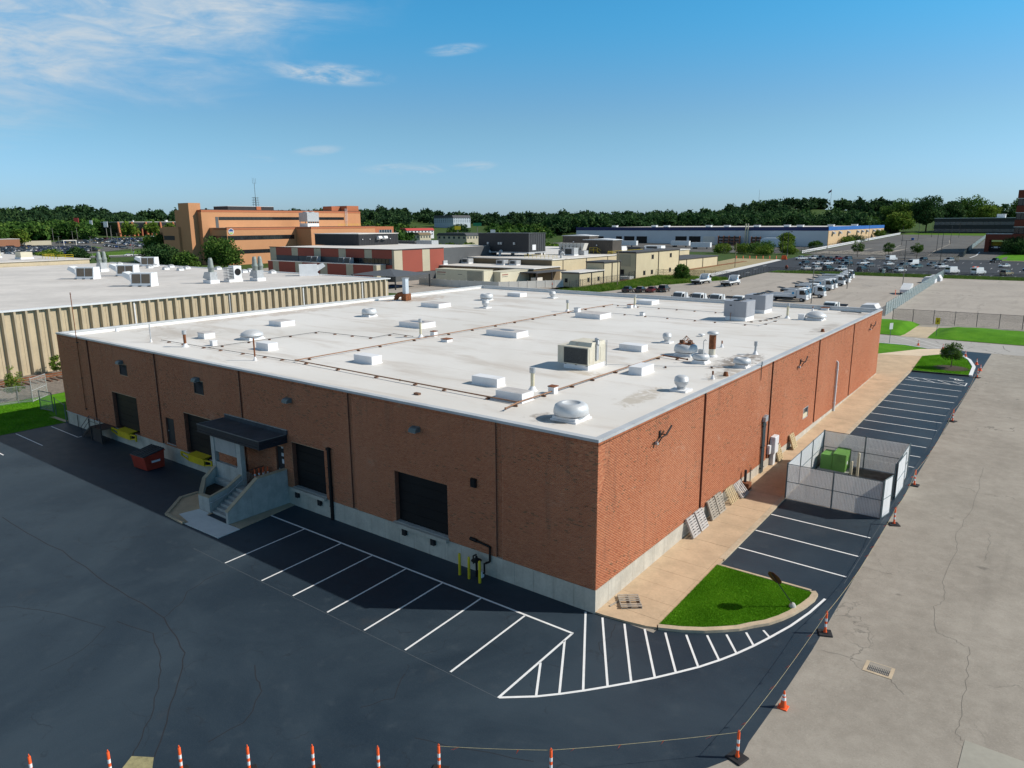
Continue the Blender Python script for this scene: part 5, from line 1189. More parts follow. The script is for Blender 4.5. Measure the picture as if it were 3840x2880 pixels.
turbine(-40.55,41.4,0.45,'round turbine vent behind the rear left fan'); turbine(-40.4,55.9,0.45,'round turbine vent at the back of the roof'); turbine(-10.75,29.8,0.38,'banded turbine vent behind the beige unit'); turbine(-1.98,13.4,0.44,'round turbine vent close to the sunny roof edge')
def stack(x, y, h, r, label, body='cream', cap=True, lean=0.0):
    t = thing('vent_stack', label, 'vent pipe', (x,y,ZR), group='thin roof vent stacks')
    mb = MB(); mb.lathe((0,0,0), [(r*2.6,0),(r*2.2,0.05),(r*1.3,0.22),(r*1.05,0.3)], 12); mb.build('boot', M['curb'], t)
    mb = MB(); mb.cyl((0,0,0.2),(0,0,h),r,n=10); mb.build('pipe', M[body], t)
    if cap: mb = MB(); mb.cyl((0,0,h-0.05),(0,0,h+0.28),r*1.5,n=12); mb.build('cap', M['galv'], t)
    return t
stack(-30.45,19.6,1.45,0.11,'cream vent stack with metal cap in the middle of the roof'); stack(-9.48,8.0,1.2,0.13,'cream vent stack between two curbs near the front edge'); stack(-30.15,43.9,1.1,0.12,'cream vent stack where the pipes meet at the back'); stack(-25.7,52.2,1.35,0.12,'cream vent stack beside the rear box'); stack(-7.3,52.2,1.35,0.12,'cream vent stack right of the grey units')
stack(-43.5,4.15,1.15,0.12,'rusty vent post with white cap near the front left edge','rust'); stack(-32.9,3.9,1.75,0.06,'thin rusty pole near the front roof edge','rust',False); stack(-48.5,3.7,1.6,0.05,'thin grey pole at the front left roof edge','galv',False)
stack(-2.6,28.6,0.75,0.09,'small galvanised vent near the sunny roof edge','galv'); stack(-6.0,30.3,0.55,0.06,'short dark red stub pipe behind the rusty stack','rust',False); stack(-1.72,17.8,0.55,0.06,'short rusty stub pipe on the sunny roof edge','rust',False); stack(-7.0,60.8,0.5,0.06,'short rusty stub at the rear parapet','rust',False)
t = thing('rusty_stack', 'tall rusty flue with a flat mushroom cap', 'flue', (-5.0,25.7,ZR))
mb = MB(); mb.lathe((0,0,0), [(0.42,0),(0.40,0.12),(0.30,0.16)], 16); mb.build('boot', M['curb'], t); mb = MB(); mb.cyl((0,0,0.1),(0,0,0.62),0.26,n=18); mb.build('lower_pipe', M['rtutop'], t); mb = MB(); mb.cyl((0,0,0.62),(0,0,1.72),0.27,n=18); mb.build('pipe', M['rust'], t)
mb = MB(); mb.lathe((0,0,1.72), [(0.28,0.0),(0.44,0.06),(0.45,0.16),(0.30,0.26),(0,0.30)], 20); mb.build('cap', M['alu'], t)
mb = MB(); mb.lathe((0,0,0), [(0.10,0),(0.10,0.1),(0.30,0.14),(0.30,0.2),(0,0.24)], 16); mb.single('flat_vent', M['curb'], 'flat white capped vent behind the rusty flue', 'roof vent', (-9.76,35.0,ZR))
for x, y, s, h, m, lab in ((-8.07,8.2,0.22,0.42,'rust','small white box with rusty lid near the front pipe'),(-30.0,20.9,0.24,0.45,'rust','small white box with rusty lid beside the tall middle vent'),(-26.95,19.3,0.36,0.22,'rust','low box with dark red lid in the middle of the roof'),(-42.1,5.95,0.22,0.4,'curb','small white box at the front left'),(-46.7,8.0,0.55,0.5,'lid','grey lidded box near the front left corner'),(-28.85,44.0,0.28,0.5,'galv','small capped box on the pipe junction'),(-25.9,51.4,0.28,0.4,'rust','small box at the foot of the rear vent'),(-21.2,45.5,0.22,0.35,'galv','small capped box between the thin white pipes'),(-5.7,51.9,0.3,0.55,'curb','white box left of the far domed fan'),(-6.0,62.4,0.4,0.25,'rust','low dark lidded box by the rear parapet')):
    t = thing('roof_box', lab, 'roof box', (x,y,ZR), group='small boxes on the roof')
    mb = MB(); mb.box(-s,s,-s,s,0,h); mb.build('box', M['curb'], t); mb = MB(); mb.box(-s-0.03,s+0.03,-s-0.03,s+0.03,h,h+0.06); mb.build('lid', M[m], t)
for x, y, lab in ((-1.4,19.3,'small rusty cone drain cap by the sunny edge'),(-1.55,44.1,'small dark cone cap at the far sunny edge'),(-58.2,5.2,'small white dome by the left parapet')):
    mb = MB(); mb.lathe((0,0,0), [(0.20,0),(0.18,0.05),(0.13,0.28),(0,0.3)], 12); mb.single('drain_cap', M['rust'] if 'white' not in lab else M['curb'], lab, 'drain cap', (x,y,ZR))
# old beige packaged unit
t = thing('rooftop_unit', 'old beige rooftop air unit with dark coil and rusty top', 'air unit', (-9.95,15.4,ZR))
mb = MB(); mb.box(-2.05,0.0,0.0,2.35,0,0.34); mb.build('curb', M['curb'], t)
mb = MB(); mb.box(-2.55,0.03,-0.05,2.4,0.34,1.62); mb.build('cabinet', M['rtu'], t)
mb = MB(); mb.box(-2.0,-0.06,-0.075,-0.051,0.42,1.54); cf = mb.build('coil', M['coil'], t)
for k in range(14): mb = MB(); z = 0.46+0.076*k; mb.box(-1.98,-0.08,-0.082,-0.076,z,z+0.012); mb.build('fin', M['dark'], t)
mb = MB(); mb.add([(-1.95,0.35,1.621),(0.02,0.35,1.621),(0.02,2.38,1.621),(-1.95,2.38,1.621),(-1.85,0.55,1.90),(-0.02,0.55,1.90),(-0.02,2.3,1.90),(-1.85,2.3,1.90)], [(4,5,6,7)]+[(k,(k+1)%4,4+(k+1)%4,4+k) for k in range(4)]); mb.build('top_hood', M['rtutop'], t)
mb = MB(); mb.box(0.031,0.13,0.95,1.25,0.62,1.75); mb.tube([(0.08,1.1,1.7),(0.0,1.25,1.98),(-0.3,1.6,2.0)],0.14,10); mb.build('flue_duct', M['galv'], t)
mb = MB(); mb.box(0.031,0.05,0.1,0.6,0.5,1.5); mb.build('access_panel', M['rtu'], t); mb = MB(); mb.box(0.031,0.05,1.6,2.3,0.5,1.5); mb.build('access_panel', M['rtu'], t)
mb = MB(); mb.tube([(0.1,2.42,0.0),(0.1,2.42,1.9)],0.03); mb.build('conduit', M['galv'], t)
for x in (-1.9,-1.0,-0.1): mb = MB(); mb.box(x-0.08,x+0.08,-0.05,0.1,0.343 if False else 0.30,0.339); mb.build('lug', M['dark'], t)
# grey units
for i, (x, y, lab) in enumerate(((-10.15,47.2,'front of the two grey rooftop air units'),(-10.7,54.8,'rear of the two grey rooftop air units'))):
    t = thing('rooftop_unit', lab, 'air unit', (x,y,ZR), group='grey rooftop air units')
    mb = MB(); mb.box(-2.15,0.05,0,2.55,0,0.42); mb.build('curb', M['curb'], t)
    mb = MB(); mb.cbox(-2.3,0.1,-0.06,2.65,0.42,2.05,0.02); mb.build('cabinet', M['rtug'], t)
    for a, b in ((-2.26,-1.15),(-1.10,0.06)): mb = MB(); mb.box(a,b,-0.075,-0.061,0.5,2.0); mb.build('panel', M['rtug'], t)
    mb = MB(); mb.box(-1.7,-1.45,-0.083,-0.076,1.55,1.66); mb.build('badge', M['black'], t)
    mb = MB(); mb.box(0.101,0.115,0.1,2.5,0.5,2.0); mb.build('panel', M['rtug'], t)
    for yy in (0.7,1.8): mb = MB(); mb.lathe((-1.1,yy,2.05), [(0.46,0),(0.46,0.08),(0.40,0.09),(0.0,0.06)], 18); mb.build('fan_grille', M['dark'], t)
    mb = MB(); mb.tube([(-1.5,-0.2,0.0),(-1.5,-0.2,0.8),(-1.5,-0.06,0.8)],0.03); mb.build('gas_pipe', M['rustpipe'], t)
# duct elbow by the left parapet
t = thing('duct_elbow', 'rusty duct elbow rising into a pale vertical duct', 'duct', (-55.6,42.0,ZR))
mb = MB(); mb.tube([(-0.9,-0.4,0.0),(-0.9,-0.4,0.3),(-0.65,-0.25,0.72),(-0.15,0.0,0.85),(0.1,0.1,0.85)],0.33,12); mb.build('elbow', M['rust'], t)
mb = MB(); mb.box(0.0,0.9,-0.3,0.7,0.05,0.95); mb.build('plenum', M['rust'], t); mb = MB(); mb.box(0.15,0.75,-0.15,0.45,0.951,3.0); mb.build('vertical_duct', PM('pale_duct',(0.50,0.56,0.62),0.5,0.1,1,streak=0.35,dirt=(0.3,0.2,0.12)), t); mb = MB(); mb.box(0.08,0.82,-0.22,0.52,3.0,3.08); mb.build('cap', M['galv'], t)
mb = MB(); mb.box(-1.3,-0.5,-0.8,0.0,0.0,0.08); mb.build('curb', M['curb'], t)
# pipes lying on blocks
def gas_line(label, path, r, mat, nblk, z=0.16, blk=0.16):
    t = thing('roof_pipe', label, 'pipe', (path[0][0],path[0][1],ZR), group='pipes on wood blocks across the roof')
    mb = MB(); P3 = [(p[0]-path[0][0],p[1]-path[0][1],z) for p in path]; mb.tube(P3, r, 8)
    for p in P3: mb.lathe((p[0],p[1],p[2]), [(r*1.35,-r*1.3),(r*1.35,r*1.3)], 8)
    mb.build('pipe', mat, t)
    seg = [math.dist(a,b) for a,b in zip(P3,P3[1:])]; tot = sum(seg)
    for k in range(nblk):
        s = tot*(k+0.5+rnd.uniform(-0.2,0.2))/nblk; i = 0
        while s > seg[i] and i < len(seg)-1: s -= seg[i]; i += 1
        a, b = Vector(P3[i]), Vector(P3[i+1]); p = a.lerp(b, s/seg[i]); d = (b-a).normalized()
        mb = MB(); R = Matrix.Rotation(math.atan2(d.y,d.x),3,'Z'); mb.obox((p.x,p.y,(z-r)/2),(blk*0.6,blk*2.0,z-r),R); mb.build('block', M['wood'], t)
gas_line('thick rusty pipe along the front edge of the roof', [(-29.7,5.25),(-18,4.85),(-8.03,4.55)], 0.045, M['rustpipe'], 6)
gas_line('thick rusty pipe running back from the front edge by the beige unit', [(-7.75,3.0),(-8.03,4.6),(-7.92,23.2)], 0.045, M['rustpipe'], 7)
gas_line('short rusty pipe branching to the small round fan', [(-7.92,23.2),(-5.7,22.7)], 0.05, M['rust'], 1)
gas_line('long rusty pipe running back through the middle of the roof', [(-29.7,5.3),(-29.5,19.3),(-29.25,31),(-29.3,46.2),(-28.9,52.4)], 0.042, M['rustpipe'], 13)
gas_line('thin pipe crossing the back of the roof to the grey units', [(-28.9,52.4),(-14.3,52.3)], 0.025, M['galv'], 6, 0.12)
gas_line('thin dark pipe along the front left edge of the roof', [(-48.2,4.5),(-40.9,4.7),(-29.8,5.2)], 0.022, M['dark'], 7, 0.12)
gas_line('thin dark pipe zigzagging past the domed fan', [(-40.9,4.75),(-40.86,7.7),(-40.6,16.0),(-33.5,16.5),(-33.7,19.3),(-31.0,19.15)], 0.022, M['dark'], 10, 0.12)
gas_line('thin pipe crossing the roof in front of the grey units', [(-24.6,44.8),(-7.65,44.2),(-7.5,50.0)], 0.022, M['galv'], 8, 0.12)
gas_line('thin pipe from the beige unit to the sunny edge fan', [(-9.8,17.6),(-6.0,19.5),(-1.9,22.3)], 0.018, M['galv'], 3, 0.12)
gas_line('short dark conduit right of the grey units', [(-9.6,46.4),(-8.6,48.6),(-8.3,53.4)], 0.02, M['dark'], 6, 0.10)
mb = MB(); mb.tube([(-1.2,0.1,0.04),(-0.4,-0.1,0.05),(0.2,0.05,0.05),(0.9,-0.15,0.04)],0.04,6); mb.lathe((0.9,-0.15,0.0), [(0.16,0),(0.16,0.08),(0,0.1)], 10); mb.single('loose_cable', M['dark'], 'loose black cable at the far right roof corner', 'cable', (-2.9,61.6,ZR))
mb = MB(); mb.box(-0.2,0.2,-0.12,0.12,0,0.12); mb.single('loose_block', M['wood'], 'loose wood block near the front roof edge', 'block', (-14.6,3.0,ZR))
# ------------------------------------------------------------------ neighbouring buildings
def bpart(T_, name, mat, *boxes):
    mb = MB()
    for b in boxes: mb.box(*b)
    return mb.build(name, mat, T_, True)
def bldg(name, label, x, y, cat='building', group=None): return thing(name, label, cat, (x,y,G(x,y)), group=group)
# --- ribbed precast building on the left
B = bldg('precast_warehouse', 'long beige ribbed concrete building with a pale flat roof beyond the tracks', -87.2, 69)
bpart(B, 'wall', M['beige'], (-200,-87.2,-60,69,0.0,8.32))
rb = MB(); rb.add([(0,-0.26,0),(0.42,-0.12,0),(0.42,0.12,0),(0,0.26,0),(0,-0.26,8.1),(0.42,-0.12,8.1),(0.42,0.12,8.1),(0,0.26,8.1)], [(4,5,6,7),(0,1,5,4),(1,2,6,5),(2,3,7,6)])
r0 = rb.build('rib', M['beiged'], B); y = -12.0; k = 0
while y < 68.6:
    r = r0 if k == 0 else r0.copy()
    if k: COL.objects.link(r)
    r.location = Vector((-87.2,y,0.2))-B.location; y += 1.29; k += 1
k = 0; y = -11.4
while y < 68.5:
    if k % 2 == 0: bpart(B, 'panel_joint', M['brownp'], (-87.199,-87.19,y-0.012,y+0.012,0.4,8.25))
    y += 1.29; k += 1
for y in (-4.0,9.62,20.4,35.1,48.9,62.0,67.9): bpart(B, 'downspout', M['whitem'], (-87.19,-87.0,y+0.30,y+0.48,0.3,8.1))
bpart(B, 'coping', M['whitem'], (-87.75,-86.75,-60,69.3,8.321,8.5), (-200,-87.76,68.7,69.3,8.321,8.5))
bpart(B, 'roof', M['roof2'], (-200,-87.76,-60,68.69,8.321,8.36))
B2 = bldg('precast_warehouse', 'higher pale roofed section of the beige building at far left', -200.2, 63)
bpart(B2, 'wall', M['beige'], (-330,-200.2,-60,63.5,0.5,9.55)); bpart(B2, 'roof', M['roof2'], (-330.3,-199.9,-60.3,63.8,9.551,9.7))
for i in range(4):
    mb = MB(); mb.lathe((0,0,0), [(0.5,0),(0.5,0.6),(0.35,0.95),(0,1.1)], 12); o = mb.single('arched_vent', M['brownp'], 'small brown arched vent, one of four in a row on the left roof', 'roof vent', (-199.0,30.0+2.1*i,8.36), 'arched vents in a row')
def hood_unit(x, y, z, rz, label, s=1.0):
    t = thing('hooded_air_unit', label, 'air unit', (x,y,z), rz, 'hooded air units on the pale roof')
    mb = MB(); mb.box(-1.9*s,1.9*s,-1.3*s,1.3*s,0,0.35*s); mb.build('curb', M['curb'], t)
    mb = MB(); mb.extr([(-1.2*s,0.35*s),(1.2*s,0.35*s),(1.2*s,2.3*s),(-0.9*s,2.3*s)], 'x', -1.7*s, 1.9*s); mb.build('housing', M['whitem'], t)
    for a, b in ((-1.45,0.05),(0.2,1.7)):
        mb = MB(); zz = lambda v: 0.35+(v)*1.95
        f = lambda v: -1.2+0.3*v-0.02
        mb.add([(a*s,f(0.1)*s,zz(0.1)*s),(b*s,f(0.1)*s,zz(0.1)*s),(b*s,f(0.9)*s,zz(0.9)*s),(a*s,f(0.9)*s,zz(0.9)*s)], [(0,1,2,3)]); mb.build('louvre', PM('louvre_brown', (0.16,0.13,0.10), 0.7, 0.1) if 'louvre_brown' not in bpy.data.materials else bpy.data.materials['louvre_brown'], t)
    mb = MB(); mb.extr([(-1.7*s,0.9*s),(-1.7*s,2.0*s),(-2.9*s,2.5*s),(-3.3*s,1.9*s)], 'y', -1.1*s, 1.1*s); mb.build('intake_hood', M['whitem'], t)
    for sx in (-1.6,0,1.6): mb = MB(); mb.box(sx*s-0.2,sx*s+0.2,-1.6*s,-1.3*s,0,0.15); mb.build('sleeper', M['dark'], t)
    return t
for a in ((-138,36.5,8.36,0.62,'hooded white air unit at left on the pale roof'),(-139.5,45,8.36,0.62,'hooded white air unit in the middle of the pale roof'),(-111,34.2,8.36,0.62,'nearest hooded white air unit on the pale roof'),(-172,66,8.36,0.62,'hooded white air unit farthest back under the dark tree'),(-107.5,66.3,8.36,-2.2,'hooded white air unit at the right end of the pale roof')): hood_unit(*a)
for i, (x,y) in enumerate(((-163.2,61.6),(-168.5,65.5),(-153.5,60.5),(-161,65.8),(-147,60.5),(-151.5,64.6),(-142.9,67.5),(-178,60.0),(-136.7,67.6),(-129.3,67.0),(-120.3,66.5),(-127.5,64.3),(-185,64.5),(-118,61.5))):
    t = thing('skylight', 'small white curb with a grey dome in the field of skylights', 'skylight', (x,y,8.36), group='small skylights on the pale roof')
    mb = MB(); mb.box(-0.6,0.6,-0.6,0.6,0,0.45); mb.build('curb', M['curb'], t); mb = MB(); mb.lathe((0,0,0.45), [(0.75,0),(0.6,0.2),(0,0.35)], 10); mb.build('dome', M['galv'], t)
def metal_stack(x, y, n, label):
    t = thing('exhaust_stack', label, 'exhaust stack', (x,y,8.36), group='tapered steel exhaust stacks')
    mb = MB(); mb.box(-1.2,1.2,-0.9,0.9,0,0.6); mb.build('curb', M['curb'], t)
    mb = MB(); mb.extr([(-1.6,0.9),(0.4,0.6),(0.9,0.6),(0.9,2.0),(-0.9,2.0)], 'y', -0.7, 0.7); mb.build('fan_housing', M['galv'], t)
    for i in range(n): mb = MB(); mb.lathe((0.2,(i-(n-1)/2)*1.15,2.0), [(0.5,0),(0.5,0.6),(0.56,0.65),(0.56,0.85),(0.44,1.3),(0.40,2.0),(0.28,2.5),(0,2.5)], 16); mb.build('stack', M['galvpost'] if False else PM('stack_green_grey',(0.25,0.28,0.26),0.6,0.15,1.0,metal=0.2), t)
    return t
metal_stack(-160,49.1,2,'pair of tall steel exhaust stacks at left on the pale roof'); metal_stack(-106.6,44.2,1,'single tall steel exhaust stack left of the fan unit'); metal_stack(-104.3,52.2,2,'pair of tall steel exhaust stacks right of the fan unit')
t = thing('condenser', 'white condenser with a round black fan between the stacks', 'air unit', (-106.3,48.4,8.36))
mb = MB(); mb.box(-0.9,0.9,-1.4,1.4,0,0.5); mb.build('curb', M['curb'], t); mb = MB(); mb.box(-0.8,0.8,-0.3,1.3,0.5,2.9); mb.build('cabinet', M['whitem'], t)
mb = MB(); mb.cyl((0.8,0.5,1.8),(0.86,0.5,1.8),0.62,n=18); mb.build('fan', M['black'], t)
for k in range(8): mb = MB(); mb.box(-0.7,0.7,-1.5,-0.35,0.6+0.28*k,0.68+0.28*k); mb.build('coil_fin', M['galv'], t)
for x, y, s, lab in ((-232,50,2.2,'pale box unit at far left on the higher roof'),(-214,52.5,1.6,'smaller pale box unit beside the yellow railing')):
    t = thing('roof_unit', lab, 'air unit', (x,y,9.7)); mb = MB(); mb.box(-s*1.3,s*1.3,-s,s,0,0.5); mb.build('curb', M['curb'], t); mb = MB(); mb.box(-s*1.2,s*1.2,-s*0.9,s*0.9,0.5,s*1.2); mb.build('cabinet', M['genset'], t)
t = thing('roof_railing', 'yellow pipe railing on the higher left roof', 'railing', (-208,57,9.7))
for a, b in (((-6,0),(4,0)),((4,0),(4,4)),((-6,0),(-6,3))):
    mb = MB()
    for z in (0.6,1.1): mb.cyl((*a,z),(*b,z),0.05,n=6)
    n = max(1,int(math.dist(a,b)/2))
    for i in range(n+1): p = (a[0]+(b[0]-a[0])*i/n, a[1]+(b[1]-a[1])*i/n); mb.cyl((*p,0),(*p,1.1),0.05,n=6)
    mb.build('rail_section', M['yellow'], t)
# --- orange brick office block
O = bldg('orange_office', 'large orange brick office block with ribbon windows and a round emblem', -273.6, 151.5)
bpart(O, 'lower_wing', M['orangeb'], (-330,-273.6,151.5,186.9,1.0,17.3)); bpart(O, 'projecting_wing', M['orangeb'], (-330,-262.4,186.95,226,1.0,17.4)); bpart(O, 'end_wing', M['orangeb2'], (-330,-262.8,226.05,239,1.0,17.2))
bpart(O, 'upper_block', M['orangeb'], (-300,-287,148.3,238.4,1.0,25.0), (-315,-300.01,151.6,238.4,1.0,25.0), (-330,-315.01,163,238.4,1.0,25.0)); bpart(O, 'recess_wall', M['orangeb'], (-298.3,-293.5,147.2,148.29,1.0,25.0)); bpart(O, 'stair_tower', M['orangeb'], (-298.4,-290,144.5,150.0,1.0,27.9)); bpart(O, 'left_annex', M['orangeb'], (-312,-298.5,143.6,148.0,1.0,17.8), (-302,-298.41,145.0,150,1.0,25.0)); bpart(O, 'roof_tower', M['orangeb2'], (-299,-288,230.4,238.3,25.01,27.8), (-300,-293,224.5,230.0,25.01,27.6))
for x1, y0, y1, z in ((-273.6,151.5,186.9,17.3),(-262.4,186.95,226,17.4),(-287,148.3,238.4,25.0)): bpart(O, 'parapet_band', M['orangeb2'], (x1-0.3,x1+0.12,y0,y1,z-0.9,z), (x1-10,x1-0.31,y0-0.1,y0+0.2,z-0.9,z)); bpart(O, 'coping', M['trim'], (x1-0.5,x1+0.2,y0-0.15,y1,z+0.001,z+0.18))
bpart(O, 'lower_roof', M['roof2'], (-286.9,-274.2,151.9,186.9,17.31,17.36), (-286.9,-263,187,226,17.41,17.45))
def ribbon_windows(x, y0, y1, z0, z1, n, par):
    bpart(par, 'window_recess', M['black'], (x+0.001,x+0.03,y0,y1,z0,z1))
    w = (y1-y0)/n
    for i in range(n): bpart(par, 'window', M['glass'], (x+0.031,x+0.06,y0+i*w+0.09,y0+(i+1)*w-0.09,z0+0.12,z1-0.12))
ribbon_windows(-273.6,151.7,185.9,12.0,13.9,18,O); ribbon_windows(-273.6,151.7,186.6,6.1,7.8,18,O); ribbon_windows(-262.4,187.5,200,6.1,7.8,6,O); ribbon_windows(-287,156.4,227.3,20.6,22.0,30,O)
for z0, z1 in ((12.0,13.9),(6.1,7.8)):
    bpart(O, 'window_recess', M['black'], (-287,-273.7,151.47,151.499,z0,z1)); bpart(O, 'window_recess', M['black'], (-311.5,-302.2,143.57,143.599,z0,z1))
    for i in range(5): bpart(O, 'window', M['glass'], (-286.8+2.6*i,-284.4+2.6*i,151.44,151.469,z0+0.12,z1-0.12))
bpart(O, 'terrace_band', M['greyp'], (-287,-286.94,154.8,156.2,17.4,22.0))
bpart(O, 'glazed_bay', M['glassb'], (-262.79,-262.7,229,237.5,13.8,15.6))
for i in range(6): bpart(O, 'mullion', M['whitem'], (-262.69,-262.62,229+1.7*i-0.06,229+1.7*i+0.06,13.8,15.6))
em = MB(); em.cyl((-273.599,153.5,15.7),(-273.45,153.5,15.7),1.28,n=28); e = em.build('round_emblem', M['label'], O, True)
for nm, z0, z1, mt in (('emblem_sky', 0.12, 1.05, PM('emblem_blue',(0.012,0.05,0.20),0.5,0.05)), ('emblem_field', -1.05, -0.42, PM('emblem_green',(0.36,0.46,0.05),0.5,0.05)), ('emblem_stripe', -0.22, -0.05, bpy.data.materials['emblem_blue'] if 'emblem_blue' in bpy.data.materials else None)):
    pts = []; R_ = 1.06
    zs_ = [z0+(z1-z0)*i/8 for i in range(9)]
    vs = [(-273.44,153.5-math.sqrt(max(R_*R_-z*z,0)),15.7+z) for z in zs_]+[(-273.44,153.5+math.sqrt(max(R_*R_-z*z,0)),15.7+z) for z in zs_[::-1]]
    mb = MB(); mb.add(vs, [tuple(range(len(vs)))]); mb.build(nm, mt or bpy.data.materials['emblem_blue'], O, True)
t = bldg('roof_penthouse', 'low black penthouse on the orange office roof', -300, 169.5); t.location.z = 25.0
bpart(t, 'walls', M['blackp'], (-312,-300,169.5,194.4,25.01,27.0)); bpart(t, 'railing', M['whitem'], (-312,-300,169.5,194.4,27.001,27.12)); bpart(t, 'brick_pier', M['orangeb2'], (-300.01,-299.6,184.5,187,25.01,27.05))
t = thing('antenna_tower', 'lattice antenna mast standing on the orange office roof', 'antenna', (-306,188.6,27.12))
for sx in (-0.9,0.9):
    for sy in (-0.9,0.9): mb = MB(); mb.cyl((sx,sy,0),(sx*0.8,sy*0.8,4.6),0.09,n=6); mb.build('tower_leg', M['galvpost'], t)
for k in range(4): mb = MB(); z = 0.9+1.1*k; mb.box(-1.25,1.25,-1.25,1.25,z,z+0.14); mb.build('platform', M['galvpost'], t)
mb = MB(); mb.cyl((0,0,0),(0,0,11.5),0.11,n=8); mb.build('mast', M['galvpost'], t)
for sx in (-0.9,0.0,0.9): mb = MB(); mb.cyl((0,sx,11.0),(0,sx,13.6),0.06,n=6); mb.build('whip_antenna', M['galvpost'], t)
mb = MB(); mb.beam((0,-0.95,11.1),(0,0.95,11.1),0.08); mb.build('cross_arm', M['galvpost'], t)
t = thing('cooling_tower', 'pale grey cooling tower on the lower orange roof', 'cooling tower', (-276,197,17.45))
bpart(t, 'casing', M['galv'], (-279.5,-273.2,193.6,200.4,19.8,24.0)); bpart(t, 'basin', M['whitem'], (-279.4,-273.3,193.7,200.3,17.46,19.0))
for k in range(5): bpart(t, 'louvre_bay', M['dark'], (-273.31,-273.25,194+1.3*k,195.0+1.3*k,19.02,19.78))
for k in (0,1): mb = MB(); mb.cyl((-276.4,195.3+3.3*k,24.0),(-276.4,195.3+3.3*k,24.4),1.4,n=18); mb.build('fan_ring', M['galv'], t, True)
bpart(t, 'legs', M['whitem'], *[(x-0.12,x+0.12,y-0.12,y+0.12,19.0,19.8) for x in (-279.2,-273.5) for y in (193.9,197,200.1)])
t = thing('roof_rail', 'yellow and white rails along the lower orange roof', 'railing', (-266,206,17.45))
mb = MB()
for z in (0.6,1.1): mb.cyl((0,0,z),(0,14,z),0.05,n=5)
for k in range(8): mb.cyl((0,2*k,0),(0,2*k,1.1),0.05,n=5)
mb.build('rail', M['yellow'], t)
t = thing('wall_ladder', 'caged white ladder on the upper orange wall', 'ladder', (-286.8,228.6,17.45))
mb = MB()
for s in (-0.5,0.5): mb.cyl((0,s,0),(0,s,9.0),0.06,n=5); mb.cyl((0.6,s,2.5),(0.6,s,9.0),0.05,n=5)
for k in range(14): mb.cyl((0,-0.5,0.6*k+0.4),(0,0.5,0.6*k+0.4),0.04,n=5)
mb.build('ladder', M['whitem'], t)
# --- maroon and tan striped building
R = bldg('striped_building', 'maroon and tan panelled two storey building with a grey window band', -145.1, 126)
bpart(R, 'core', M['greyp'], (-206.7,-145.1,126.1,175,1.0,10.9))
STR = (-206.7,-203.2,-194.5,-191.1,-182.5,-179.1,-170.2,-166.7,-158.0,-154.6,-145.8,-145.09)
for i, (a, b) in enumerate(zip(STR, STR[1:])):
    m = M['tanp'] if i % 2 == 0 else M['maroon']
    bpart(R, 'facade_panel', m, (a+0.03,b-0.03,125.98,126.099,8.3,10.9)); bpart(R, 'facade_panel', m, (a+0.03,b-0.03,125.98,126.099,4.0,6.4))
    if i % 2 == 0: bpart(R, 'facade_pier', M['greyp'] if i not in (0,10) else m, (a+0.03,b-0.03,125.985,126.098,6.42,8.28))
for i in range(11): bpart(R, 'window', M['glass'], (-163+1.6*i,-161.6+1.6*i,125.96,126.09,6.5,8.2)) if i < 10 else None
for i, (a, b) in enumerate(((126.0,129.5),(129.5,138.1),(138.1,141.5),(141.5,148.0))):
    bpart(R, 'facade_panel', M['tanp'] if i % 2 == 0 else M['maroon'], (-145.099,-144.98,a+0.03,b-0.03,4.0,10.7))
bpart(R, 'parapet_cap', M['trim'], (-206.9,-144.9,125.8,126.4,10.901,11.1), (-145.6,-144.9,126.41,148,10.901,11.05)); bpart(R, 'roof', M['roof'], (-206.4,-145.7,126.5,175,10.901,10.95))
LA = bldg('striped_annex', 'low maroon and tan annex in front of the striped building', -148.6, 122)
bpart(LA, 'core', M['greyp'], (-202.6,-148.6,122.1,125.9,1.0,6.5))
AN = (-202.6,-199.9,-196.5,-187.6,-183.8,-174.8,-171.2,-162.2,-158.9,-149.9,-148.6)
for i, (a, b) in enumerate(zip(AN, AN[1:])): bpart(LA, 'facade_panel', M['maroon'] if i % 2 == 0 else M['tanp'], (a+0.03,b-0.03,121.98,122.099,1.2,6.5))
bpart(LA, 'end_panel', M['tanp'], (-148.599,-148.5,122.1,125.8,1.2,6.45)); bpart(LA, 'roof', M['roof'], (-202.7,-148.4,121.9,125.85,6.501,6.6))
for i, x in enumerate((-182,-179,-166,-163)):
    t = thing('boxy_vent', 'pale boxy vent on the striped annex roof, number %s from the left pair' % ('one','two','three','four')[i] if False else 'pale boxy vent with slanted front on the striped annex roof', 'air unit', (x,123.9,6.6), group='slanted vents on the striped annex')
    mb = MB(); mb.extr([(-0.9,0),(0.9,0),(0.9,1.8),(-0.4,1.8)], 'x', -1.2, 1.2); mb.build('housing', M['galv'], t); mb = MB(); mb.add([(-1.1,-0.92,0.15),(1.1,-0.92,0.15),(1.1,-0.48,1.65),(-1.1,-0.48,1.65)], [(0,1,2,3)]); mb.build('grille', M['coil'], t)
t = bldg('black_penthouse', 'big black metal clad box on the striped building roof', -187.8, 150); t.location.z = 10.95
bpart(t, 'cladding', M['blackp'], (-212.5,-187.8,150,169.4,10.96,15.0)); bpart(t, 'roof', M['roof'], (-212.7,-187.6,149.8,169.6,15.001,15.2))
for i in range(31): bpart(t, 'cladding_rib', M['blackp'], (-212.3+0.8*i,-212.2+0.8*i,149.94,149.999,11.0,14.6))
for i in range(24): bpart(t, 'cladding_rib', M['blackp'], (-187.799,-187.74,150.3+0.8*i,150.4+0.8*i,11.0,14.6))
for y in (158.5,161.2): mb = MB(); mb.extr([(-187.73,12.9),(-187.73,14.2),(-186.6,14.2),(-186.2,13.4)], 'y', y, y+1.6); mb.build('vent_hood', M['whitem'], t, True)
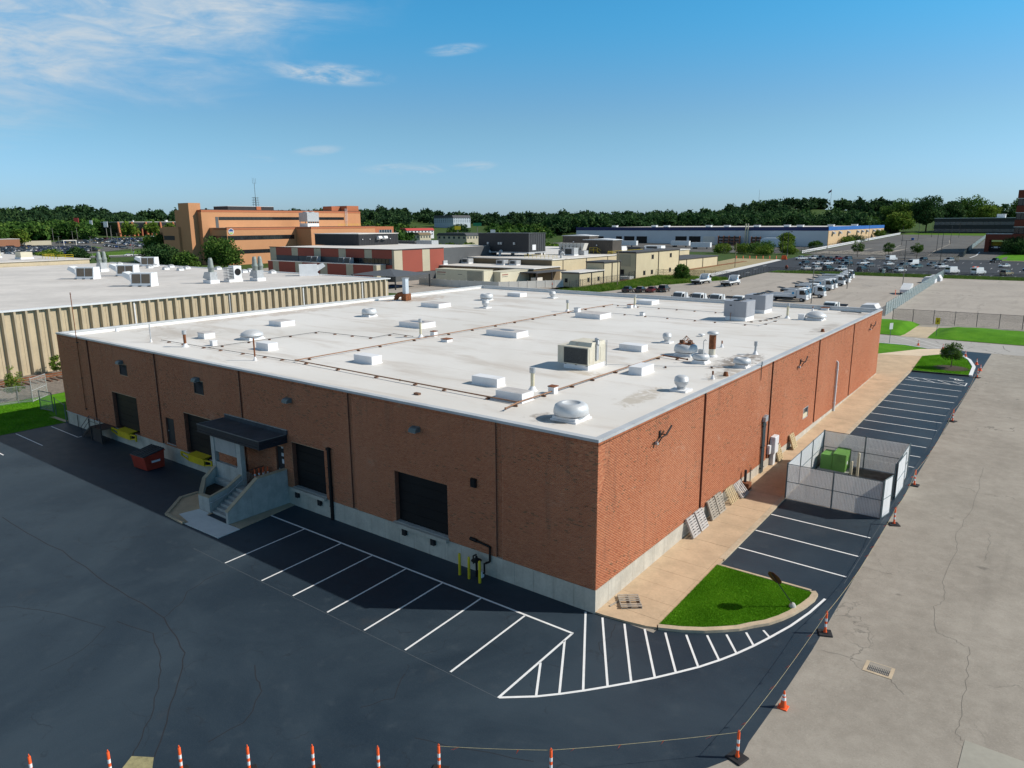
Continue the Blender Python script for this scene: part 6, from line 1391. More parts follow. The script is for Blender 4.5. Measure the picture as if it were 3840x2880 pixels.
for y in (151.5,155,165): bpart(t, 'wall_light', M['label'], (-187.73,-187.5,y,y+0.3,13.0,13.3))
# --- tan plant complex
def cham(t, n, x, y0, y1, z0, z1, mat, nm='panel_seam'):
    for i in range(1, n): yy = y0+(y1-y0)*i/n; bpart(t, nm, mat, (x+0.001,x+0.02,yy-0.04,yy+0.04,z0,z1))
C1 = bldg('plant_low_block', 'low brown plant block with a pale roof behind the generators', -108, 146)
bpart(C1, 'wall', M['brownp'], (-165,-108,146,160,1.0,5.4)); bpart(C1, 'roof', M['roof'], (-165.3,-107.7,145.7,160,5.401,5.6))
for i in range(7): bpart(C1, 'drain_pipe', M['trim'], (-164+8.6*i,-163.8+8.6*i,145.85,145.99,1.4,5.3))
C2 = bldg('plant_main_block', 'large plant block with a white flat roof crowded with equipment', -111, 160)
bpart(C2, 'wall', M['tan2'], (-225,-111,160.05,262,1.0,7.3)); bpart(C2, 'shaded_face', M['brownp'], (-165,-111.2,159.98,160.049,5.62,7.3)); bpart(C2, 'roof', M['roof'], (-225.3,-110.7,159.8,262.3,7.301,7.6))  # brown front strip: the shade on this tan side put into its colour
for i in range(5): bpart(C2, 'wall_seam', M['trim'], (-110.999,-110.9,166+14*i,166.25+14*i,1.4,7.2))
C3 = bldg('loading_porch', 'dark roofed open porch at the end of the plant block', -104.5, 146)
bpart(C3, 'roof', M['shingle'], (-113.5,-103.8,141.5,157,4.55,4.8)); bpart(C3, 'post', M['trim'], (-104.2,-103.9,141.8,142.1,1.2,4.54)); bpart(C3, 'post', M['trim'], (-104.2,-103.9,149.5,149.8,1.2,4.54)); bpart(C3, 'back_wall', M['brownp'], (-107.6,-107.2,146.2,157,1.2,4.54)); bpart(C3, 'white_tank', M['vinyl'], (-106.8,-104.8,143,146,1.4,3.2))
def tan_shed(label, x0, x1, y0, y1, z, roofm, wins=(), seams=2):
    t = bldg('tan_shed', label, x1, y0, 'shed', group='tan sheds beside the tracks')
    bpart(t, 'wall', M['tan2'], (x0,x1,y0,y1,1.0,z)); bpart(t, 'roof', roofm, (x0-0.25,x1+0.25,y0-0.25,y1+0.25,z+0.001,z+0.22)); bpart(t, 'eave', M['trim'], (x1+0.001,x1+0.2,y0-0.2,y1+0.2,z-0.22,z-0.001), (x0,x1,y0-0.2,y0-0.001,z-0.22,z-0.001))
    for i in range(seams+1): yy = y0+(y1-y0)*i/max(seams,1); bpart(t, 'downspout', M['trim'], (x1+0.001,x1+0.16,yy-0.12 if i else yy,yy+0.12 if i < seams else yy,1.3,z-0.23))
    for (yy,zz,w,h) in wins:
        bpart(t, 'window', M['black'], (x1+0.001,x1+0.05,yy,yy+w,zz,zz+h)); bpart(t, 'window_trim', M['trim'], (x1+0.001,x1+0.07,yy-0.12,yy-0.01,zz-0.12,zz+h+0.12), (x1+0.001,x1+0.07,yy+w+0.01,yy+w+0.12,zz-0.12,zz+h+0.12))
    return t
s1 = tan_shed('low tan shed with a white roof beside the white fence', -94.7,-89.1,140.6,153.7,5.3,M['roof'],((145.2,2.6,0.8,1.1),(150.6,2.6,0.8,1.1)))
bpart(s1, 'window', M['black'], (-93.6,-92.7,140.55,140.599,2.6,3.7))
tan_shed('taller tan shed with a dark roof behind the low shed', -94.8,-89.2,153.9,163.5,7.5,M['shingle'])
s3 = tan_shed('tall tan two storey block with small windows and a roller door', -97.2,-90.5,175.6,207,9.5,M['shingle'],((186.5,7.1,1.2,1.3),(199.8,7.1,1.2,1.3),(181.0,2.3,1.2,1.3),(186.3,2.3,1.2,1.3),(199.6,2.3,1.2,1.3),(204.4,2.3,1.2,1.3)),2)
bpart(s3, 'roller_door', PM('roller_beige',(0.42,0.36,0.25),0.7,0.05), (-96.4,-92.2,175.55,175.599,5.2,8.8)); bpart(s3, 'doorway', M['black'], (-96.6,-94.4,175.55,175.599,1.4,4.2)); bpart(s3, 'landing', M['slabw'], (-96.5,-90.8,172.0,175.5,1.4,2.3))
tan_shed('long low tan shed with a dark pitched roof along the tracks', -110,-97.0,213,258,5.2,M['shingle'],(),3)
# generators
for x0, x1, y0, y1, z, lab in ((-130,-112.0,128,132,5.75,'left cream generator enclosure with louvred end'),(-114.2,-109.6,132.4,150,5.2,'right cream generator enclosure with louvred side')):
    t = bldg('generator_enclosure', lab, x1, y0, 'generator', group='cream generator enclosures')
    bpart(t, 'housing', M['genset'], (x0,x1,y0,y1,1.4,z)); bpart(t, 'roof_lip', M['genset'], (x0-0.1,x1+0.1,y0-0.1,y1+0.1,z+0.001,z+0.12))
    if x0 < -120:
        for k in range(12): bpart(t, 'louvre', M['greyp'], (-118,-112.6,y0-0.05,y0-0.001,2.0+0.3*k,2.12+0.3*k))
        bpart(t, 'lettering_bar', PM('lettering_red',(0.30,0.06,0.05),0.6,0.1), *[(-129.4+0.42*k,-129.1+0.42*k,y0-0.02,y0-0.001,4.75,5.05) for k in range(8)]); bpart(t, 'lettering_bar', M['greyp'], *[(-129.4+0.4*k,-129.12+0.4*k,y0-0.02,y0-0.001,4.25,4.4) for k in range(8)]); bpart(t, 'lettering_bar', M['greyp'], *[(-121.4+0.4*k,-121.12+0.4*k,y0-0.02,y0-0.001,4.45,4.6) for k in range(4)])
        bpart(t, 'door', M['genset'], (-121.5,-119,y0-0.03,y0-0.001,1.6,4.2))
    else:
        for k in range(11): bpart(t, 'louvre', M['tanp'], (x1+0.001,x1+0.06,144.4,149.6,1.9+0.28*k,2.04+0.28*k))
        bpart(t, 'lettering_bar', bpy.data.materials['lettering_red'], *[(x1+0.001,x1+0.02,133.2+0.34*k,133.45+0.34*k,4.3,4.6) for k in range(8)]); bpart(t, 'lettering_bar', M['greyp'], *[(x1+0.001,x1+0.02,133.2+0.32*k,133.42+0.32*k,3.85,4.0) for k in range(8)]); bpart(t, 'lettering_bar', M['greyp'], *[(x1+0.001,x1+0.02,140.6+0.32*k,140.82+0.32*k,4.3,4.42) for k in range(4)])
# boxes on the plant roof
t = bldg('black_equipment_box', 'large black equipment house on stilts over the plant roof', -128.7, 172.1); t.location.z = 7.6
bpart(t, 'cladding', M['blackp'], (-150.5,-128.7,172.1,182,9.0,15.1)); bpart(t, 'roof', M['greyp'], (-150.7,-128.5,171.9,182.2,15.101,15.25)); bpart(t, 'frame', M['galv'], (-150.6,-128.6,172.0,182.1,8.6,8.99))
for x in (-150,-143,-136,-129.2):
    for y in (172.4,181.5): bpart(t, 'stilt', M['dark'], (x-0.15,x+0.15,y-0.15,y+0.15,7.61,8.59))
for x in (-146,-141.2,-140.2,-134.6): bpart(t, 'wall_vent', M['galv'], (x-0.35,x+0.35,171.7,172.09,11.4,12.2))
bpart(t, 'door', M['label'], (-128.69,-128.6,174.2,176.2,9.6,11.4))
for i in range(8): bpart(t, 'cladding_rib', M['greyp'], (-128.699,-128.64,172.5+1.25*i,172.75+1.25*i,9.05,15.0))
for x0, x1, y0, y1, z1, lab in ((-125.4,-113.4,201.6,208.1,12.4,'brown ribbed metal house with a yellow stair on the plant roof'),(-159.1,-145.8,239.1,246.4,13.0,'brown metal house farther back on the plant roof')):
    t = bldg('rooftop_house', lab, x1, y0); t.location.z = 7.6
    bpart(t, 'cladding', M['brownm'], (x0,x1,y0,y1,7.61,z1)); mb = MB(); mb.extr([(x0-0.3,z1+0.001),(x1+0.3,z1+0.001),(x1+0.3,z1+0.15),((x0+x1)/2,z1+0.55),(x0-0.3,z1+0.15)], 'y', y0-0.3, y1+0.3); mb.build('roof', M['whitem'], t, True)
    for i in range(14): xx = x0+(x1-x0)*(i+0.5)/14; bpart(t, 'cladding_rib', M['brownm'], (xx-0.05,xx+0.05,y0-0.06,y0-0.001,7.7,z1-0.1))
    bpart(t, 'door', M['trim'], (x0+5,x0+6.2,y0-0.09,y0-0.061,7.7,9.9)); bpart(t, 'wall_lamp', M['label'], (x0+5.4,x0+5.8,y0-0.3,y0-0.061,10.4,10.8))
t = thing('roof_stair', 'yellow stair and platform at the brown ribbed house', 'stair', (-120,199.6,7.6))
mb = MB()
for x in (-1.6,0,1.6): mb.cyl((x,0,0),(x,0,2.2),0.06,n=5)
for z in (1.1,1.6,2.2): mb.cyl((-1.6,0,z),(1.6,0,z),0.05,n=5)
mb.cyl((1.6,0,1.1),(3.2,0,0),0.06,n=5); mb.cyl((1.6,0,2.2),(3.2,0,1.1),0.05,n=5); mb.build('frame', M['yellow'], t)
EL = ['white box unit on the low plant roof, largest of its row','grey box unit on the low plant roof left of the yellow rail','grey box unit at the right end of the low plant roof','smaller grey box unit behind the right end one on the low roof','tiny round topped unit at the left end of the low plant roof','second tiny unit from the left end of the low plant roof','flat grey unit near the front edge of the low plant roof','grey unit right of the black equipment house','tall grey unit at the guardrail of the main plant roof','small white unit behind the black equipment house','white unit left of the black equipment house','long cream unit at the left of the main plant roof','longest cream unit behind the black equipment house','white unit at the back left of the main plant roof','low white unit beside the dark chiller rack','white unit in front of the brown ribbed house','white unit behind the brown ribbed house','small black unit right of the brown ribbed house','white unit at the back right of the main plant roof','grey unit between the two brown houses']
EQ = [(-153.6,159.0,5.6,2.2,1.6,1.9,'whitem'),(-143.2,157.5,5.6,1.6,1.3,1.6,'galv'),(-127.5,156.2,5.6,1.6,1.3,1.6,'galv'),(-123.5,157.6,5.6,1.5,1.2,1.5,'galv'),(-158.3,147.8,5.6,0.5,0.5,0.9,'alu'),(-153.5,148.2,5.6,0.5,0.5,0.9,'alu'),(-146,148.4,5.6,1.4,1.0,1.3,'galv'),
      (-134.6,187,7.6,1.4,1.2,1.5,'galv'),(-120.8,186,7.6,2.2,1.4,2.6,'galv'),(-148,192,7.6,1.0,1.0,1.2,'whitem'),(-170,190,7.6,2.6,2.0,1.8,'whitem'),(-180,205,7.6,5.0,2.2,2.4,'genset'),(-168,212,7.6,6.0,2.4,2.8,'genset'),(-190,222,7.6,4.0,2.0,1.6,'whitem'),(-200,200,7.6,3.0,2.0,1.4,'whitem'),(-135,214,7.6,3.2,2.0,2.0,'whitem'),(-128,230,7.6,4.0,2.0,1.8,'whitem'),(-118,228,7.6,3.0,1.8,1.6,'blackp'),(-120,248,7.6,4.0,2.0,1.6,'whitem'),(-140,225,7.6,2.0,1.6,1.5,'galv')]
for i, (x,y,z,sx,sy,h,m) in enumerate(EQ):
    t = thing('plant_roof_unit', EL[i], 'air unit', (x,y,z), group='boxy units on the plant roofs')
    mb = MB(); mb.box(-sx,sx,-sy,sy,0,0.3); mb.build('curb', M['curb'], t); mb = MB(); mb.box(-sx*0.95,sx*0.95,-sy*0.95,sy*0.95,0.3,h); mb.build('cabinet', M[m], t); mb = MB(); mb.box(-sx*0.7,sx*0.5,-sy*0.95-0.04,-sy*0.95-0.001,0.45,h*0.85); mb.build('grille', M['coil'], t)
for i, (x,y) in enumerate(((-148.2,174.2),(-146.2,176.5),(-141.0,176.7),(-138.4,181.0),(-112.6,172))):
    t = thing('gooseneck_vent', 'shiny gooseneck vent in front of the black equipment house' if i < 4 else 'gooseneck vent at the right edge of the plant roof', 'roof vent', (x,y-4.5,7.6), group='gooseneck vents')
    mb = MB(); mb.tube([(0,0,0),(0,0,1.1),(0.25,-0.1,1.55),(0.8,-0.3,1.7),(1.2,-0.4,1.35),(1.25,-0.4,1.0)],0.42,10); mb.build('duct', M['alu'], t)
t = thing('chiller_rack', 'long dark chiller rack on the plant roof behind the striped building', 'chiller', (-205,190,7.6))
bpart(t, 'frame', M['galv'], (-219,-198,189,193,7.61,8.6))
for k in range(14): mb = MB(); x = -218.5+1.45*k; mb.extr([(x,8.7),(x+1.3,8.7),(x+1.0,11.6),(x-0.2,11.6)], 'y', 189.2, 192.8); mb.build('coil_bank', M['greyp'], t, True)
bpart(t, 'rail', M['galv'], (-220,-190,187.5,187.6,8.5,8.62), (-220,-190,187.5,187.6,9.1,9.2)); bpart(t, 'tank', M['galv'], (-197.5,-189,189,193,8.0,11.9))
t = thing('chiller_rack', 'pale toothed chiller rack right of the black equipment house', 'chiller', (-125,190,7.6))
for k in range(7): mb = MB(); x = -127.8+1.5*k; mb.extr([(x,9.2),(x+0.4,9.2),(x+1.3,11.6),(x-0.5,11.6)], 'y', 189.5, 192); mb.build('coil_bank', M['vinyl'], t, True)
bpart(t, 'frame', M['galv'], (-128.2,-117.6,189.4,192.1,7.61,9.1))
for x0, x1, y, lab in ((-124,-111.5,163.5,'long yellow guardrail along the front of the plant roof'),(-112.0,-111.2,196,'yellow guardrail along the right edge of the plant roof')):
    t = thing('roof_guardrail', lab, 'railing', (x0,y,7.6)); mb = MB()
    e = (x1-x0,0) if x1-x0 > 2 else (0,26)
    for z in (0.55,1.1): mb.cyl((0,0,z),(*e,z),0.05,n=5)
    for k in range(9): mb.cyl((e[0]*k/8,e[1]*k/8,0),(e[0]*k/8,e[1]*k/8,1.1),0.05,n=5)
    mb.build('rail', M['yellow'], t)
# tents, fence round the generators
t = thing('shade_tent', 'dark pitched shade canopy on posts left of the generators', 'canopy', (-134,114,G(-134,114)))
mb = MB(); a = [(-143.0,107.3,4.9),(-125.3,107.3,4.9),(-125.3,121,4.9),(-143.0,121,4.9),(-134,114,6.4)]; mb.add(a, [(0,1,4),(1,2,4),(2,3,4),(3,0,4),(3,2,1,0)]); mb.build('cover', PM('tent_grey',(0.09,0.10,0.115),0.8,0.1), t, True)
for p in ((-142.7,107.6),(-125.6,107.6),(-125.6,120.7),(-142.7,120.7)): mb = MB(); mb.cyl((*p,1.4),(*p,4.95),0.2,n=8); mb.build('post', M['dark'], t, True)
t = thing('picnic_table', 'blue picnic table under the shade canopy', 'table', (-131,113,1.4)); bpart(t, 'top', M['blueppl'], (-133,-129,112.4,113.6,2.1,2.2)); bpart(t, 'seat', M['blueppl'], (-133,-129,111.6,112.0,1.75,1.85), (-133,-129,114.0,114.4,1.75,1.85)); bpart(t, 'frame', M['dark'], (-132.4,-132.2,111.8,114.2,1.4,2.09), (-129.8,-129.6,111.8,114.2,1.4,2.09))
t = thing('vinyl_fence', 'white vinyl screen fence round the generators', 'fence', (-93.1,139.4,1.4))
vp = [(-93.2,139.2),(-102.2,126.8),(-104.0,124.5),(-119.0,122.5),(-133,124)]
for (a, b) in zip(vp, vp[1:]):
    L = math.dist(a,b); n = max(1,int(L/2.4))
    for k in range(n):
        p = (a[0]+(b[0]-a[0])*k/n, a[1]+(b[1]-a[1])*k/n); q = (a[0]+(b[0]-a[0])*(k+1)/n, a[1]+(b[1]-a[1])*(k+1)/n)
        mb = MB(); d = Vector((q[0]-p[0],q[1]-p[1],0)).normalized()*0.08; mb.beam((p[0]+d.x,p[1]+d.y,2.4),(q[0]-d.x,q[1]-d.y,2.4),1.9,0.06) if False else mb.add([(p[0]+d.x,p[1]+d.y,1.45),(q[0]-d.x,q[1]-d.y,1.45),(q[0]-d.x,q[1]-d.y,3.35),(p[0]+d.x,p[1]+d.y,3.35),(p[0]+d.x-0.05,p[1]+d.y+0.03,1.45),(q[0]-d.x-0.05,q[1]-d.y+0.03,1.45),(q[0]-d.x-0.05,q[1]-d.y+0.03,3.35),(p[0]+d.x-0.05,p[1]+d.y+0.03,3.35)], [(0,1,2,3),(5,4,7,6),(3,2,6,7),(0,3,7,4),(1,5,6,2)])
        mb.build('fence_panel', M['vinyl'], t, True); mb = MB(); mb.cyl((*p,1.4),(*p,3.5),0.07,n=6); mb.build('post', M['vinyl'], t, True)
# --- white warehouse with blue band
H = bldg('white_warehouse', 'very long white warehouse with a navy and blue roof band', -109, 470)
bpart(H, 'front_wall', M['whwall'], (-298,-109.05,470.05,640,1.0,12.5)); bpart(H, 'navy_band', M['navy'], (-298.2,-109.0,469.9,470.049,12.5,14.9)); bpart(H, 'end_wall', M['sandb'], (-109.049,-109.0,470.1,641,1.0,12.6)); bpart(H, 'blue_band', M['blueb'], (-109.2,-108.85,470.0,641.3,12.601,15.0)); bpart(H, 'roof', M['roof2'], (-298,-109.21,470.06,641,14.2,14.5))
for x0, x1, z in ((-278.1,-273.1,8.0),(-262.2,-257.2,8.1),(-255.2,-246.6,8.2),(-244.8,-236.1,8.2),(-213.5,-204.8,8.4),(-203.0,-194.4,8.5)): bpart(H, 'dock_door', M['black'], (x0,x1,469.95,470.04,2.4,z))
bpart(H, 'dock_door', M['vinyl'], (-192.4,-183.9,469.95,470.04,2.4,8.5)); bpart(H, 'dock_door', M['galv'], (-139.8,-135.2,469.95,470.04,2.4,8.0)); bpart(H, 'door', M['dkbrick'], (-158,-156.6,469.95,470.04,2.6,5.0)); bpart(H, 'door', M['dkbrick'], (-133,-131.6,469.95,470.04,2.6,5.0))
for y in (481,498,521,548.5,563,578.5,601,618.5):
    mb = MB(); mb.extr([(-108.99,10.2),(-107.4,10.2),(-107.4,11.2),(-108.99,12.0)], 'y', y-1.6, y+1.6); o = mb.build('wall_hood', M['galv'], H, True)
WU = ((-280,500),(-255,520),(-230,490),(-205,510),(-185,495),(-165,500),(-150,520),(-135,500),(-125,540),(-118,580))
for x, y in WU:
    mb = MB(); mb.box(-2.0,2.0,-1.5,1.5,0,1.2); mb.box(-2.2,2.2,-1.7,1.7,1.2,1.5); mb.single('warehouse_roof_unit', M['whitem'], 'small pale unit on the white warehouse roof, %s from the left' % ('first','second','third','fourth','fifth','sixth','seventh','eighth','ninth','last')[WU.index((x,y))], 'air unit', (x,y,14.5), 'units on the white warehouse roof')
for x, w, lab in ((-172,15,'wide tall rack of dark goods against the white warehouse'),(-158.5+1.5,0,'')):
    if w == 0: continue
    t = thing('storage_rack', lab, 'rack', (x,466,G(x,466)))
    for k in range(5): mb = MB(); mb.box(-7.5+3.75*k-0.12,-7.5+3.75*k+0.12,-1.2,1.2,0,6.4); mb.build('upright', M['orangeb2'], t)
    for z in (0.4,2.4,4.4): mb = MB(); mb.box(-7.6,7.6,-1.2,1.2,z,z+0.15); mb.build('shelf', M['orangeb2'], t)
    for z in (0.56,2.56,4.56):
        for k in range(6): mb = MB(); mb.box(-7.3+2.5*k,-5.2+2.5*k,-1.0,1.0,z,z+1.3); mb.build('crate', M['trim'], t)
t = thing('storage_rack', 'narrow rack of dark goods right of the tall pipe', 'rack', (-153.5,466,G(-153.5,466)))
for x in (-3,0,3): mb = MB(); mb.box(x-0.12,x+0.12,-1.2,1.2,0,6.2); mb.build('upright', M['orangeb2'], t)
for z in (0.4,2.4,4.4): mb = MB(); mb.box(-3.1,3.1,-1.2,1.2,z,z+0.15); mb.build('shelf', M['orangeb2'], t); mb = MB(); mb.box(-2.8,2.8,-1,1,z+0.16,z+1.4); mb.build('crate', M['trim'], t)
mb = MB(); mb.extr([(-8,0),(8,0),(8,4.6),(6.5,5.7),(-6.5,5.7),(-8,4.6)], 'y', -4, 4); mb.single('canvas_shed', PM('pale_blue_canvas',(0.52,0.62,0.70),0.7,0.05), 'pale blue canvas shed against the white warehouse', 'shed', (-139.5,461,G(-139.5,461)))
for x, y, L, lab in ((-173,421,13,'white box trailer nearest the drive'),(-193,434,13,'white box trailer behind the first'),(-228,420,20,'long white box trailer on the left of the yard'),(-262,425,16,'white box trailer half hidden by the brown roof houses')):
    t = thing('box_trailer', lab, 'trailer', (x,y,G(x,y)), group='white box trailers in the warehouse yard')
    mb = MB(); mb.box(-L/2,L/2,-1.3,1.3,1.1,4.1); mb.build('box', M['whitem'], t)
    for k in (-0.36,-0.26): 
        for s in (-1,1): mb = MB(); mb.cyl((L*k,s*1.25,0.5),(L*k,s*0.95,0.5),0.5,n=12); mb.build('wheel', M['tyre'], t)
    mb = MB(); mb.box(L*0.3-0.1,L*0.3+0.1,-0.8,0.8,0,1.1); mb.build('landing_leg', M['dark'], t)
# --- office tower at the right edge with its porte cochere, dark ribbon block behind
K = bldg('brick_tower', 'dark red brick office tower with black window bands at the right edge', -8.9, 427)
z0 = G(-5,427)
bpart(K, 'core', M['blackp'], (-8.6,40,427.3,470,z0-0.5,33.0))
for a, b in ((29.2,33.2),(22.2,25.5),(15.2,18.6),(8.6,11.6)):
    bpart(K, 'brick_band', M['dkbrick'], (-8.9,40.3,427.0,427.29,a,b), (-8.9,-8.61,427.3,470,a,b)); bpart(K, 'white_string', M['slabw'], (-9.0,40.4,426.9,427.29,a-0.3,a-0.01))
for k in range(14):
    for a, b in ((25.6,28.8),(18.7,21.8),(11.7,14.8)): bpart(K, 'window', M['glass'], (-8.4+1.9*k,-6.7+1.9*k,427.2,427.299,a+0.2,b))
for k in range(9):
    for a, b in ((25.6,28.8),(18.7,21.8),(11.7,14.8)): bpart(K, 'window', M['glass'], (-8.7,-8.601,428+4.4*k,431.8+4.4*k,a+0.2,b))
Pc = bldg('entrance_canopy', 'dark red brick drive-through entrance canopy beside the tower', -20, 427)
bpart(Pc, 'lintel', M['dkbrick'], (-20.5,-9.05,427,441,8.4,11.4)); bpart(Pc, 'pier', M['dkbrick'], (-20.5,-18.6,427,429,z0-0.6,8.39)); bpart(Pc, 'pier', M['dkbrick'], (-20.5,-18.6,439,441,z0-0.6,8.39)); bpart(Pc, 'roof', M['slabw'], (-20.6,-9.05,426.9,441.1,11.401,11.6)); bpart(Pc, 'sign_wall', M['black'], (-18.4,-12,428,428.4,z0-0.4,5.6)); bpart(Pc, 'house_number', M['label'], (-16.4,-14.6,427.93,427.999,4.3,5.1), (-17.4,-16.9,427.93,427.999,4.5,4.8), (-14.2,-13.6,427.93,427.999,4.5,4.8)); bpart(Pc, 'yellow_band', M['yellow'], (-18.5,-10,440,440.3,5.2,7.2))
K2 = bldg('ribbon_office', 'two storey dark office block with mirrored window ribbons', -81, 700)
z1 = 6.8
bpart(K2, 'core', M['greyp'], (-81,-10,700.3,730,z1-1,20)); 
for a, b in ((17.1,20.1),(11.3,14.5),(z1-0.5,8.6)): bpart(K2, 'spandrel', M['navy'] if False else M['blackp'], (-81.3,-10,700.0,700.29,a,b), (-10.001,-9.8,700,730,a,b))
for k in range(18):
    for a, b in ((14.5,17.1),(8.6,11.3)): bpart(K2, 'window', M['glassb'], (-81+3.95*k+0.1,-81+3.95*(k+1)-0.1,700.1,700.25,a+0.05,b-0.05))
bpart(K2, 'roof', M['whitem'], (-81.4,-9.8,699.9,730.2,20.001,20.3)); bpart(K2, 'roof_unit', M['whitem'], (-37,-31,705,711,20.31,23.3))
# --- far buildings on the left and centre horizon
N = bldg('pillared_office', 'dark glass office with tall brick fins on the left horizon', -695.8, 302)
bpart(N, 'glass_block', M['glass'], (-730,-696.5,302,362,7.5,21.4)); bpart(N, 'roof_edge', M['roof2'], (-730,-696.2,301.8,362,21.401,21.8))
for i, y in enumerate((302,314.8,328,342.1,354.9)):
    mb = MB(); mb.add([(-696.4,y-0.3,8.0),(-692.6,y-0.3,8.0),(-695.2,y-0.3,21.6),(-696.4,y-0.3,21.6),(-696.4,y+1.2,8.0),(-692.6,y+1.2,8.0),(-695.2,y+1.2,21.6),(-696.4,y+1.2,21.6)], [(0,1,2,3),(5,4,7,6),(1,5,6,2),(3,2,6,7),(4,0,3,7)]); mb.build('brick_fin', M['orangeb2'], N, True)
    if i < 4:
        for dy in (4.4,8.6): bpart(N, 'short_fin', M['orangeb2'], (-696.49,-694.5,y+dy,y+dy+0.9,8.0,15.3))
bpart(N, 'roof_dome', M['label'], (-701,-699,318,319,21.81,23),(-701,-699,350,352,21.81,23.4))
t = bldg('low_brown_building', 'low plain brown building at the left edge behind the cars', -545, 166); bpart(t, 'wall', PM('brown_plain',(0.30,0.135,0.075),0.85,0.05,0.1), (-590,-545,110,167,3.0,10.0)); bpart(t, 'roof', M['roof2'], (-590.2,-544.8,109.8,167.2,10.001,10.3))
t = bldg('pale_wall', 'pale low wall behind the far left cars', -560, 178, 'wall'); bpart(t, 'wall', M['tanp'], (-572,-571,176,196,4.0,8.2)); bpart(t, 'shelter', M['vinyl'], (-560,-556,198,207,8.0,8.5)); bpart(t, 'shelter_post', M['vinyl'], (-556.4,-556,198.2,198.6,4.5,7.99), (-556.4,-556,206.4,206.8,4.5,7.99))
t = bldg('white_canopy', 'long thin white canopy beside the orange office', -560, 270, 'canopy'); z = G(-560,275); bpart(t, 'roof', M['label'], (-566,-558,262,290,z+4.0,z+4.7)); 
for y in (264,288): bpart(t, 'post', M['whitem'], (-562,-561,y,y+1,z,z+3.99))
def far_block(name, label, x0, x1, y0, y1, z0, z1, wm, rm, roofh=2.5, cat='building', wins=None):
    t = bldg(name, label, x1, y0, cat); bpart(t, 'wall', wm, (x0,x1,y0,y1,z0-6,z1))
    mb = MB(); mb.extr([(x0-0.5,z1+0.01),(x1+0.5,z1+0.01),(x1-1.5,z1+roofh),(x0+1.5,z1+roofh)], 'y', y0-0.5, y1+0.5); mb.build('roof', rm, t, True)
    if wins:
        n, rows = wins
        for r in range(rows):
            for k in range(n):
                xx = x0+(x1-x0)*(k+0.3)/n; zz = z0+(z1-z0)*(r+0.3)/rows; bpart(t, 'window', M['glassb'], (xx,xx+(x1-x0)/n*0.4,y0-0.05,y0-0.01,zz,zz+(z1-z0)/rows*0.5))
                yy = y0+(y1-y0)*(k+0.3)/n; bpart(t, 'window', M['glassb'], (x1+0.01,x1+0.05,yy,yy+(y1-y0)/n*0.4,zz,zz+(z1-z0)/rows*0.5))
    return t
far_block('red_roof_motel', 'white motel with a red roof right of the orange office', -446,-432,416,449,8.4,12.6,M['label'],M['redroof'],2.0,wins=(8,2))
far_block('blue_apartments', 'pale blue and white apartment block on the wooded rise', -620,-588,650,682,19.0,25.0,PM('pale_blue_siding',(0.42,0.47,0.52),0.8,0.1),M['shingle'],3.0,wins=(9,3))
far_block('shop_block', 'low shop with a dark roof beside the yellow sign', -350,-322,365,384,7.0,10.0,M['tanp'],M['shingle'],1.8,wins=(6,1))
far_block('shop_block', 'small brown roofed shop left of the yellow sign', -390,-374,372,384,7.0,10.0,M['tanp'],M['brownp'],1.8,wins=(4,1))
far_block('tan_block', 'low tan building half hidden by trees behind the white warehouse', -210,-125,790,815,10,19.5,M['tanp'],M['brownp'],2.0)
for x, y, h, w, hh, m, lab in ((-345,382,13.5,4.5,2.6,'yellow','yellow pole sign over the distant shops'),(-378,444,14,7,2.6,'emblem','green road sign over the distant shops'),(-320,392,11,3.5,2.2,'label','small white pole sign right of the distant shops'),(-700,268,17,4.0,6,'redroof','red and white pole sign left of the pillared office'),(-690,276,15,2.4,6,'label','narrow white pole sign near the pillared office'),(-680,284,14,3.5,5,'label','white framed pole sign beside the pillared office')):
    z = G(x,y); t = thing('pole_sign', lab, 'sign', (x,y,z), math.radians(40)); mb = MB(); mb.cyl((0,0,0),(0,0,h-hh),0.3,n=6); mb.build('pole', M['skinned'], t)
    mb = MB(); mb.box(-w/2,w/2,-0.3,0.3,h-hh,h); mb.build('sign_box', M[m] if m in M else PM('road_green',(0.01,0.17,0.08),0.5,0.05), t)
# ------------------------------------------------------------------ vehicles (local +x is forward)
def frustum(mb, xb0, xb1, xt0, xt1, wb, wt, zb, zt):
    mb.add([(xb0,-wb,zb),(xb1,-wb,zb),(xb1,wb,zb),(xb0,wb,zb),(xt0,-wt,zt),(xt1,-wt,zt),(xt1,wt,zt),(xt0,wt,zt)], [(4,5,6,7),(0,1,5,4),(1,2,6,5),(2,3,7,6),(3,0,4,7)])
def bodyshell(mb, prof, w, tuck=0.10):
    """side profile swept across with the sides tucked in top and bottom"""
    n = len(prof); zs = [p[1] for p in prof]; zm = (min(zs)+max(zs))/2; hh = (max(zs)-min(zs))/2
    rows = []
    for y, k in ((-w,1.0),(-w+tuck,1.0),(w-tuck,1.0),(w,1.0)):
        s = 0.965 if abs(y) == w else 1.0
        rows.append([(p[0]*s, y if abs((p[1]-zm)/hh) < 0.8 or abs(y) < w else y*0.965, zm+(p[1]-zm)*(0.97 if abs(y) == w else 1)) for p in prof])
    vs = [v for r in rows for v in r]; fs = [tuple(range(n)), tuple(range(4*n-1,3*n-1,-1))]
    for j in range(3):
        for i in range(n): k = (i+1)%n; fs.append((j*n+k, j*n+i, (j+1)*n+i, (j+1)*n+k))
    mb.add(vs, fs)
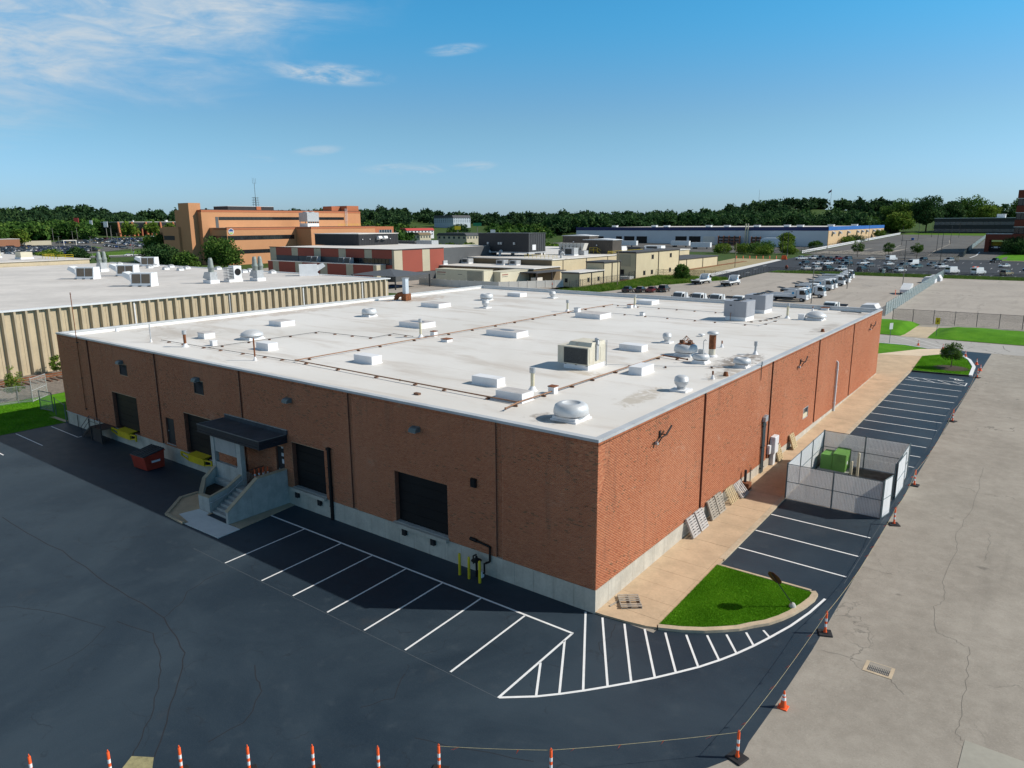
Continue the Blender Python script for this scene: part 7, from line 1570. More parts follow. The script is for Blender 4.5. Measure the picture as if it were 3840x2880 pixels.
KIND = {
 'sedan': dict(prof=[(-2.35,0.34),(2.28,0.32),(2.38,0.55),(2.25,0.74),(1.10,0.92),(-1.55,0.98),(-2.28,0.95),(-2.40,0.62)], cab=(-1.75,1.15,-1.05,0.30,0.80,0.60,0.90,1.44), wb=1.4, wr=0.33),
 'hatch': dict(prof=[(-2.1,0.36),(2.02,0.34),(2.10,0.58),(1.98,0.80),(1.0,0.98),(-1.9,1.02),(-2.12,0.62)], cab=(-2.05,1.05,-1.65,0.25,0.80,0.64,0.95,1.58), wb=1.28, wr=0.33),
 'suv': dict(prof=[(-2.3,0.42),(2.28,0.40),(2.38,0.66),(2.28,0.92),(1.15,1.06),(-2.2,1.10),(-2.38,0.72)], cab=(-2.28,1.15,-1.85,0.35,0.86,0.70,1.04,1.76), wb=1.42, wr=0.38),
 'pickup': dict(prof=[(-2.85,0.52),(2.75,0.48),(2.85,0.78),(2.75,1.06),(1.45,1.16),(-2.80,1.16),(-2.90,0.8)], cab=(-0.75,1.50,-0.50,0.75,0.88,0.74,1.12,1.86), wb=1.8, wr=0.40),
 'van': dict(prof=[(-2.75,0.42),(2.75,0.40),(2.85,0.75),(2.70,1.15),(1.95,1.30),(-2.78,1.30),(-2.85,0.8)], cab=(-2.76,1.98,-2.70,1.05,0.95,0.86,1.26,2.35), wb=1.75, wr=0.36)}
def make_car(kind):
    k = KIND[kind]; t = thing('parked_car' if kind in ('sedan','hatch','suv') else 'parked_'+kind, '', {'sedan':'car','hatch':'car','suv':'car','pickup':'pickup','van':'van'}[kind])
    w = 0.92 if kind in ('sedan','hatch') else 0.98
    mb = MB(); bodyshell(mb, k['prof'], w); mb.build('body', M['paint'], t)
    a = k['cab']
    if kind == 'van':
        mb = MB(); frustum(mb, -2.76, 1.5, -2.70, 1.15, 0.95, 0.88, 1.26, 2.35); mb.build('cargo_box', M['paint'], t)
        mb = MB(); mb.add([(2.0,-0.86,1.27),(2.0,0.86,1.27),(1.18,0.80,2.22),(1.18,-0.80,2.22)], [(0,1,2,3)]); mb.add([(1.95,-0.90,1.30),(1.30,-0.90,1.30),(1.16,-0.885,2.1)], [(0,2,1)]); mb.add([(1.95,0.90,1.30),(1.30,0.90,1.30),(1.16,0.885,2.1)], [(0,1,2)]); mb.build('windows', M['glass'], t)
        mb = MB(); mb.box(-2.775,-2.74,-0.75,0.75,1.45,2.05); mb.build('rear_window', M['glass'], t)
    else:
        mb = MB(); frustum(mb, *a); mb.build('windows', M['glass'], t)
        mb = MB(); mb.box(a[2]-0.03,a[3]+0.03,-a[5]-0.01,a[5]+0.01,a[7]-0.02,a[7]+0.035)
        for s in (-1,1):
            for xb, xt in ((a[0]+0.03,a[2]),(a[1]-0.03,a[3]),((a[0]+a[1])/2-0.15,(a[2]+a[3])/2)): mb.beam((xb,s*(a[4]+0.005),a[6]),(xt,s*(a[5]+0.005),a[7]),0.09,0.05)
        mb.build('roof', M['paint'], t)
    if kind == 'pickup': mb = MB(); mb.box(-2.7,-0.9,-0.82,0.82,1.145,1.175); mb.build('bed', M['black'], t)
    for sx in (-1,1):
        for sy in (-1,1):
            mb = MB(); mb.cyl((sx*k['wb'],sy*(w+0.01),k['wr']),(sx*k['wb'],sy*(w-0.22),k['wr']),k['wr'],n=14); wl = mb.build('wheel', M['tyre'], t)
            mb = MB(); mb.cyl((sx*k['wb'],sy*(w+0.012),k['wr']),(sx*k['wb'],sy*(w+0.022),k['wr']),k['wr']*0.62,n=10); mb.build('rim', M['hub'], wl)
    xf = max(p[0] for p in k['prof']); zf = k['prof'][2][1]+0.08
    for s in (-1,1):
        mb = MB(); mb.box(xf-0.22,xf-0.02,s*0.66-0.17,s*0.66+0.17,zf-0.02,zf+0.12); mb.build('headlight', M['lampg'], t)
        mb = MB(); xr = min(p[0] for p in k['prof']); mb.box(xr+0.02,xr+0.16,s*0.70-0.15,s*0.70+0.15,zf+0.08,zf+0.24); mb.build('tail_light', M['redl'], t)
    mb = MB(); mb.box(xf-0.10,xf+0.0,-0.45,0.45,zf-0.22,zf-0.04); mb.build('grille', M['black'], t)
    return t
PROTO = {}
def recolor(o, c):
    for ch in [o]+list(o.children_recursive):
        ch.color = (*c, 1)
CC = dict(white=(0.72,0.73,0.74),black=(0.012,0.012,0.014),dark=(0.035,0.04,0.05),grey=(0.12,0.13,0.14),silver=(0.38,0.39,0.40),maroon=(0.16,0.02,0.025),green=(0.02,0.05,0.045),teal=(0.10,0.17,0.18),gold=(0.33,0.27,0.15),blue=(0.02,0.05,0.22),red=(0.40,0.02,0.02))
def park(kind, color, x, y, head, label, group=None, shift=2.3):
    if kind not in PROTO: PROTO[kind] = make_car(kind); c = PROTO[kind]
    else: c = copy_tree(PROTO[kind])
    c.location = (x-shift*math.cos(head) if shift else x, y-shift*math.sin(head) if shift else y, 0)
    c.location.z = G(c.location.x, c.location.y)+0.03; c.rotation_euler = (0,0,head)
    c['label'] = label
    if group: c['group'] = group
    recolor(c, CC[color]); return c
D_, U_ = -PI/2, PI/2
CARS = [('pickup','white',-82.2,314.6,D_-0.15,'white pickup at the left end of the back row'),('suv','white',-78.6,322,D_,'white car with a roof box behind the white pickup'),('pickup','dark',-75.0,322,D_,'dark pickup third in the back row'),('sedan','black',-71.4,322,U_,'black low car fourth in the back row'),('pickup','maroon',-67.8,321,D_,'maroon pickup in the back row'),('suv','dark',-64.2,322,D_,'dark blue suv right of the maroon pickup'),('suv','grey',-60.4,306,D_,'grey blue suv between the back and middle rows'),('sedan','white',-55.3,325,D_,'white sedan alone right in the back row'),('van','white',-47.2,327,U_,'white van with its blue rear facing the camera in the back row'),
 ('suv','dark',-69.0,273.5,D_,'dark suv at the left end of the middle row'),('sedan','white',-65.6,279,D_,'white sedan second in the middle row'),('pickup','white',-62.0,279,D_,'white pickup in the middle row'),('sedan','dark',-62.0,293,D_,'dark sedan half hidden behind the middle row pickup'),('suv','grey',-58.2,290,D_,'grey suv behind the middle row'),('suv','black',-53.2,274.5,D_,'black suv in the middle row beside the gap'),('pickup','white',-50.5,288,U_,'white pickup with a dark front right of the gap'),('sedan','grey',-45.6,276,D_,'dark grey sedan in the middle row'),('sedan','white',-41.6,290,U_,'white sedan showing its rear in the middle row'),('suv','grey',-34.4,276.5,D_,'grey suv by the lamp post in the middle row'),('van','white',-33.6,292,D_,'narrow white van behind the grey suv'),
 ('sedan','white',-60.0,244.5,U_,'white sedan at the left end of the front row'),('hatch','white',-56.5,244.6,U_,'small white hatchback second in the front row'),('suv','green',-52.8,245.5,U_,'dark green suv in the front row'),('suv','white',-48.6,245.0,D_,'white suv with a green windshield in the front row'),('suv','black',-41.8,247,U_,'black suv alone in the front row'),('pickup','black',-34.4,247,U_,'black pickup in the front row beside the white suv'),('suv','white',-30.4,248,U_,'white suv with red tail lights in the front row'),
 ('sedan','teal',-29.6,277,D_,'teal grey sedan in the middle row'),('suv','black',-35.2,327,D_,'black suv under the small tree in the back row'),('sedan','grey',-27.0,293,D_,'grey sedan between the teal sedan and the white pickup'),('pickup','white',-22.0,278,D_,'white pickup with a black grille at right in the middle row'),('suv','silver',-25.6,329,D_,'silver suv at the right end of the back row'),('van','white',-15.2,249,U_,'white van in the front row left of the ladder van'),('van','white',-7.8,248,U_,'white van carrying ladders on its roof'),('suv','gold',-0.3,249,U_,'gold and white car with a rack at right in the front row'),('pickup','black',-9.2,331,D_,'large black truck near the tower lawn'),('sedan','white',-4.0,297,D_,'white sedan at right below the black truck'),('sedan','blue',4.2,279,D_,'blue car cut by the right picture edge'),
 ('sedan','black',-71.6,136.0,0.25,'leftmost black car of four in the pale lot'),('sedan','black',-68.9,137.6,0.25,'second black car of four in the pale lot'),('sedan','maroon',-66.6,139.4,0.25,'dark car with a red tail light, third of four in the pale lot'),('suv','black',-64.6,142.0,0.25,'black suv, rightmost of four in the pale lot')]
for kd, co, x, y, hd, lab in CARS:
    if lab.endswith('pale lot'): park(kd, co, x, y, PI/2+0.15, lab, 'four black cars in the pale lot', 0)
    else: park(kd, co, x, y, hd-0.42, lab, 'cars in the dark asphalt lot', 2.3 if hd < 0 else -2.3)
lad = thing('roof_ladders', 'orange and white ladders strapped on the van roof', 'ladder', (-7.8,250.6,G(-7,250)+2.42), U_)
for s in (-0.5,0.1,0.6):
    mb = MB()
    for e in (-0.16,0.16): mb.beam((-2.4,s+e,0.05),(2.2,s+e,0.05),0.06)
    for k in range(9): mb.beam((-2.2+0.5*k,s-0.16,0.05),(-2.2+0.5*k,s+0.16,0.05),0.04)
    mb.build('ladder', M['orange'] if s != 0.1 else M['whitem'], lad)
# car transporters with a flat deck
def make_truck():
    t = thing('flatbed_truck', '', 'truck')
    mb = MB(); bodyshell(mb, [(2.55,0.75),(4.42,0.62),(4.50,1.35),(4.32,1.75),(3.98,2.70),(2.60,2.76),(2.50,2.5)], 1.05, 0.12); mb.build('cab', M['whitem'], t)
    mb = MB(); mb.add([(4.515,-0.92,1.52),(4.515,0.92,1.52),(4.10,0.86,2.56),(4.10,-0.86,2.56)], [(0,1,2,3)]); mb.build('windshield', M['glassb'], t)
    for s in (-1,1):
        mb = MB(); q = [(4.28,s*1.062,1.55),(3.05,s*1.062,1.55),(3.05,s*1.062,2.45),(3.98,s*1.062,2.45)]; mb.add(q, [(0,1,2,3) if s < 0 else (3,2,1,0)]); mb.build('side_window', M['glass'], t)
        mb = MB(); mb.box(4.2,4.3,s*1.25-0.1,s*1.25+0.1,1.6,2.1); mb.beam((4.25,s*1.0,2.0),(4.25,s*1.25,2.0),0.04); mb.build('mirror', M['black'], t)
        mb = MB(); mb.box(4.44,4.53,s*0.72-0.2,s*0.72+0.2,0.85,1.08); mb.build('headlight', M['lampg'], t)
    mb = MB(); mb.box(4.3,4.62,-1.02,1.02,0.42,0.74); mb.build('bumper', M['whitem'], t)
    mb = MB(); mb.box(-3.8,4.2,-0.42,0.42,0.62,0.86); mb.box(-2.6,1.6,-0.9,0.9,0.55,0.8); mb.build('chassis', M['black'], t)
    mb = MB(); mb.box(-4.3,1.95,-1.22,1.22,1.05,1.18); mb.build('deck', M['galv'], t)
    for s in (-1,1): mb = MB(); mb.box(-4.3,1.95,s*1.22-(0.0 if s > 0 else 0.12),s*1.22+(0.12 if s > 0 else 0.0),0.95,1.32); mb.build('deck_side', M['whitem'], t)
    mb = MB(); mb.obox((-4.7,0,1.45),(1.4,2.2,0.09),Matrix.Rotation(0.16,3,'Y')); mb.build('tail_ramp', M['black'], t)
    mb = MB(); mb.box(-4.5,-4.2,-1.1,1.1,0.5,1.0); mb.build('tail_frame', M['black'], t)
    mb = MB(); mb.extr([(1.0,1.19),(2.35,1.19),(2.35,2.62),(1.9,2.62)], 'y', -1.2, -1.08); mb.extr([(1.0,1.19),(2.35,1.19),(2.35,2.62),(1.9,2.62)], 'y', 1.08, 1.2); mb.box(2.2,2.35,-1.079,1.079,1.19,2.62); mb.build('headboard', M['whitem'], t)
    mb = MB(); mb.cyl((1.75,-1.201,1.85),(1.75,-1.22,1.85),0.26,n=16); mb.build('blue_emblem', M['bluel'], t)
    for x, yy in ((3.55,1.02),(-2.35,1.0),):
        for s in (-1,1):
            mb = MB(); mb.cyl((x,s*yy,0.42),(x,s*(yy-0.3),0.42),0.42,n=16); wl = mb.build('wheel', M['tyre'], t); mb = MB(); mb.cyl((x,s*(yy+0.004),0.42),(x,s*(yy+0.02),0.42),0.24,n=12); mb.build('rim', M['hub'], wl)
    return t
tk = make_truck(); first = True
TR = [(-32.9,137.2,0.0,'nearest flatbed truck in the row facing right'),(-33.3,141.2,0.0,'second nearest flatbed truck in the row'),(-32.0,148.0,0.0,'third flatbed truck, behind the first light pole'),(-34.5,153.6,0.0,'fourth flatbed truck, mostly hidden in the row'),(-35.2,167.6,0.0,'fifth flatbed truck with its deck showing'),(-35.3,171.9,0.0,'sixth flatbed truck with a clear blue emblem'),(-36.0,183.2,0.0,'seventh flatbed truck beside the second light pole'),(-36.6,191.2,0.0,'eighth flatbed truck near the end of the row'),(-38.2,199.5,0.0,'ninth flatbed truck near the end of the row'),(-39.6,209.8,0.0,'farthest flatbed truck at the grass strip'),
      (-66.3,169.5,PI/2,'left of two flatbed trucks seen from behind'),(-57.3,168.2,PI/2,'right of two flatbed trucks seen from behind'),(-48.8,119.5,-PI/2,'leftmost truck cab peeping over the roof edge'),(-44.6,119.4,-PI/2,'second truck cab peeping over the roof edge'),(-40.6,119.3,-PI/2,'blue striped truck cab third over the roof edge'),(-35.6,118.6,-PI/2,'fourth truck cab over the roof edge by the grey units'),(-17.7,116.5,-PI/2,'lone truck cab over the far right roof edge')]
for x, y, h, lab in TR:
    c = tk if first else copy_tree(tk); first = False
    c.location = (x,y,G(x,y)+0.03); c.rotation_euler = (0,0,h); c['label'] = lab; c['group'] = 'white flatbed trucks'
t = thing('cargo_trailer', 'tilted pale trailer with an open ramp beside the mesh fence', 'trailer', (-14.2,168.5,G(-14,168)), PI/2)
mb = MB(); mb.extr([(-2.6,0.5),(2.4,0.5),(2.4,2.3),(1.2,2.5),(-2.6,1.2)], 'y', -1.0, 1.0); mb.build('body', M['whitem'], t)
for s in (-1,1): mb = MB(); mb.cyl((0,s*1.05,0.4),(0,s*1.3,0.4),0.4,n=12); mb.build('wheel', M['tyre'], t)
mb = MB(); mb.beam((2.4,0,0.5),(3.6,0,0.45),0.12); mb.beam((3.5,0,0.0),(3.5,0,0.9),0.1); mb.build('drawbar', M['dark'], t)
mb = MB(); mb.lathe((0,0,0), [(0.2,0),(0.09,0.04),(0.07,1.2),(0,1.22)], 10); mb.single('delineator_tube', M['orange'], 'orange tube beside the tilted trailer', 'delineator', (-15.9,164.9,G(-15,165)))
for i, (x,y) in enumerate(((-12.2,208),(-11.8,216),(-10.6,124.5))):
    mb = MB(); mb.box(-1.6,1.6,-2.2,2.2,0,0.9); mb.extr([(-1.5,0.9),(1.5,0.9),(1.0,1.7),(-1.1,1.6)], 'y', -2.0, 2.0); mb.single('covered_load', M['label'], ('white covered load behind the mesh fence, far end','white covered load behind the mesh fence, beside the grass strip','white covered load behind the mesh fence, nearest the roof corner')[i], 'load', (x-2.6,y,G(x,y)+0.02))
# far cars: too small to show parts, one mesh each with its own paint
def far_car_mesh(suv):
    mb = MB(); h = 1.0 if suv else 0.92
    bodyshell(mb, [(-2.2,0.25),(2.2,0.25),(2.3,0.6),(1.2,h),(-2.2,h+0.03),(-2.3,0.6)], 0.92); mb.cur = 1
    frustum(mb, -2.0 if suv else -1.6, 1.1, -1.75 if suv else -1.0, 0.35, 0.82, 0.66, h, 1.7 if suv else 1.42); mb.cur = 0
    mb.box(-1.75 if suv else -1.0, 0.35, -0.67, 0.67, (1.7 if suv else 1.42)-0.01, (1.7 if suv else 1.42)+0.04); mb.cur = 2
    for sx in (-1.35,1.35):
        for sy in (-0.92,0.72): mb.box(sx-0.32,sx+0.32,sy,sy+0.2,0.0,0.6)
    return mb.build('distant_car', [M['paint'], M['glass'], M['tyre']])
fc = [far_car_mesh(False), far_car_mesh(True)]; fused = [False, False]
FCOL = ['white']*7+['silver']*4+['black']*4+['dark']*4+['grey']*3+['blue']*2+['red']*2+['gold']
def far_row(a, b, head, where, gap=2.9, miss=0.10):
    L = math.dist(a,b); n = int(L/gap)
    for i in range(n):
        if rnd.random() < miss: continue
        u = (i+0.5)/n; x = a[0]+(b[0]-a[0])*u+rnd.uniform(-0.3,0.3); y = a[1]+(b[1]-a[1])*u+rnd.uniform(-0.3,0.3)
        j = 0 if rnd.random() < 0.5 else 1
        if fused[j]: o = fc[j].copy(); COL.objects.link(o)
        else: o = fc[j]; fused[j] = True
        col = rnd.choice(FCOL); v = rnd.uniform(0.8,1.15); o.color = (*[min(0.85,c*v) for c in CC[col]],1)
        o.location = (x,y,G(x,y)+0.10); o.rotation_euler = (0,0,head+(PI if rnd.random() < 0.5 else 0)+rnd.uniform(-0.05,0.05))
        tag(o, '%s %s in %s' % (col, 'car' if j == 0 else 'tall car', where), 'car', 'distant cars on the far left lots')
hd = 0.35
far_row((-456,124),(-453,134), hd, 'the short nearest row at far left')
far_row((-484,130),(-456,160), hd, 'the near row of the big far left lot'); far_row((-489,128),(-461,158), hd, 'the near row of the big far left lot')
far_row((-510,140),(-470,184), hd, 'the middle row of the big far left lot'); far_row((-515,138),(-475,182), hd, 'the middle row of the big far left lot')
far_row((-538,148),(-497,194), hd, 'the far row of the big far left lot'); far_row((-543,146),(-502,192), hd, 'the far row of the big far left lot')
far_row((-548,168),(-540,178), hd, 'the short back row by the pale wall')
far_row((-588,206),(-566,229), hd, 'the upper row beside the grass slope'); far_row((-528,214),(-487,209), 1.2, 'the slanting row above the grass slope'); far_row((-584,240),(-488,224), 1.3, 'the long slanting row left of the orange office', 2.9); far_row((-592,246),(-500,232), 1.3, 'the long slanting row left of the orange office', 3.1)
far_row((-624,256),(-600,290), hd, 'the back row under the pillared office'); far_row((-632,252),(-606,288), hd, 'the back row under the pillared office')
far_row((-415,172),(-398,186), 1.4, 'the street beyond the pale roof', 6.0); far_row((-345,152),(-333,161), hd, 'the yard behind the pale roof', 3.0); far_row((-425,452),(-395,470), 0.6, 'front of the red roofed motel', 3.2)
far_row((-497,134),(-466,168), hd, 'the crowded near part of the big far left lot', 2.8); far_row((-524,143),(-486,184), hd, 'the crowded middle part of the big far left lot', 2.8); far_row((-552,152),(-512,196), hd, 'the crowded back part of the big far left lot', 2.8)
far_row((-604,232),(-572,262), hd, 'the packed rows right of the grass slope', 2.8); far_row((-612,240),(-584,272), hd, 'the packed rows right of the grass slope', 2.8)
# ------------------------------------------------------------------ far lots, roads, verges
sheet('pale_lot', [(-80,113.2),(70,113.2),(70,229.5),(-66.6,226.5),(-64.2,192),(-74.4,157)], M['lotpale'], 0.012)
sheet('grass_strip', [(-66.4,227),(70,230),(70,243.5),(-60,240.5),(-67,238)], M['grassfar'], 0.05)
sheet('dark_lot', [(-64.4,190.5),(-66.9,227),(-67.2,240),(70,243.6),(70,352),(-92,352),(-88,312),(-74.5,195)], M['lotdark'], 0.02)
sheet('drive_walk', [(-78.5,191),(-74.3,194.8),(-87.8,311),(-91.5,316)], M['slabw'], 0.06)
sheet('dry_verge', [(-78.7,191.5),(-91.7,317),(-112,317),(-96,200),(-90,186)], M['dry'], 0.03)
sheet('weed_verge', [(-92,115),(-80,115),(-74.2,157),(-64.3,191),(-78,190.5),(-96,196),(-95,165)], M['grassfar'], 0.05)
DL = bpy.data.objects['dark_lot']
def fline(a, b, w=0.14): ribbon('parking_line', [a,b], w, M['white'], 0.035, DL)
for k in range(24): 
    x = -62+3.1*k
    fline((x,243.8),(x+0.3,247.2)); fline((x,271.0),(x,276.5)) if k % 2 else fline((x,285.0),(x,291)); 
for k in range(20): fline((-56+3.1*k,322),(-56+3.1*k,328))
for p in ((-70,206),(-72,221),(-76,240),(-80,262)): fline(p,(p[0]+0.4,p[1]+3),0.4)
kerb_run([(-80,343),(-45,343.2),(-26,344)], 1.6, 0.15, M['kerb'], 'kerb_stone', DL); kerb_run([(-8,348),(70,351)], 1.8, 0.15, M['kerb'], 'kerb_stone', DL)
sheet('cross_drive', [(-90,352.1),(70,352.1),(70,379),(-92,379)], M['lotgrey'], 0.03)
sheet('upper_lot', [(-98.5,379.2),(-24,379.2),(-36,640),(-96,690),(-98.5,660)], M['lotgrey'], 0.06, step=40)
UL = bpy.data.objects['upper_lot']
for path in ([(-40,385),(-43,430),(-45,503),(-52,560)], [(-60,385),(-70,490)], [(-80,392),(-88,470)], [(-58,395),(-66,430),(-64,470)]): ribbon('pale_seam', path, 0.5, M['pale'], 0.08, UL, 10)
for i in range(6): sheet('worn_patch', [(-96+6*i,384+5*(i%2)),(-90+6*i,384),(-89+6*i,410+20*(i%3)),(-94+6*i,412)], M['pale'], 0.075, UL, step=20)
sheet('tower_drive', [(-23.6,352.2),(-6,352.2),(-9,425),(-20.6,430),(-32,640),(-35.6,640),(-24,379)], M['lotgrey'], 0.045, step=40)
ribbon('white_edge_line', [(-21.3,374),(-20.6,395),(-22,425)], 0.5, M['white'], 0.09, bpy.data.objects['tower_drive'], 10)
sheet('tower_lawn', [(-9,352.3),(60,352.3),(60,426.5),(-8.6,426.5),(-11,400),(-12,365)], M['grass'], 0.06, step=40)
sheet('far_lawn', [(-98,661),(-36,641),(0,641),(0,699),(-98,699)], M['grassfar'], 0.07, step=30)
sheet('warehouse_yard', [(-300,380),(-112,380),(-110,469),(-300,469)], M['lotgrey'], 0.05, step=40)
sheet('plant_yard', [(-210,90),(-97,104),(-92,135),(-96,260),(-230,380),(-260,180)], M['lotpale'], 0.02, step=60)
# far left lots and road
sheet('far_lot', [(-448,112),(-452,140),(-450,166),(-480,205),(-486,228),(-560,250),(-640,300),(-660,262),(-560,160),(-540,108)], M['lotgrey'], 0.06, step=30)
sheet('grass_slope', [(-556,184),(-548,194),(-528,207),(-500,201),(-508,196),(-540,184)], M['grassfar'], 0.10, step=30)
sheet('street_verge', [(-447,108),(-449,142),(-447,166),(-458,185),(-455,214),(-420,194),(-428,150),(-432,104)], M['grassfar'], 0.09, step=30)
sheet('street', [(-431,100),(-426,150),(-418,193),(-396,186),(-404,150),(-409,98)], M['lotgrey'], 0.08, step=30); sheet('street_walk', [(-431,100),(-426,150),(-419,193),(-423,194),(-429.5,150),(-434.5,100)], M['slabw'], 0.12, step=30)
# railway beside the beige building
t = thing('railway_track', 'rusty railway track beside the beige ribbed building', 'track', (-82,20,0))
trk = [(-81.5,-40),(-81.5,60),(-83.5,110),(-90,170),(-93,200),(-97,290)]
for off in (-0.72,0.72):
    mb = MB()
    for a, b in zip(trk, trk[1:]): mb.beam((a[0]+off,a[1],G(*a)+0.22),(b[0]+off,b[1],G(*b)+0.22),0.09,0.16)
    mb.build('rail', M['rust'], t, True)
sl = MB(); sl.box(-1.25,1.25,-0.12,0.12,0.05,0.15); s0 = sl.build('sleeper', M['wood'], t); k = 0
for y in range(-12, 46): 
    o = s0 if k == 0 else s0.copy()
    if k: COL.objects.link(o)
    o.location = Vector((-81.5,y*0.75,G(-81.5,y*0.75)))-t.location; k += 1
# ------------------------------------------------------------------ fences, barriers, posts
def chain_fence(label, path, h, sp, post, link, rails=(1.0,), r=0.045, group=None):
    t = thing('chain_link_fence', label, 'fence', (*path[0],G(*path[0])), group=group)
    pm = MB(); pm.cyl((0,0,0),(0,0,h+0.08),r,n=8); p0 = None
    for a, b in zip(path, path[1:]):
        L = math.dist(a,b); n = max(1,round(L/sp))
        for k in range(n+1):
            x, y = a[0]+(b[0]-a[0])*k/n, a[1]+(b[1]-a[1])*k/n
            if p0 is None: p0 = pm.build('fence_post', post, t); o = p0
            else: o = p0.copy(); COL.objects.link(o)
            o.location = Vector((x,y,G(x,y)))-t.location
        mb = MB()
        for f in rails: mb.cyl((*a,G(*a)+h*f),(*b,G(*b)+h*f),r*0.55,n=6)
        mb.build('rail', post, t, True)
        if link: uvquad('mesh_panel', (*a,0), (*b,0), 0.05, h, link, t)
    return t
chain_fence('thin wire fence with dark posts along the near edge of the pale lot', [(-7.2,112.8),(11.5,113.3),(45,114)], 2.3, 3.1, M['dark'], M['linkb'], (0.98,))
chain_fence('pale mesh fence running between the truck lot and the empty lot', [(-9.8,120.5),(-14.3,232.0)], 2.4, 3.0, M['galvpost'], M['linkfar'], (1.0,))
chain_fence('black fence along the grass strip of the far lot', [(-66.3,226.2),(6.3,229.3),(60,231.5)], 1.9, 6.2, M['dark'], M['linkb'], (1.0,))
chain_fence('black fence beside the dark drive', [(-64.2,191.6),(-66.8,226)], 2.1, 3.6, M['dark'], M['linkb'], (1.0,))
chain_fence('black fence between weeds and dry verge', [(-91.5,190),(-64.3,191.8)], 2.3, 3.5, M['dark'], M['linkb'], (1.0,0.55))
chain_fence('black fence in front of the tan sheds', [(-86.5,132),(-87.2,165),(-90.5,172),(-91.2,189)], 2.4, 3.2, M['dark'], M['linkb'], (1.0,))
chain_fence('dark fence at the near edge of the upper lot', [(-98,379.5),(-25,379.5)], 2.2, 6.5, M['dark'], M['linkb'], (1.0,))
chain_fence('tall dark slatted fence beside the tower drive', [(-24.6,380),(-27.5,430)], 2.6, 3.0, M['dark'], m_link('fence_dark_slats',(0.035,0.06,0.065),0.09,0.2,0.9), (1.0,))
chain_fence('grey mesh fence climbing beside the tower drive', [(-27.5,430.5),(-36,636)], 2.4, 8.0, M['galvpost'], M['linkfar'], (1.0,))
chain_fence('dark fence below the sand coloured warehouse wall', [(-104,385),(-104.5,470),(-104.5,640)], 2.4, 6.0, M['dark'], M['linkb'], (1.0,))
t = thing('guard_rail', 'white double guard rail climbing along the upper lot', 'guard rail', (-100,383,G(-100,383)))
for z in (0.55,1.40):
    y = 383
    while y < 660:
        y2 = min(y+9,660); mb = MB(); mb.beam((-99.6,y,G(-99.6,y)+z),(-99.6,y2-0.1,G(-99.6,y2)+z),0.14,0.62); mb.build('rail', M['label'], t, True); y = y2
y = 383
while y < 660: mb = MB(); mb.cyl((-99.9,y,G(-99.9,y)),(-99.9,y,G(-99.9,y)+1.15),0.08,n=6); mb.build('post', M['galv'], t, True); y += 9
# gate at the far left
t = chain_fence('galvanised chain link fence and posts on the left verge', [(-74,-9),(-71.8,0.2),(-71.0,1.3)], 1.9, 3.0, M['galv'], M['link'], (0.98,0.1))
t = thing('fence_gate', 'open chain link gate swung across the left verge', 'gate', (-71.0,1.3,0.02))
mb = MB()
for a, b in (((0,0,0.1),(0,0,2.75)),((-2.0,2.2,0.1),(-2.0,2.2,2.6)),((0,0,0.15),(-2.0,2.2,0.15)),((0,0,2.6),(-2.0,2.2,2.55)),((0,0,1.3),(-2.0,2.2,1.3))): mb.cyl(a,b,0.04,n=8)
mb.build('gate_frame', M['galv'], t); uvquad('mesh_panel', (-71.0,1.3,0), (-73.0,3.5,0), 0.15, 2.55, M['link'], t)
t = thing('fence_gate', 'green grey gate leaf between two posts on the left verge', 'gate', (-66.8,0.5,0.02))
mb = MB()
for a, b in (((0,0,0),(0,0,2.1)),((2.3,0.3,0),(2.3,0.3,2.1)),((0,0,0.15),(2.3,0.3,0.15)),((0,0,2.05),(2.3,0.3,2.05)),((0,0,1.1),(2.3,0.3,1.1))): mb.cyl(a,b,0.045,n=8)
mb.build('gate_frame', M['galvpost'], t); uvquad('mesh_panel', (-66.8,0.5,0), (-64.5,0.8,0), 0.15, 2.05, M['link'], t)
chain_fence('short green grey fence tying the gate to the warehouse corner', [(-63.2,0.55),(-59.3,-0.06)], 1.8, 3.9, M['galvpost'], None, (0.98,))
def light_pole(label, x, y, h, arm=0, base=True, m='skinned', r=0.11, cat='light pole', group=None):
    t = thing('light_pole', label, cat, (x,y,G(x,y)), group=group)
    mb = MB(); mb.cyl((0,0,0),(0,0,h),r,r*0.7,n=8); mb.build('pole', M[m], t)
    if base: mb = MB(); mb.cyl((0,0,0),(0,0,0.8),0.32,n=10); mb.build('base', M['pale'], t)
    if arm:
        for s in ((-1,1) if arm == 2 else (1,)): mb = MB(); mb.beam((0,0,h-0.1),(s*1.5,0,h),0.09); mb.box(s*1.5-0.5,s*1.5+0.5,-0.2,0.2,h-0.05,h+0.12); mb.build('lamp_head', M['dark'], t)
    return t
light_pole('grey steel pole beside the nearest trucks',-26.8,134.5,7.6,0,False); light_pole('grey steel pole beside the seventh truck',-29.0,175.2,7.8,0,False); light_pole('grey pole in front of the tilted trailer',-19.3,194.6,8.5,1,False); light_pole('brown wooden pole by the dry verge',-86.2,248.5,9.5,0,False,'woodpole',0.16); light_pole('slim wooden pole in the weeds before the tan block',-80.8,147,10.0,0,False,'woodpole',0.14)
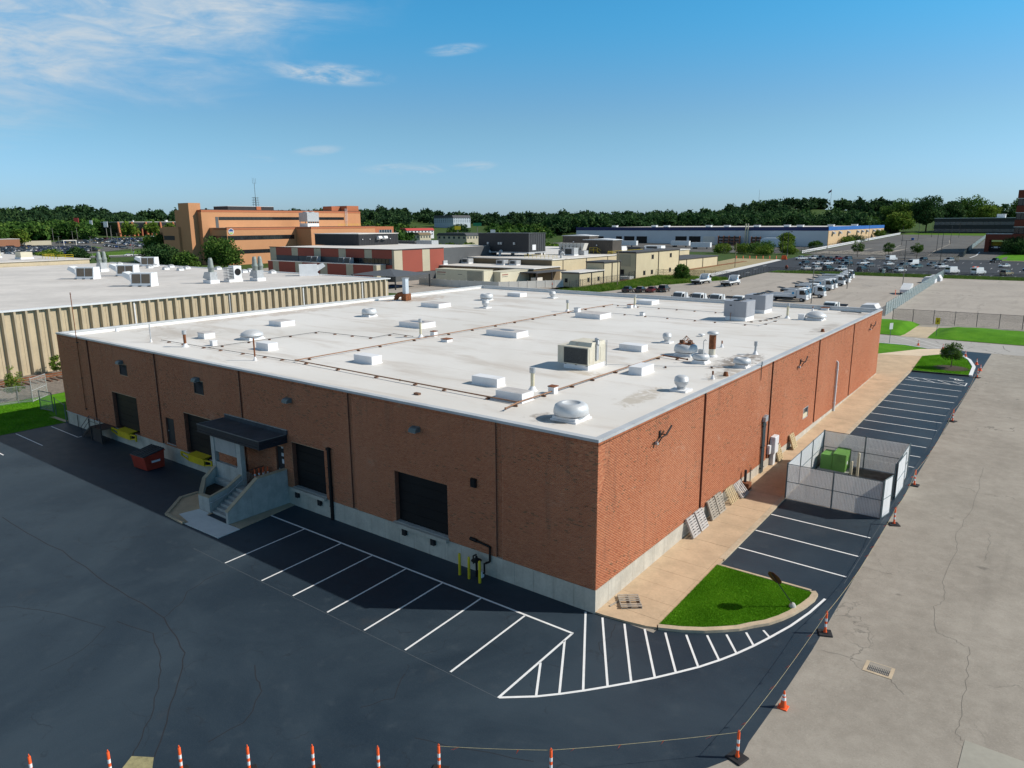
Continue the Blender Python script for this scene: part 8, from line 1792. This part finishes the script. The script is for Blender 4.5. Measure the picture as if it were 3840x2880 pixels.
for x, y, a, lab in ((-42.4,430,0,'lamp pole nearest on the upper lot'),(-44.9,504,0,'lamp pole second on the upper lot'),(-69.6,490,0,'lamp pole at left on the upper lot'),(-70.2,553,0,'lamp pole further back on the upper lot'),(-69.9,610,0,'lamp pole farthest on the upper lot'),(-52,610,0,'lamp pole at the far right of the upper lot'),(-99.3,432,0,'lamp pole on the guard rail, nearer one'),(-99.3,540,0,'lamp pole on the guard rail, farther one'),(-36.5,300,2,'double headed lamp in the middle of the cars'),(-26.5,320,0,'tall dark lamp pole by the small tree'),(-91.3,322,1,'dark lamp pole left of the cars'),(-96,345,1,'dark lamp pole before the white warehouse'),(-101,362,1,'dark lamp pole left of the guard rail end')):
    light_pole(lab, x, y, 12.0 if a != 2 else 9.5, a, True, 'dark', 0.12)
for i, (x,y) in enumerate(((-424,160),(-440,150),(-470,196),(-520,190),(-590,205),(-600,226),(-575,240),(-640,270),(-430,185),(-455,212))): light_pole('distant street lamp among the far left lots', x, y, 11, 2, False, 'skinned', 0.16, group='distant street lamps')
t = thing('tall_pipe', 'tall yellowish pipe pair on the white warehouse front', 'pipe', (-161.2,469,G(-161,469)))
for s in (-0.8,0.8): mb = MB(); mb.cyl((s,0,0),(s,0,14.5),0.4,n=8); mb.build('pipe', M['cream'], t)
for k in range(7):
    x = -110+2.7*k; y = 314+1.3*k; mb = MB(); mb.lathe((0,0,0), [(0.28,0),(0.2,0.1),(0.17,1.3),(0,1.35)], 8); mb.single('barrier_tube', M['orange'], 'orange barrier tube in the line beyond the dry verge', 'barrier', (x,y,G(x,y)+0.03), 'orange tubes beyond the dry verge')
mb = MB(); mb.box(-1.3,1.3,-0.3,0.3,0,0.5); mb.box(-1.1,1.1,-0.15,0.15,0.5,1.5); mb.box(-0.8,0.8,-0.1,0.1,1.5,1.9); mb.single('orange_barrier', M['orange'], 'stacked orange plastic barrier left of the white pickup', 'barrier', (-88.5,316,G(-88,316)+0.05))
for k in range(5): mb = MB(); mb.beam((0,0,0),(0.25,0,2.4),0.2); mb.single('leaning_board', M['palet'], 'tan leaning board in the clump beside the silver suv', 'board', (-23.8+0.5*k,333+0.3*k,G(-22,333)+0.05), 'tan boards beside the silver suv')
t = thing('flag_pole', 'flag on a tall pole over the trees at right', 'flag', (-230,950,G(-230,950))); mb = MB(); mb.cyl((0,0,0),(0,0,30),0.2,n=6); mb.build('pole', M['galv'], t); mb = MB(); mb.add([(0,0,29.5),(-3,-1.5,27),(-3.6,-1.9,24.5),(-0.3,0,26.5)], [(0,1,2,3),(3,2,1,0)]); mb.build('flag', PM('flag_cloth',(0.25,0.12,0.18),0.8,0.3,0.6), t)
t = thing('flag_pole', 'striped flag hanging beside the dark shrub at left', 'flag', (-330,138,G(-330,138))); mb = MB(); mb.cyl((0,0,0),(0,0,10),0.12,n=6); mb.build('pole', M['galv'], t)
for k in range(7): mb = MB(); mb.box(-0.05+0.01*k,0.9,-0.06,-0.02,5.0+0.6*k,5.58+0.6*k); mb.build('flag_stripe', M['redroof'] if k % 2 else M['label'], t)
mb = MB(); mb.cyl((0,0,0),(0,0,31),0.3,0.1,n=6); mb.single('radio_mast', M['skinned'], 'thin radio mast on the wooded rise at right', 'mast', (-340,1010,G(-340,1010)))
mb = MB(); mb.cbox(-0.8,0.8,-0.6,0.6,0,1.6,0.05); mb.single('blue_bin', M['blueppl'], 'blue bin beside a lamp pole on the upper lot', 'bin', (-74,556,G(-74,556)+0.06))
mb = MB(); mb.lathe((0,0,0), [(0.12,0),(0.5,0.3),(0.62,0.9),(0.3,1.5),(0,1.55)], 10); mb.single('covered_scooter', M['dkbrick'], 'small maroon covered machine at the end of the dark drive', 'scooter', (-66.0,246,G(-66,246)+0.05))
mb = MB(); mb.box(-0.35,0.35,-0.35,0.35,0,1.5); mb.single('utility_pedestal', M['label'], 'white utility pedestal in the grass strip by the white suv', 'pedestal', (-32.6,240,G(-32,240)+0.06))
# ------------------------------------------------------------------ person in the red shirt
def person(x, y, rz):
    t = thing('person', 'person in a red shirt walking by the white vinyl fence', 'person', (x,y,G(x,y)+0.02), rz)
    me = bpy.data.meshes.new('body')
    J = {'pelvis':(0,0,0.95,0.14),'chest':(0,0.02,1.32,0.16),'neck':(0,0.03,1.50,0.06),'head':(0,0.05,1.68,0.105),'crown':(0,0.04,1.76,0.085),
         'lh':(-0.10,0,0.90,0.095),'lk':(-0.11,0.16,0.50,0.065),'la':(-0.11,0.04,0.09,0.045),'lt':(-0.11,0.20,0.04,0.04),'rh':(0.10,0,0.90,0.095),'rk':(0.11,0.02,0.49,0.065),'ra':(0.11,-0.22,0.10,0.045),'rt':(0.11,-0.06,0.04,0.04),
         'ls':(-0.20,0.02,1.42,0.065),'le':(-0.26,-0.08,1.14,0.045),'lw':(-0.25,0.06,0.92,0.035),'lf':(-0.25,0.13,0.85,0.03),'rs':(0.20,0.02,1.42,0.065),'re':(0.26,0.10,1.15,0.045),'rw':(0.24,0.30,1.00,0.035),'rf':(0.23,0.38,0.97,0.03)}
    ks = list(J); E = [('pelvis','chest'),('chest','neck'),('neck','head'),('head','crown'),('pelvis','lh'),('lh','lk'),('lk','la'),('la','lt'),('pelvis','rh'),('rh','rk'),('rk','ra'),('ra','rt'),('chest','ls'),('ls','le'),('le','lw'),('lw','lf'),('chest','rs'),('rs','re'),('re','rw'),('rw','rf')]
    me.from_pydata([J[k][:3] for k in ks], [(ks.index(a),ks.index(b)) for a,b in E], [])
    o = bpy.data.objects.new('body', me); COL.objects.link(o); o.parent = t
    sk = o.modifiers.new('skin','SKIN'); sv = me.skin_vertices[0].data
    for i, k in enumerate(ks): sv[i].radius = (J[k][3],J[k][3])
    sv[0].use_root = True
    o.modifiers.new('sub','SUBSURF').levels = 1; o.modifiers['sub'].render_levels = 1
    m, nt, b = newmat('person_cloth'); tc = mk(nt,'ShaderNodeTexCoord'); sp = mk(nt,'ShaderNodeSeparateXYZ'); nt.links.new(tc.outputs['Object'], sp.inputs[0]); z = E_(nt, sp.outputs[2]); xx = E_(nt, sp.outputs[0]).ab()
    c = mixc(nt, z.ss(0.93,0.97), (0.04,0.045,0.06), (0.50,0.06,0.03)); c = mixc(nt, z.ss(1.47,1.50), c, (0.50,0.30,0.20)); c = mixc(nt, xx.ss(0.22,0.235)*z.ss(1.12,1.18).inv(), c, (0.50,0.30,0.20)); nt.links.new(c, b.inputs['Base Color']); b.inputs['Roughness'].default_value = 0.85
    me.materials.append(m)
    mb = MB(); mb.lathe((0,0.03,1.70), [(0.112,0.0),(0.115,0.05),(0.09,0.10),(0,0.125)], 12); mb.build('hair', M['hair'], t)
person(-93.4,134.2,2.2)
# ------------------------------------------------------------------ trees, shrubs, woods
def leaf_mesh(name, cent, size, mat, seed, flat=0.0, shade=None):
    """many small leaf faces: two crossed triangles bent to a rhomb at each centre"""
    rs = np.random.RandomState(seed); n = len(cent)
    u = rs.normal(size=(n,3)); u[:,2] *= (1-flat); u /= np.linalg.norm(u,axis=1,keepdims=True)
    w = rs.normal(size=(n,3)); w -= u*(w*u).sum(1,keepdims=True); w /= np.linalg.norm(w,axis=1,keepdims=True)
    s = size*rs.uniform(0.6,1.3,(n,1)) if np.isscalar(size) else size[:,None]*rs.uniform(0.6,1.3,(n,1))
    nn = np.cross(u,w); bend = nn*s*0.25
    V = np.stack([cent-u*s, cent-w*s*0.6+bend, cent+u*s, cent+w*s*0.6+bend],1).reshape(-1,3)
    Fs = (np.array([[0,1,2],[0,2,3]])[None]+(np.arange(n)*4)[:,None,None]).reshape(-1,3)
    me = bpy.data.meshes.new(name); me.vertices.add(len(V)); me.vertices.foreach_set('co', V.ravel().astype(np.float32))
    me.loops.add(Fs.size); me.loops.foreach_set('vertex_index', Fs.ravel().astype(np.int32)); me.polygons.add(len(Fs))
    me.polygons.foreach_set('loop_start', np.arange(0,Fs.size,3).astype(np.int32)); me.polygons.foreach_set('loop_total', np.full(len(Fs),3,np.int32)); me.update(calc_edges=True)
    sh = rs.uniform(0,1,n) if shade is None else np.clip(shade+rs.normal(0,0.16,n),0,1)
    at = me.attributes.new('shade','FLOAT','FACE'); at.data.foreach_set('value', np.repeat(sh,2).astype(np.float32)); me.materials.append(mat)
    o = bpy.data.objects.new(name, me); COL.objects.link(o); return o
def crown_points(rs, rx, ry, rz, zc, nclump, per, spread):
    """clumps spread through an uneven ellipsoid, heavier on the outside"""
    d = rs.normal(size=(nclump,3)); d /= np.linalg.norm(d,axis=1,keepdims=True); r = rs.uniform(0.35,1.0,(nclump,1))**0.5*rs.uniform(0.82,1.12,(nclump,1))
    c = d*r*np.array([rx,ry,rz]); c[:,2] = np.where(c[:,2] < -0.55*rz, c[:,2]*0.6, c[:,2]); c[:,2] += zc
    q = rs.normal(size=(nclump,per,3)); q /= (np.linalg.norm(q,axis=2,keepdims=True)+1e-6); q *= rs.uniform(0.2,1,(nclump,per,1))**0.5*spread
    q[:,:,2] *= 0.75
    sh = np.repeat(rs.uniform(0.05,0.95,nclump),per)
    return (c[:,None]+q).reshape(-1,3), sh, c
def tree(name, label, x, y, h, r, mat='leaf', seed=1, nclump=60, per=26, leaf=0.35, trunk_h=None, group=None, cat='tree', squash=1.0, dz=0.0):
    t = thing(name, label, cat, (x,y,G(x,y)+dz), group=group); rs = np.random.RandomState(seed)
    th = trunk_h if trunk_h is not None else h*0.28; rz = (h-th)/2*squash*1.05; zc = h-rz
    pts, sh, cl = crown_points(rs, r, r, rz, zc, nclump, per, r*0.36)
    o = leaf_mesh('crown', pts, leaf, M[mat], seed, shade=sh); o.parent = t
    tr = max(0.05, h*0.022); mb = MB(); mb.cyl((0,0,-0.05),(0.03*h*rs.uniform(-1,1),0.02*h,th+0.1*h),tr,tr*0.7,n=8)
    top = (0,0.02*h,th+0.08*h)
    for k in range(6):
        c = cl[rs.randint(len(cl))]; mb.cyl(top,(c[0]*0.8,c[1]*0.8,max(c[2],th)),tr*0.5,tr*0.15,n=6,cap=False)
    mb.build('trunk', M['bark'], t); return t
tree('young_tree','small round tree in the mulched island by the painted kerb',6.6,70.75,2.75,1.15,'leaf',11,70,40,0.085,0.75,dz=0.2)
tree('sapling','leafy sapling by the left fence gate',-73.5,0.6,3.6,1.0,'leafY',12,40,30,0.10,0.5); tree('sapling','smaller leafy shrub left of the sapling',-75.5,-2.2,2.0,1.2,'leafY',13,40,30,0.10,0.2); tree('shrub','ragged shrub against the beige ribbed wall',-84.6,9.4,2.6,1.0,'leafY',14,30,26,0.12,0.2,cat='shrub'); tree('shrub','low weeds shrub at the left picture edge',-77.0,-4.0,1.6,1.6,'leafY',15,40,30,0.10,0.1,cat='shrub')
tree('bush','dense green bush at the lot corner beside the truck',-76.5,178.5,5.0,2.3,'leaf',16,90,50,0.22,0.2,cat='bush')
for i, (x,y,lab) in enumerate(((-66,356,'young street tree above the white sedan'),(-53.6,362,'young street tree behind the white van'),(-40.9,358,'young street tree above the black suv'))): tree('street_tree',lab,x,y,6.8,2.4,'leaf',20+i,46,34,0.24,2.0,group='young street trees by the upper lot')
tree('pine_tree','tall bushy tree in front of the orange office',-248,133,12.6,6.6,'leaf',30,120,60,0.42,0.8); tree('evergreen','low round bush left of the tall bushy tree',-252,120,6.6,5.0,'leaf',31,90,50,0.42,0.4,cat='bush'); tree('evergreen','very dark round evergreen at the foot of the orange office',-268,118,9.2,6.2,'leafD',32,130,60,0.45,0.3,cat='bush'); tree('tree','tree with a bare trunk left of the orange office',-330,150,13.0,6.0,'leaf',33,100,50,0.5,4.0); tree('bush','green bush between the pale roof and the far street',-352,111,5.8,6.0,'leafY',34,120,50,0.5,0.3,cat='bush'); tree('bush','darker bush behind the yellow railing',-348,121,6.6,4.6,'leafD',35,90,50,0.5,0.3,cat='bush'); tree('bush','small tree behind the white trucks at left',-330,124,5.0,2.4,'leaf',37,60,40,0.4,0.5,cat='bush')
tree('tree','bare limbed tree before the white warehouse',-121,425,10,4.5,'leafY',40,70,40,0.5,4.0); 
SL = ['pale bush at the left end of the overgrown verge before the racks','dark bush behind the orange tubes in the overgrown verge','pale low bush nearest the white pickup in the verge','dark bush in the verge under the bare limbed tree','pale bush beside the bare limbed tree','small dark bush at the foot of the white warehouse corner','low pale bush at the end of the guard rail','second pale bush from the left end of the overgrown verge','pale bush halfway along the sand coloured wall','dark spreading bush against the sand coloured wall','pale bush at the far end of the sand coloured wall']
for i,(x,y,h,r,mt) in enumerate(((-128,372,5,5,'leafY'),(-118,365,6,5,'leaf'),(-110,352,5,4.5,'leafY'),(-122,390,6,5,'leaf'),(-113,400,6,5,'leafY'),(-108,440,5,4,'leaf'),(-103,372,4,4,'leafY'),(-138,368,5,5,'leafY'),(-104,500,5,5,'leafY'),(-103.5,520,5,6,'leafD'),(-104,600,6,4,'leafY'))): tree('scrub',SL[i],x,y,h,r,mt,50+i,50,40,0.36,0.2,'scrub bushes left of the cars','bush')
BT = [(-118,742,27,13,'leaf','broad tree at the left of the big trees by the dark office'),(-108,700,17,11,'leafY','lower paler tree before the big trees'),(-92,735,31,14,'leafD','tallest dark tree left of the dark office'),(-74,752,26,9,'leafD','dark tree just behind the dark office corner'),(-62,775,30,16,'leaf','broad tree behind the dark office, left one'),(-46,760,22,10,'leafY','paler tree behind the dark office'),(-18,775,31,13,'leaf','tree behind the dark office beside the tower'),(-132,700,14,8,'leaf','tree over the end of the white warehouse')]
for i,(x,y,h,r,mt,lab) in enumerate(BT): tree('large_tree',lab,x,y,h,r,mt,80+i,110,60,0.85,h*0.16)
tree('hedge','big dark shrub at the foot of the tower',-4.5,412,7.5,7.5,'leafD',95,120,50,0.4,0.2,cat='shrub')
for i,(x,y,h,r,mt,lab) in enumerate(((-640,286,13,7,'leafY','yellowish tree before the pillared office'),(-672,322,13,6,'leafY','thin yellow tree against the pillared office'),(-672,338,12,6,'leafY','second thin yellow tree against the pillared office'),(-640,240,14,7,'leaf','tree left of the pillared office'),(-562,158,13,9,'leaf','round tree behind the far left cars'),(-575,150,15,10,'leafY','pale tree over the brown building'),(-566,175,11,6,'leafY','bright green tree by the pale wall'),(-385,430,13,8,'leafD','dark tree right of the red roofed motel'),(-372,408,10,6,'leaf','tree before the distant shops'))): tree('far_tree',lab,x,y,h,r,mt,100+i,60,40,0.8,h*0.15)
# woods on the horizon: one mass of crowns
def wood(name, label, specs, mat, seed, leaf, per=70):
    rs = np.random.RandomState(seed); C, Ssz, Sh = [], [], []
    for (x,y,h,r) in specs:
        z = G(x,y); n = per
        d = rs.normal(size=(n,3)); d /= np.linalg.norm(d,axis=1,keepdims=True); d[:,2] = np.abs(d[:,2])*1.0-0.25
        rad = rs.uniform(0.72,1.08,(n,1)); lob = 1+0.22*np.sin(d[:,:1]*5+rs.uniform(0,6))*np.cos(d[:,1:2]*4+rs.uniform(0,6))
        p = d*rad*lob*np.array([r,r,h*0.5])+np.array([x,y,z+h*0.5]); C.append(p); Ssz.append(np.full(n,leaf*rs.uniform(0.8,1.3))); Sh.append(np.clip(np.full(n,rs.uniform(0.1,0.9))+d[:,2]*0.0,0,1))
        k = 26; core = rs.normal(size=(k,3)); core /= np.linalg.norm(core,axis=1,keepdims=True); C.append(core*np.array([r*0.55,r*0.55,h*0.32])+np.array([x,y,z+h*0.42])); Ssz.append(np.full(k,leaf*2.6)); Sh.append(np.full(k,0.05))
    o = leaf_mesh(name, np.concatenate(C), np.concatenate(Ssz), mat, seed, shade=np.concatenate(Sh)); tag(o, label, 'wood', kind='stuff'); return o
def band(d0, d1, a0, a1, n, h0, h1, r0, r1, seed, skip=None):
    rs = np.random.RandomState(seed); out = []
    while len(out) < n:
        a = rs.uniform(a0,a1); d = rs.uniform(d0,d1); x = CAMX-d*math.sin(a); y = CAMY+d*math.cos(a)
        if skip and skip(x,y,a,d): continue
        out.append((x,y,rs.uniform(h0,h1),rs.uniform(r0,r1)))
    return out
# bearings run from the right picture edge (about 0.03) to the left edge (about 1.27)
wood('woodland','dark wooded ridge along the whole horizon', band(1060,1260,-0.05,1.34,560,9,21,5,14,201), M['leafF'], 201, 1.7, 60)
wood('woodland','middle green woods below the ridge', band(880,1060,0.30,1.34,380,7,17,5,12,202, lambda x,y,a,d: 0.665 < a < 0.79 and d < 990), M['leafF'], 202, 1.5, 60)
wood('woodland','paler front woods at left behind the car lots', band(690,860,1.06,1.34,170,10,16,6,10,203, lambda x,y,a,d: 1.045 < a < 1.165 and d < 830), M['leaf'], 203, 1.3, 60)
wood('woodland','green woods behind the white warehouse', band(690,900,0.17,0.60,340,10,22,5,12,204, lambda x,y,a,d: (x > -112 and y < 735) or (-300 < x < -105 and 465 < y < 650) or (-215 < x < -120 and 770 < y < 820 and y < 812)), M['leafD'], 204, 1.4, 60)
wood('woodland','scattered woods around the distant shops', band(500,880,0.60,1.0,150,4,12,3,9,205, lambda x,y,a,d: (d < 640 and a > 0.84) or (0.68 < a < 0.78 and d > 480)), M['leaf'], 205, 1.2, 50)
wood('woodland','low hedge of shrubs behind the plant roofs', band(420,480,0.52,0.80,90,3.5,6.5,4,6,206, lambda x,y,a,d: -300 < x < -105 and 375 < y), M['leafY'], 206, 0.7, 60)
# ------------------------------------------------------------------ grass blades on the near lawns
def blades(name, label, poly, n, h, mat, seed, parent_dz, w=0.012):
    rs = np.random.RandomState(seed); P_ = np.array(poly); lo, hi = P_.min(0), P_.max(0); pts = []
    def inside(p):
        c = False; j = len(P_)-1
        for i in range(len(P_)):
            if (P_[i,1] > p[1]) != (P_[j,1] > p[1]) and p[0] < (P_[j,0]-P_[i,0])*(p[1]-P_[i,1])/(P_[j,1]-P_[i,1])+P_[i,0]: c = not c
            j = i
        return c
    while len(pts) < n:
        for q in rs.uniform(lo,hi,(n,2)):
            if inside(q): pts.append(q)
            if len(pts) >= n: break
    B_ = np.array([(p[0],p[1],G(p[0],p[1])+parent_dz) for p in pts]); a = rs.uniform(0,2*PI,n); dr = np.stack([np.cos(a),np.sin(a),np.zeros(n)],1); hh = h*rs.uniform(0.5,1.3,(n,1)); ln = rs.normal(0,0.45,(n,2))
    V = np.stack([B_-dr*w, B_+dr*w, B_+np.concatenate([ln*hh,hh],1)],1).reshape(-1,3); Fs = np.arange(3*n).reshape(-1,3)
    me = bpy.data.meshes.new(name); me.vertices.add(len(V)); me.vertices.foreach_set('co', V.ravel().astype(np.float32)); me.loops.add(3*n); me.loops.foreach_set('vertex_index', Fs.ravel().astype(np.int32)); me.polygons.add(n); me.polygons.foreach_set('loop_start', np.arange(0,3*n,3).astype(np.int32)); me.polygons.foreach_set('loop_total', np.full(n,3,np.int32)); me.update(calc_edges=True)
    cl = 0.5+0.3*np.sin(B_[:,0]*1.7)*np.cos(B_[:,1]*1.3); at = me.attributes.new('shade','FLOAT','FACE'); at.data.foreach_set('value', np.clip(cl+rs.normal(0,0.22,n),0,1).astype(np.float32)); me.materials.append(mat)
    o = bpy.data.objects.new(name, me); COL.objects.link(o); return tag(o, label, 'grass', kind='stuff')
blades('grass','short mown grass on the near lawn island', ISL, 60000, 0.06, M['blade'], 301, 0.122, 0.010)
blades('grass','short grass on the island with the small tree', ISL2, 30000, 0.07, M['blade'], 302, 0.137, 0.014)
blades('grass','grass on the left verge', [(-77,-9),(-59.6,-9),(-59.6,-0.4),(-64,0.2),(-72,3)], 30000, 0.09, M['blade'], 303, 0.03, 0.018)
blades('weeds','tall weeds between the tan sheds and the pale lot', [(-86,118),(-80,118),(-74.6,157),(-66,190),(-78,189.5),(-89,187),(-86,160)], 40000, 0.8, M['blade2'], 304, 0.04, 0.06)
blades('weeds','rough grass along the black fence of the far lot', [(-66,227.5),(60,231),(60,243),(-60,240)], 30000, 0.35, M['blade2'], 305, 0.04, 0.06)
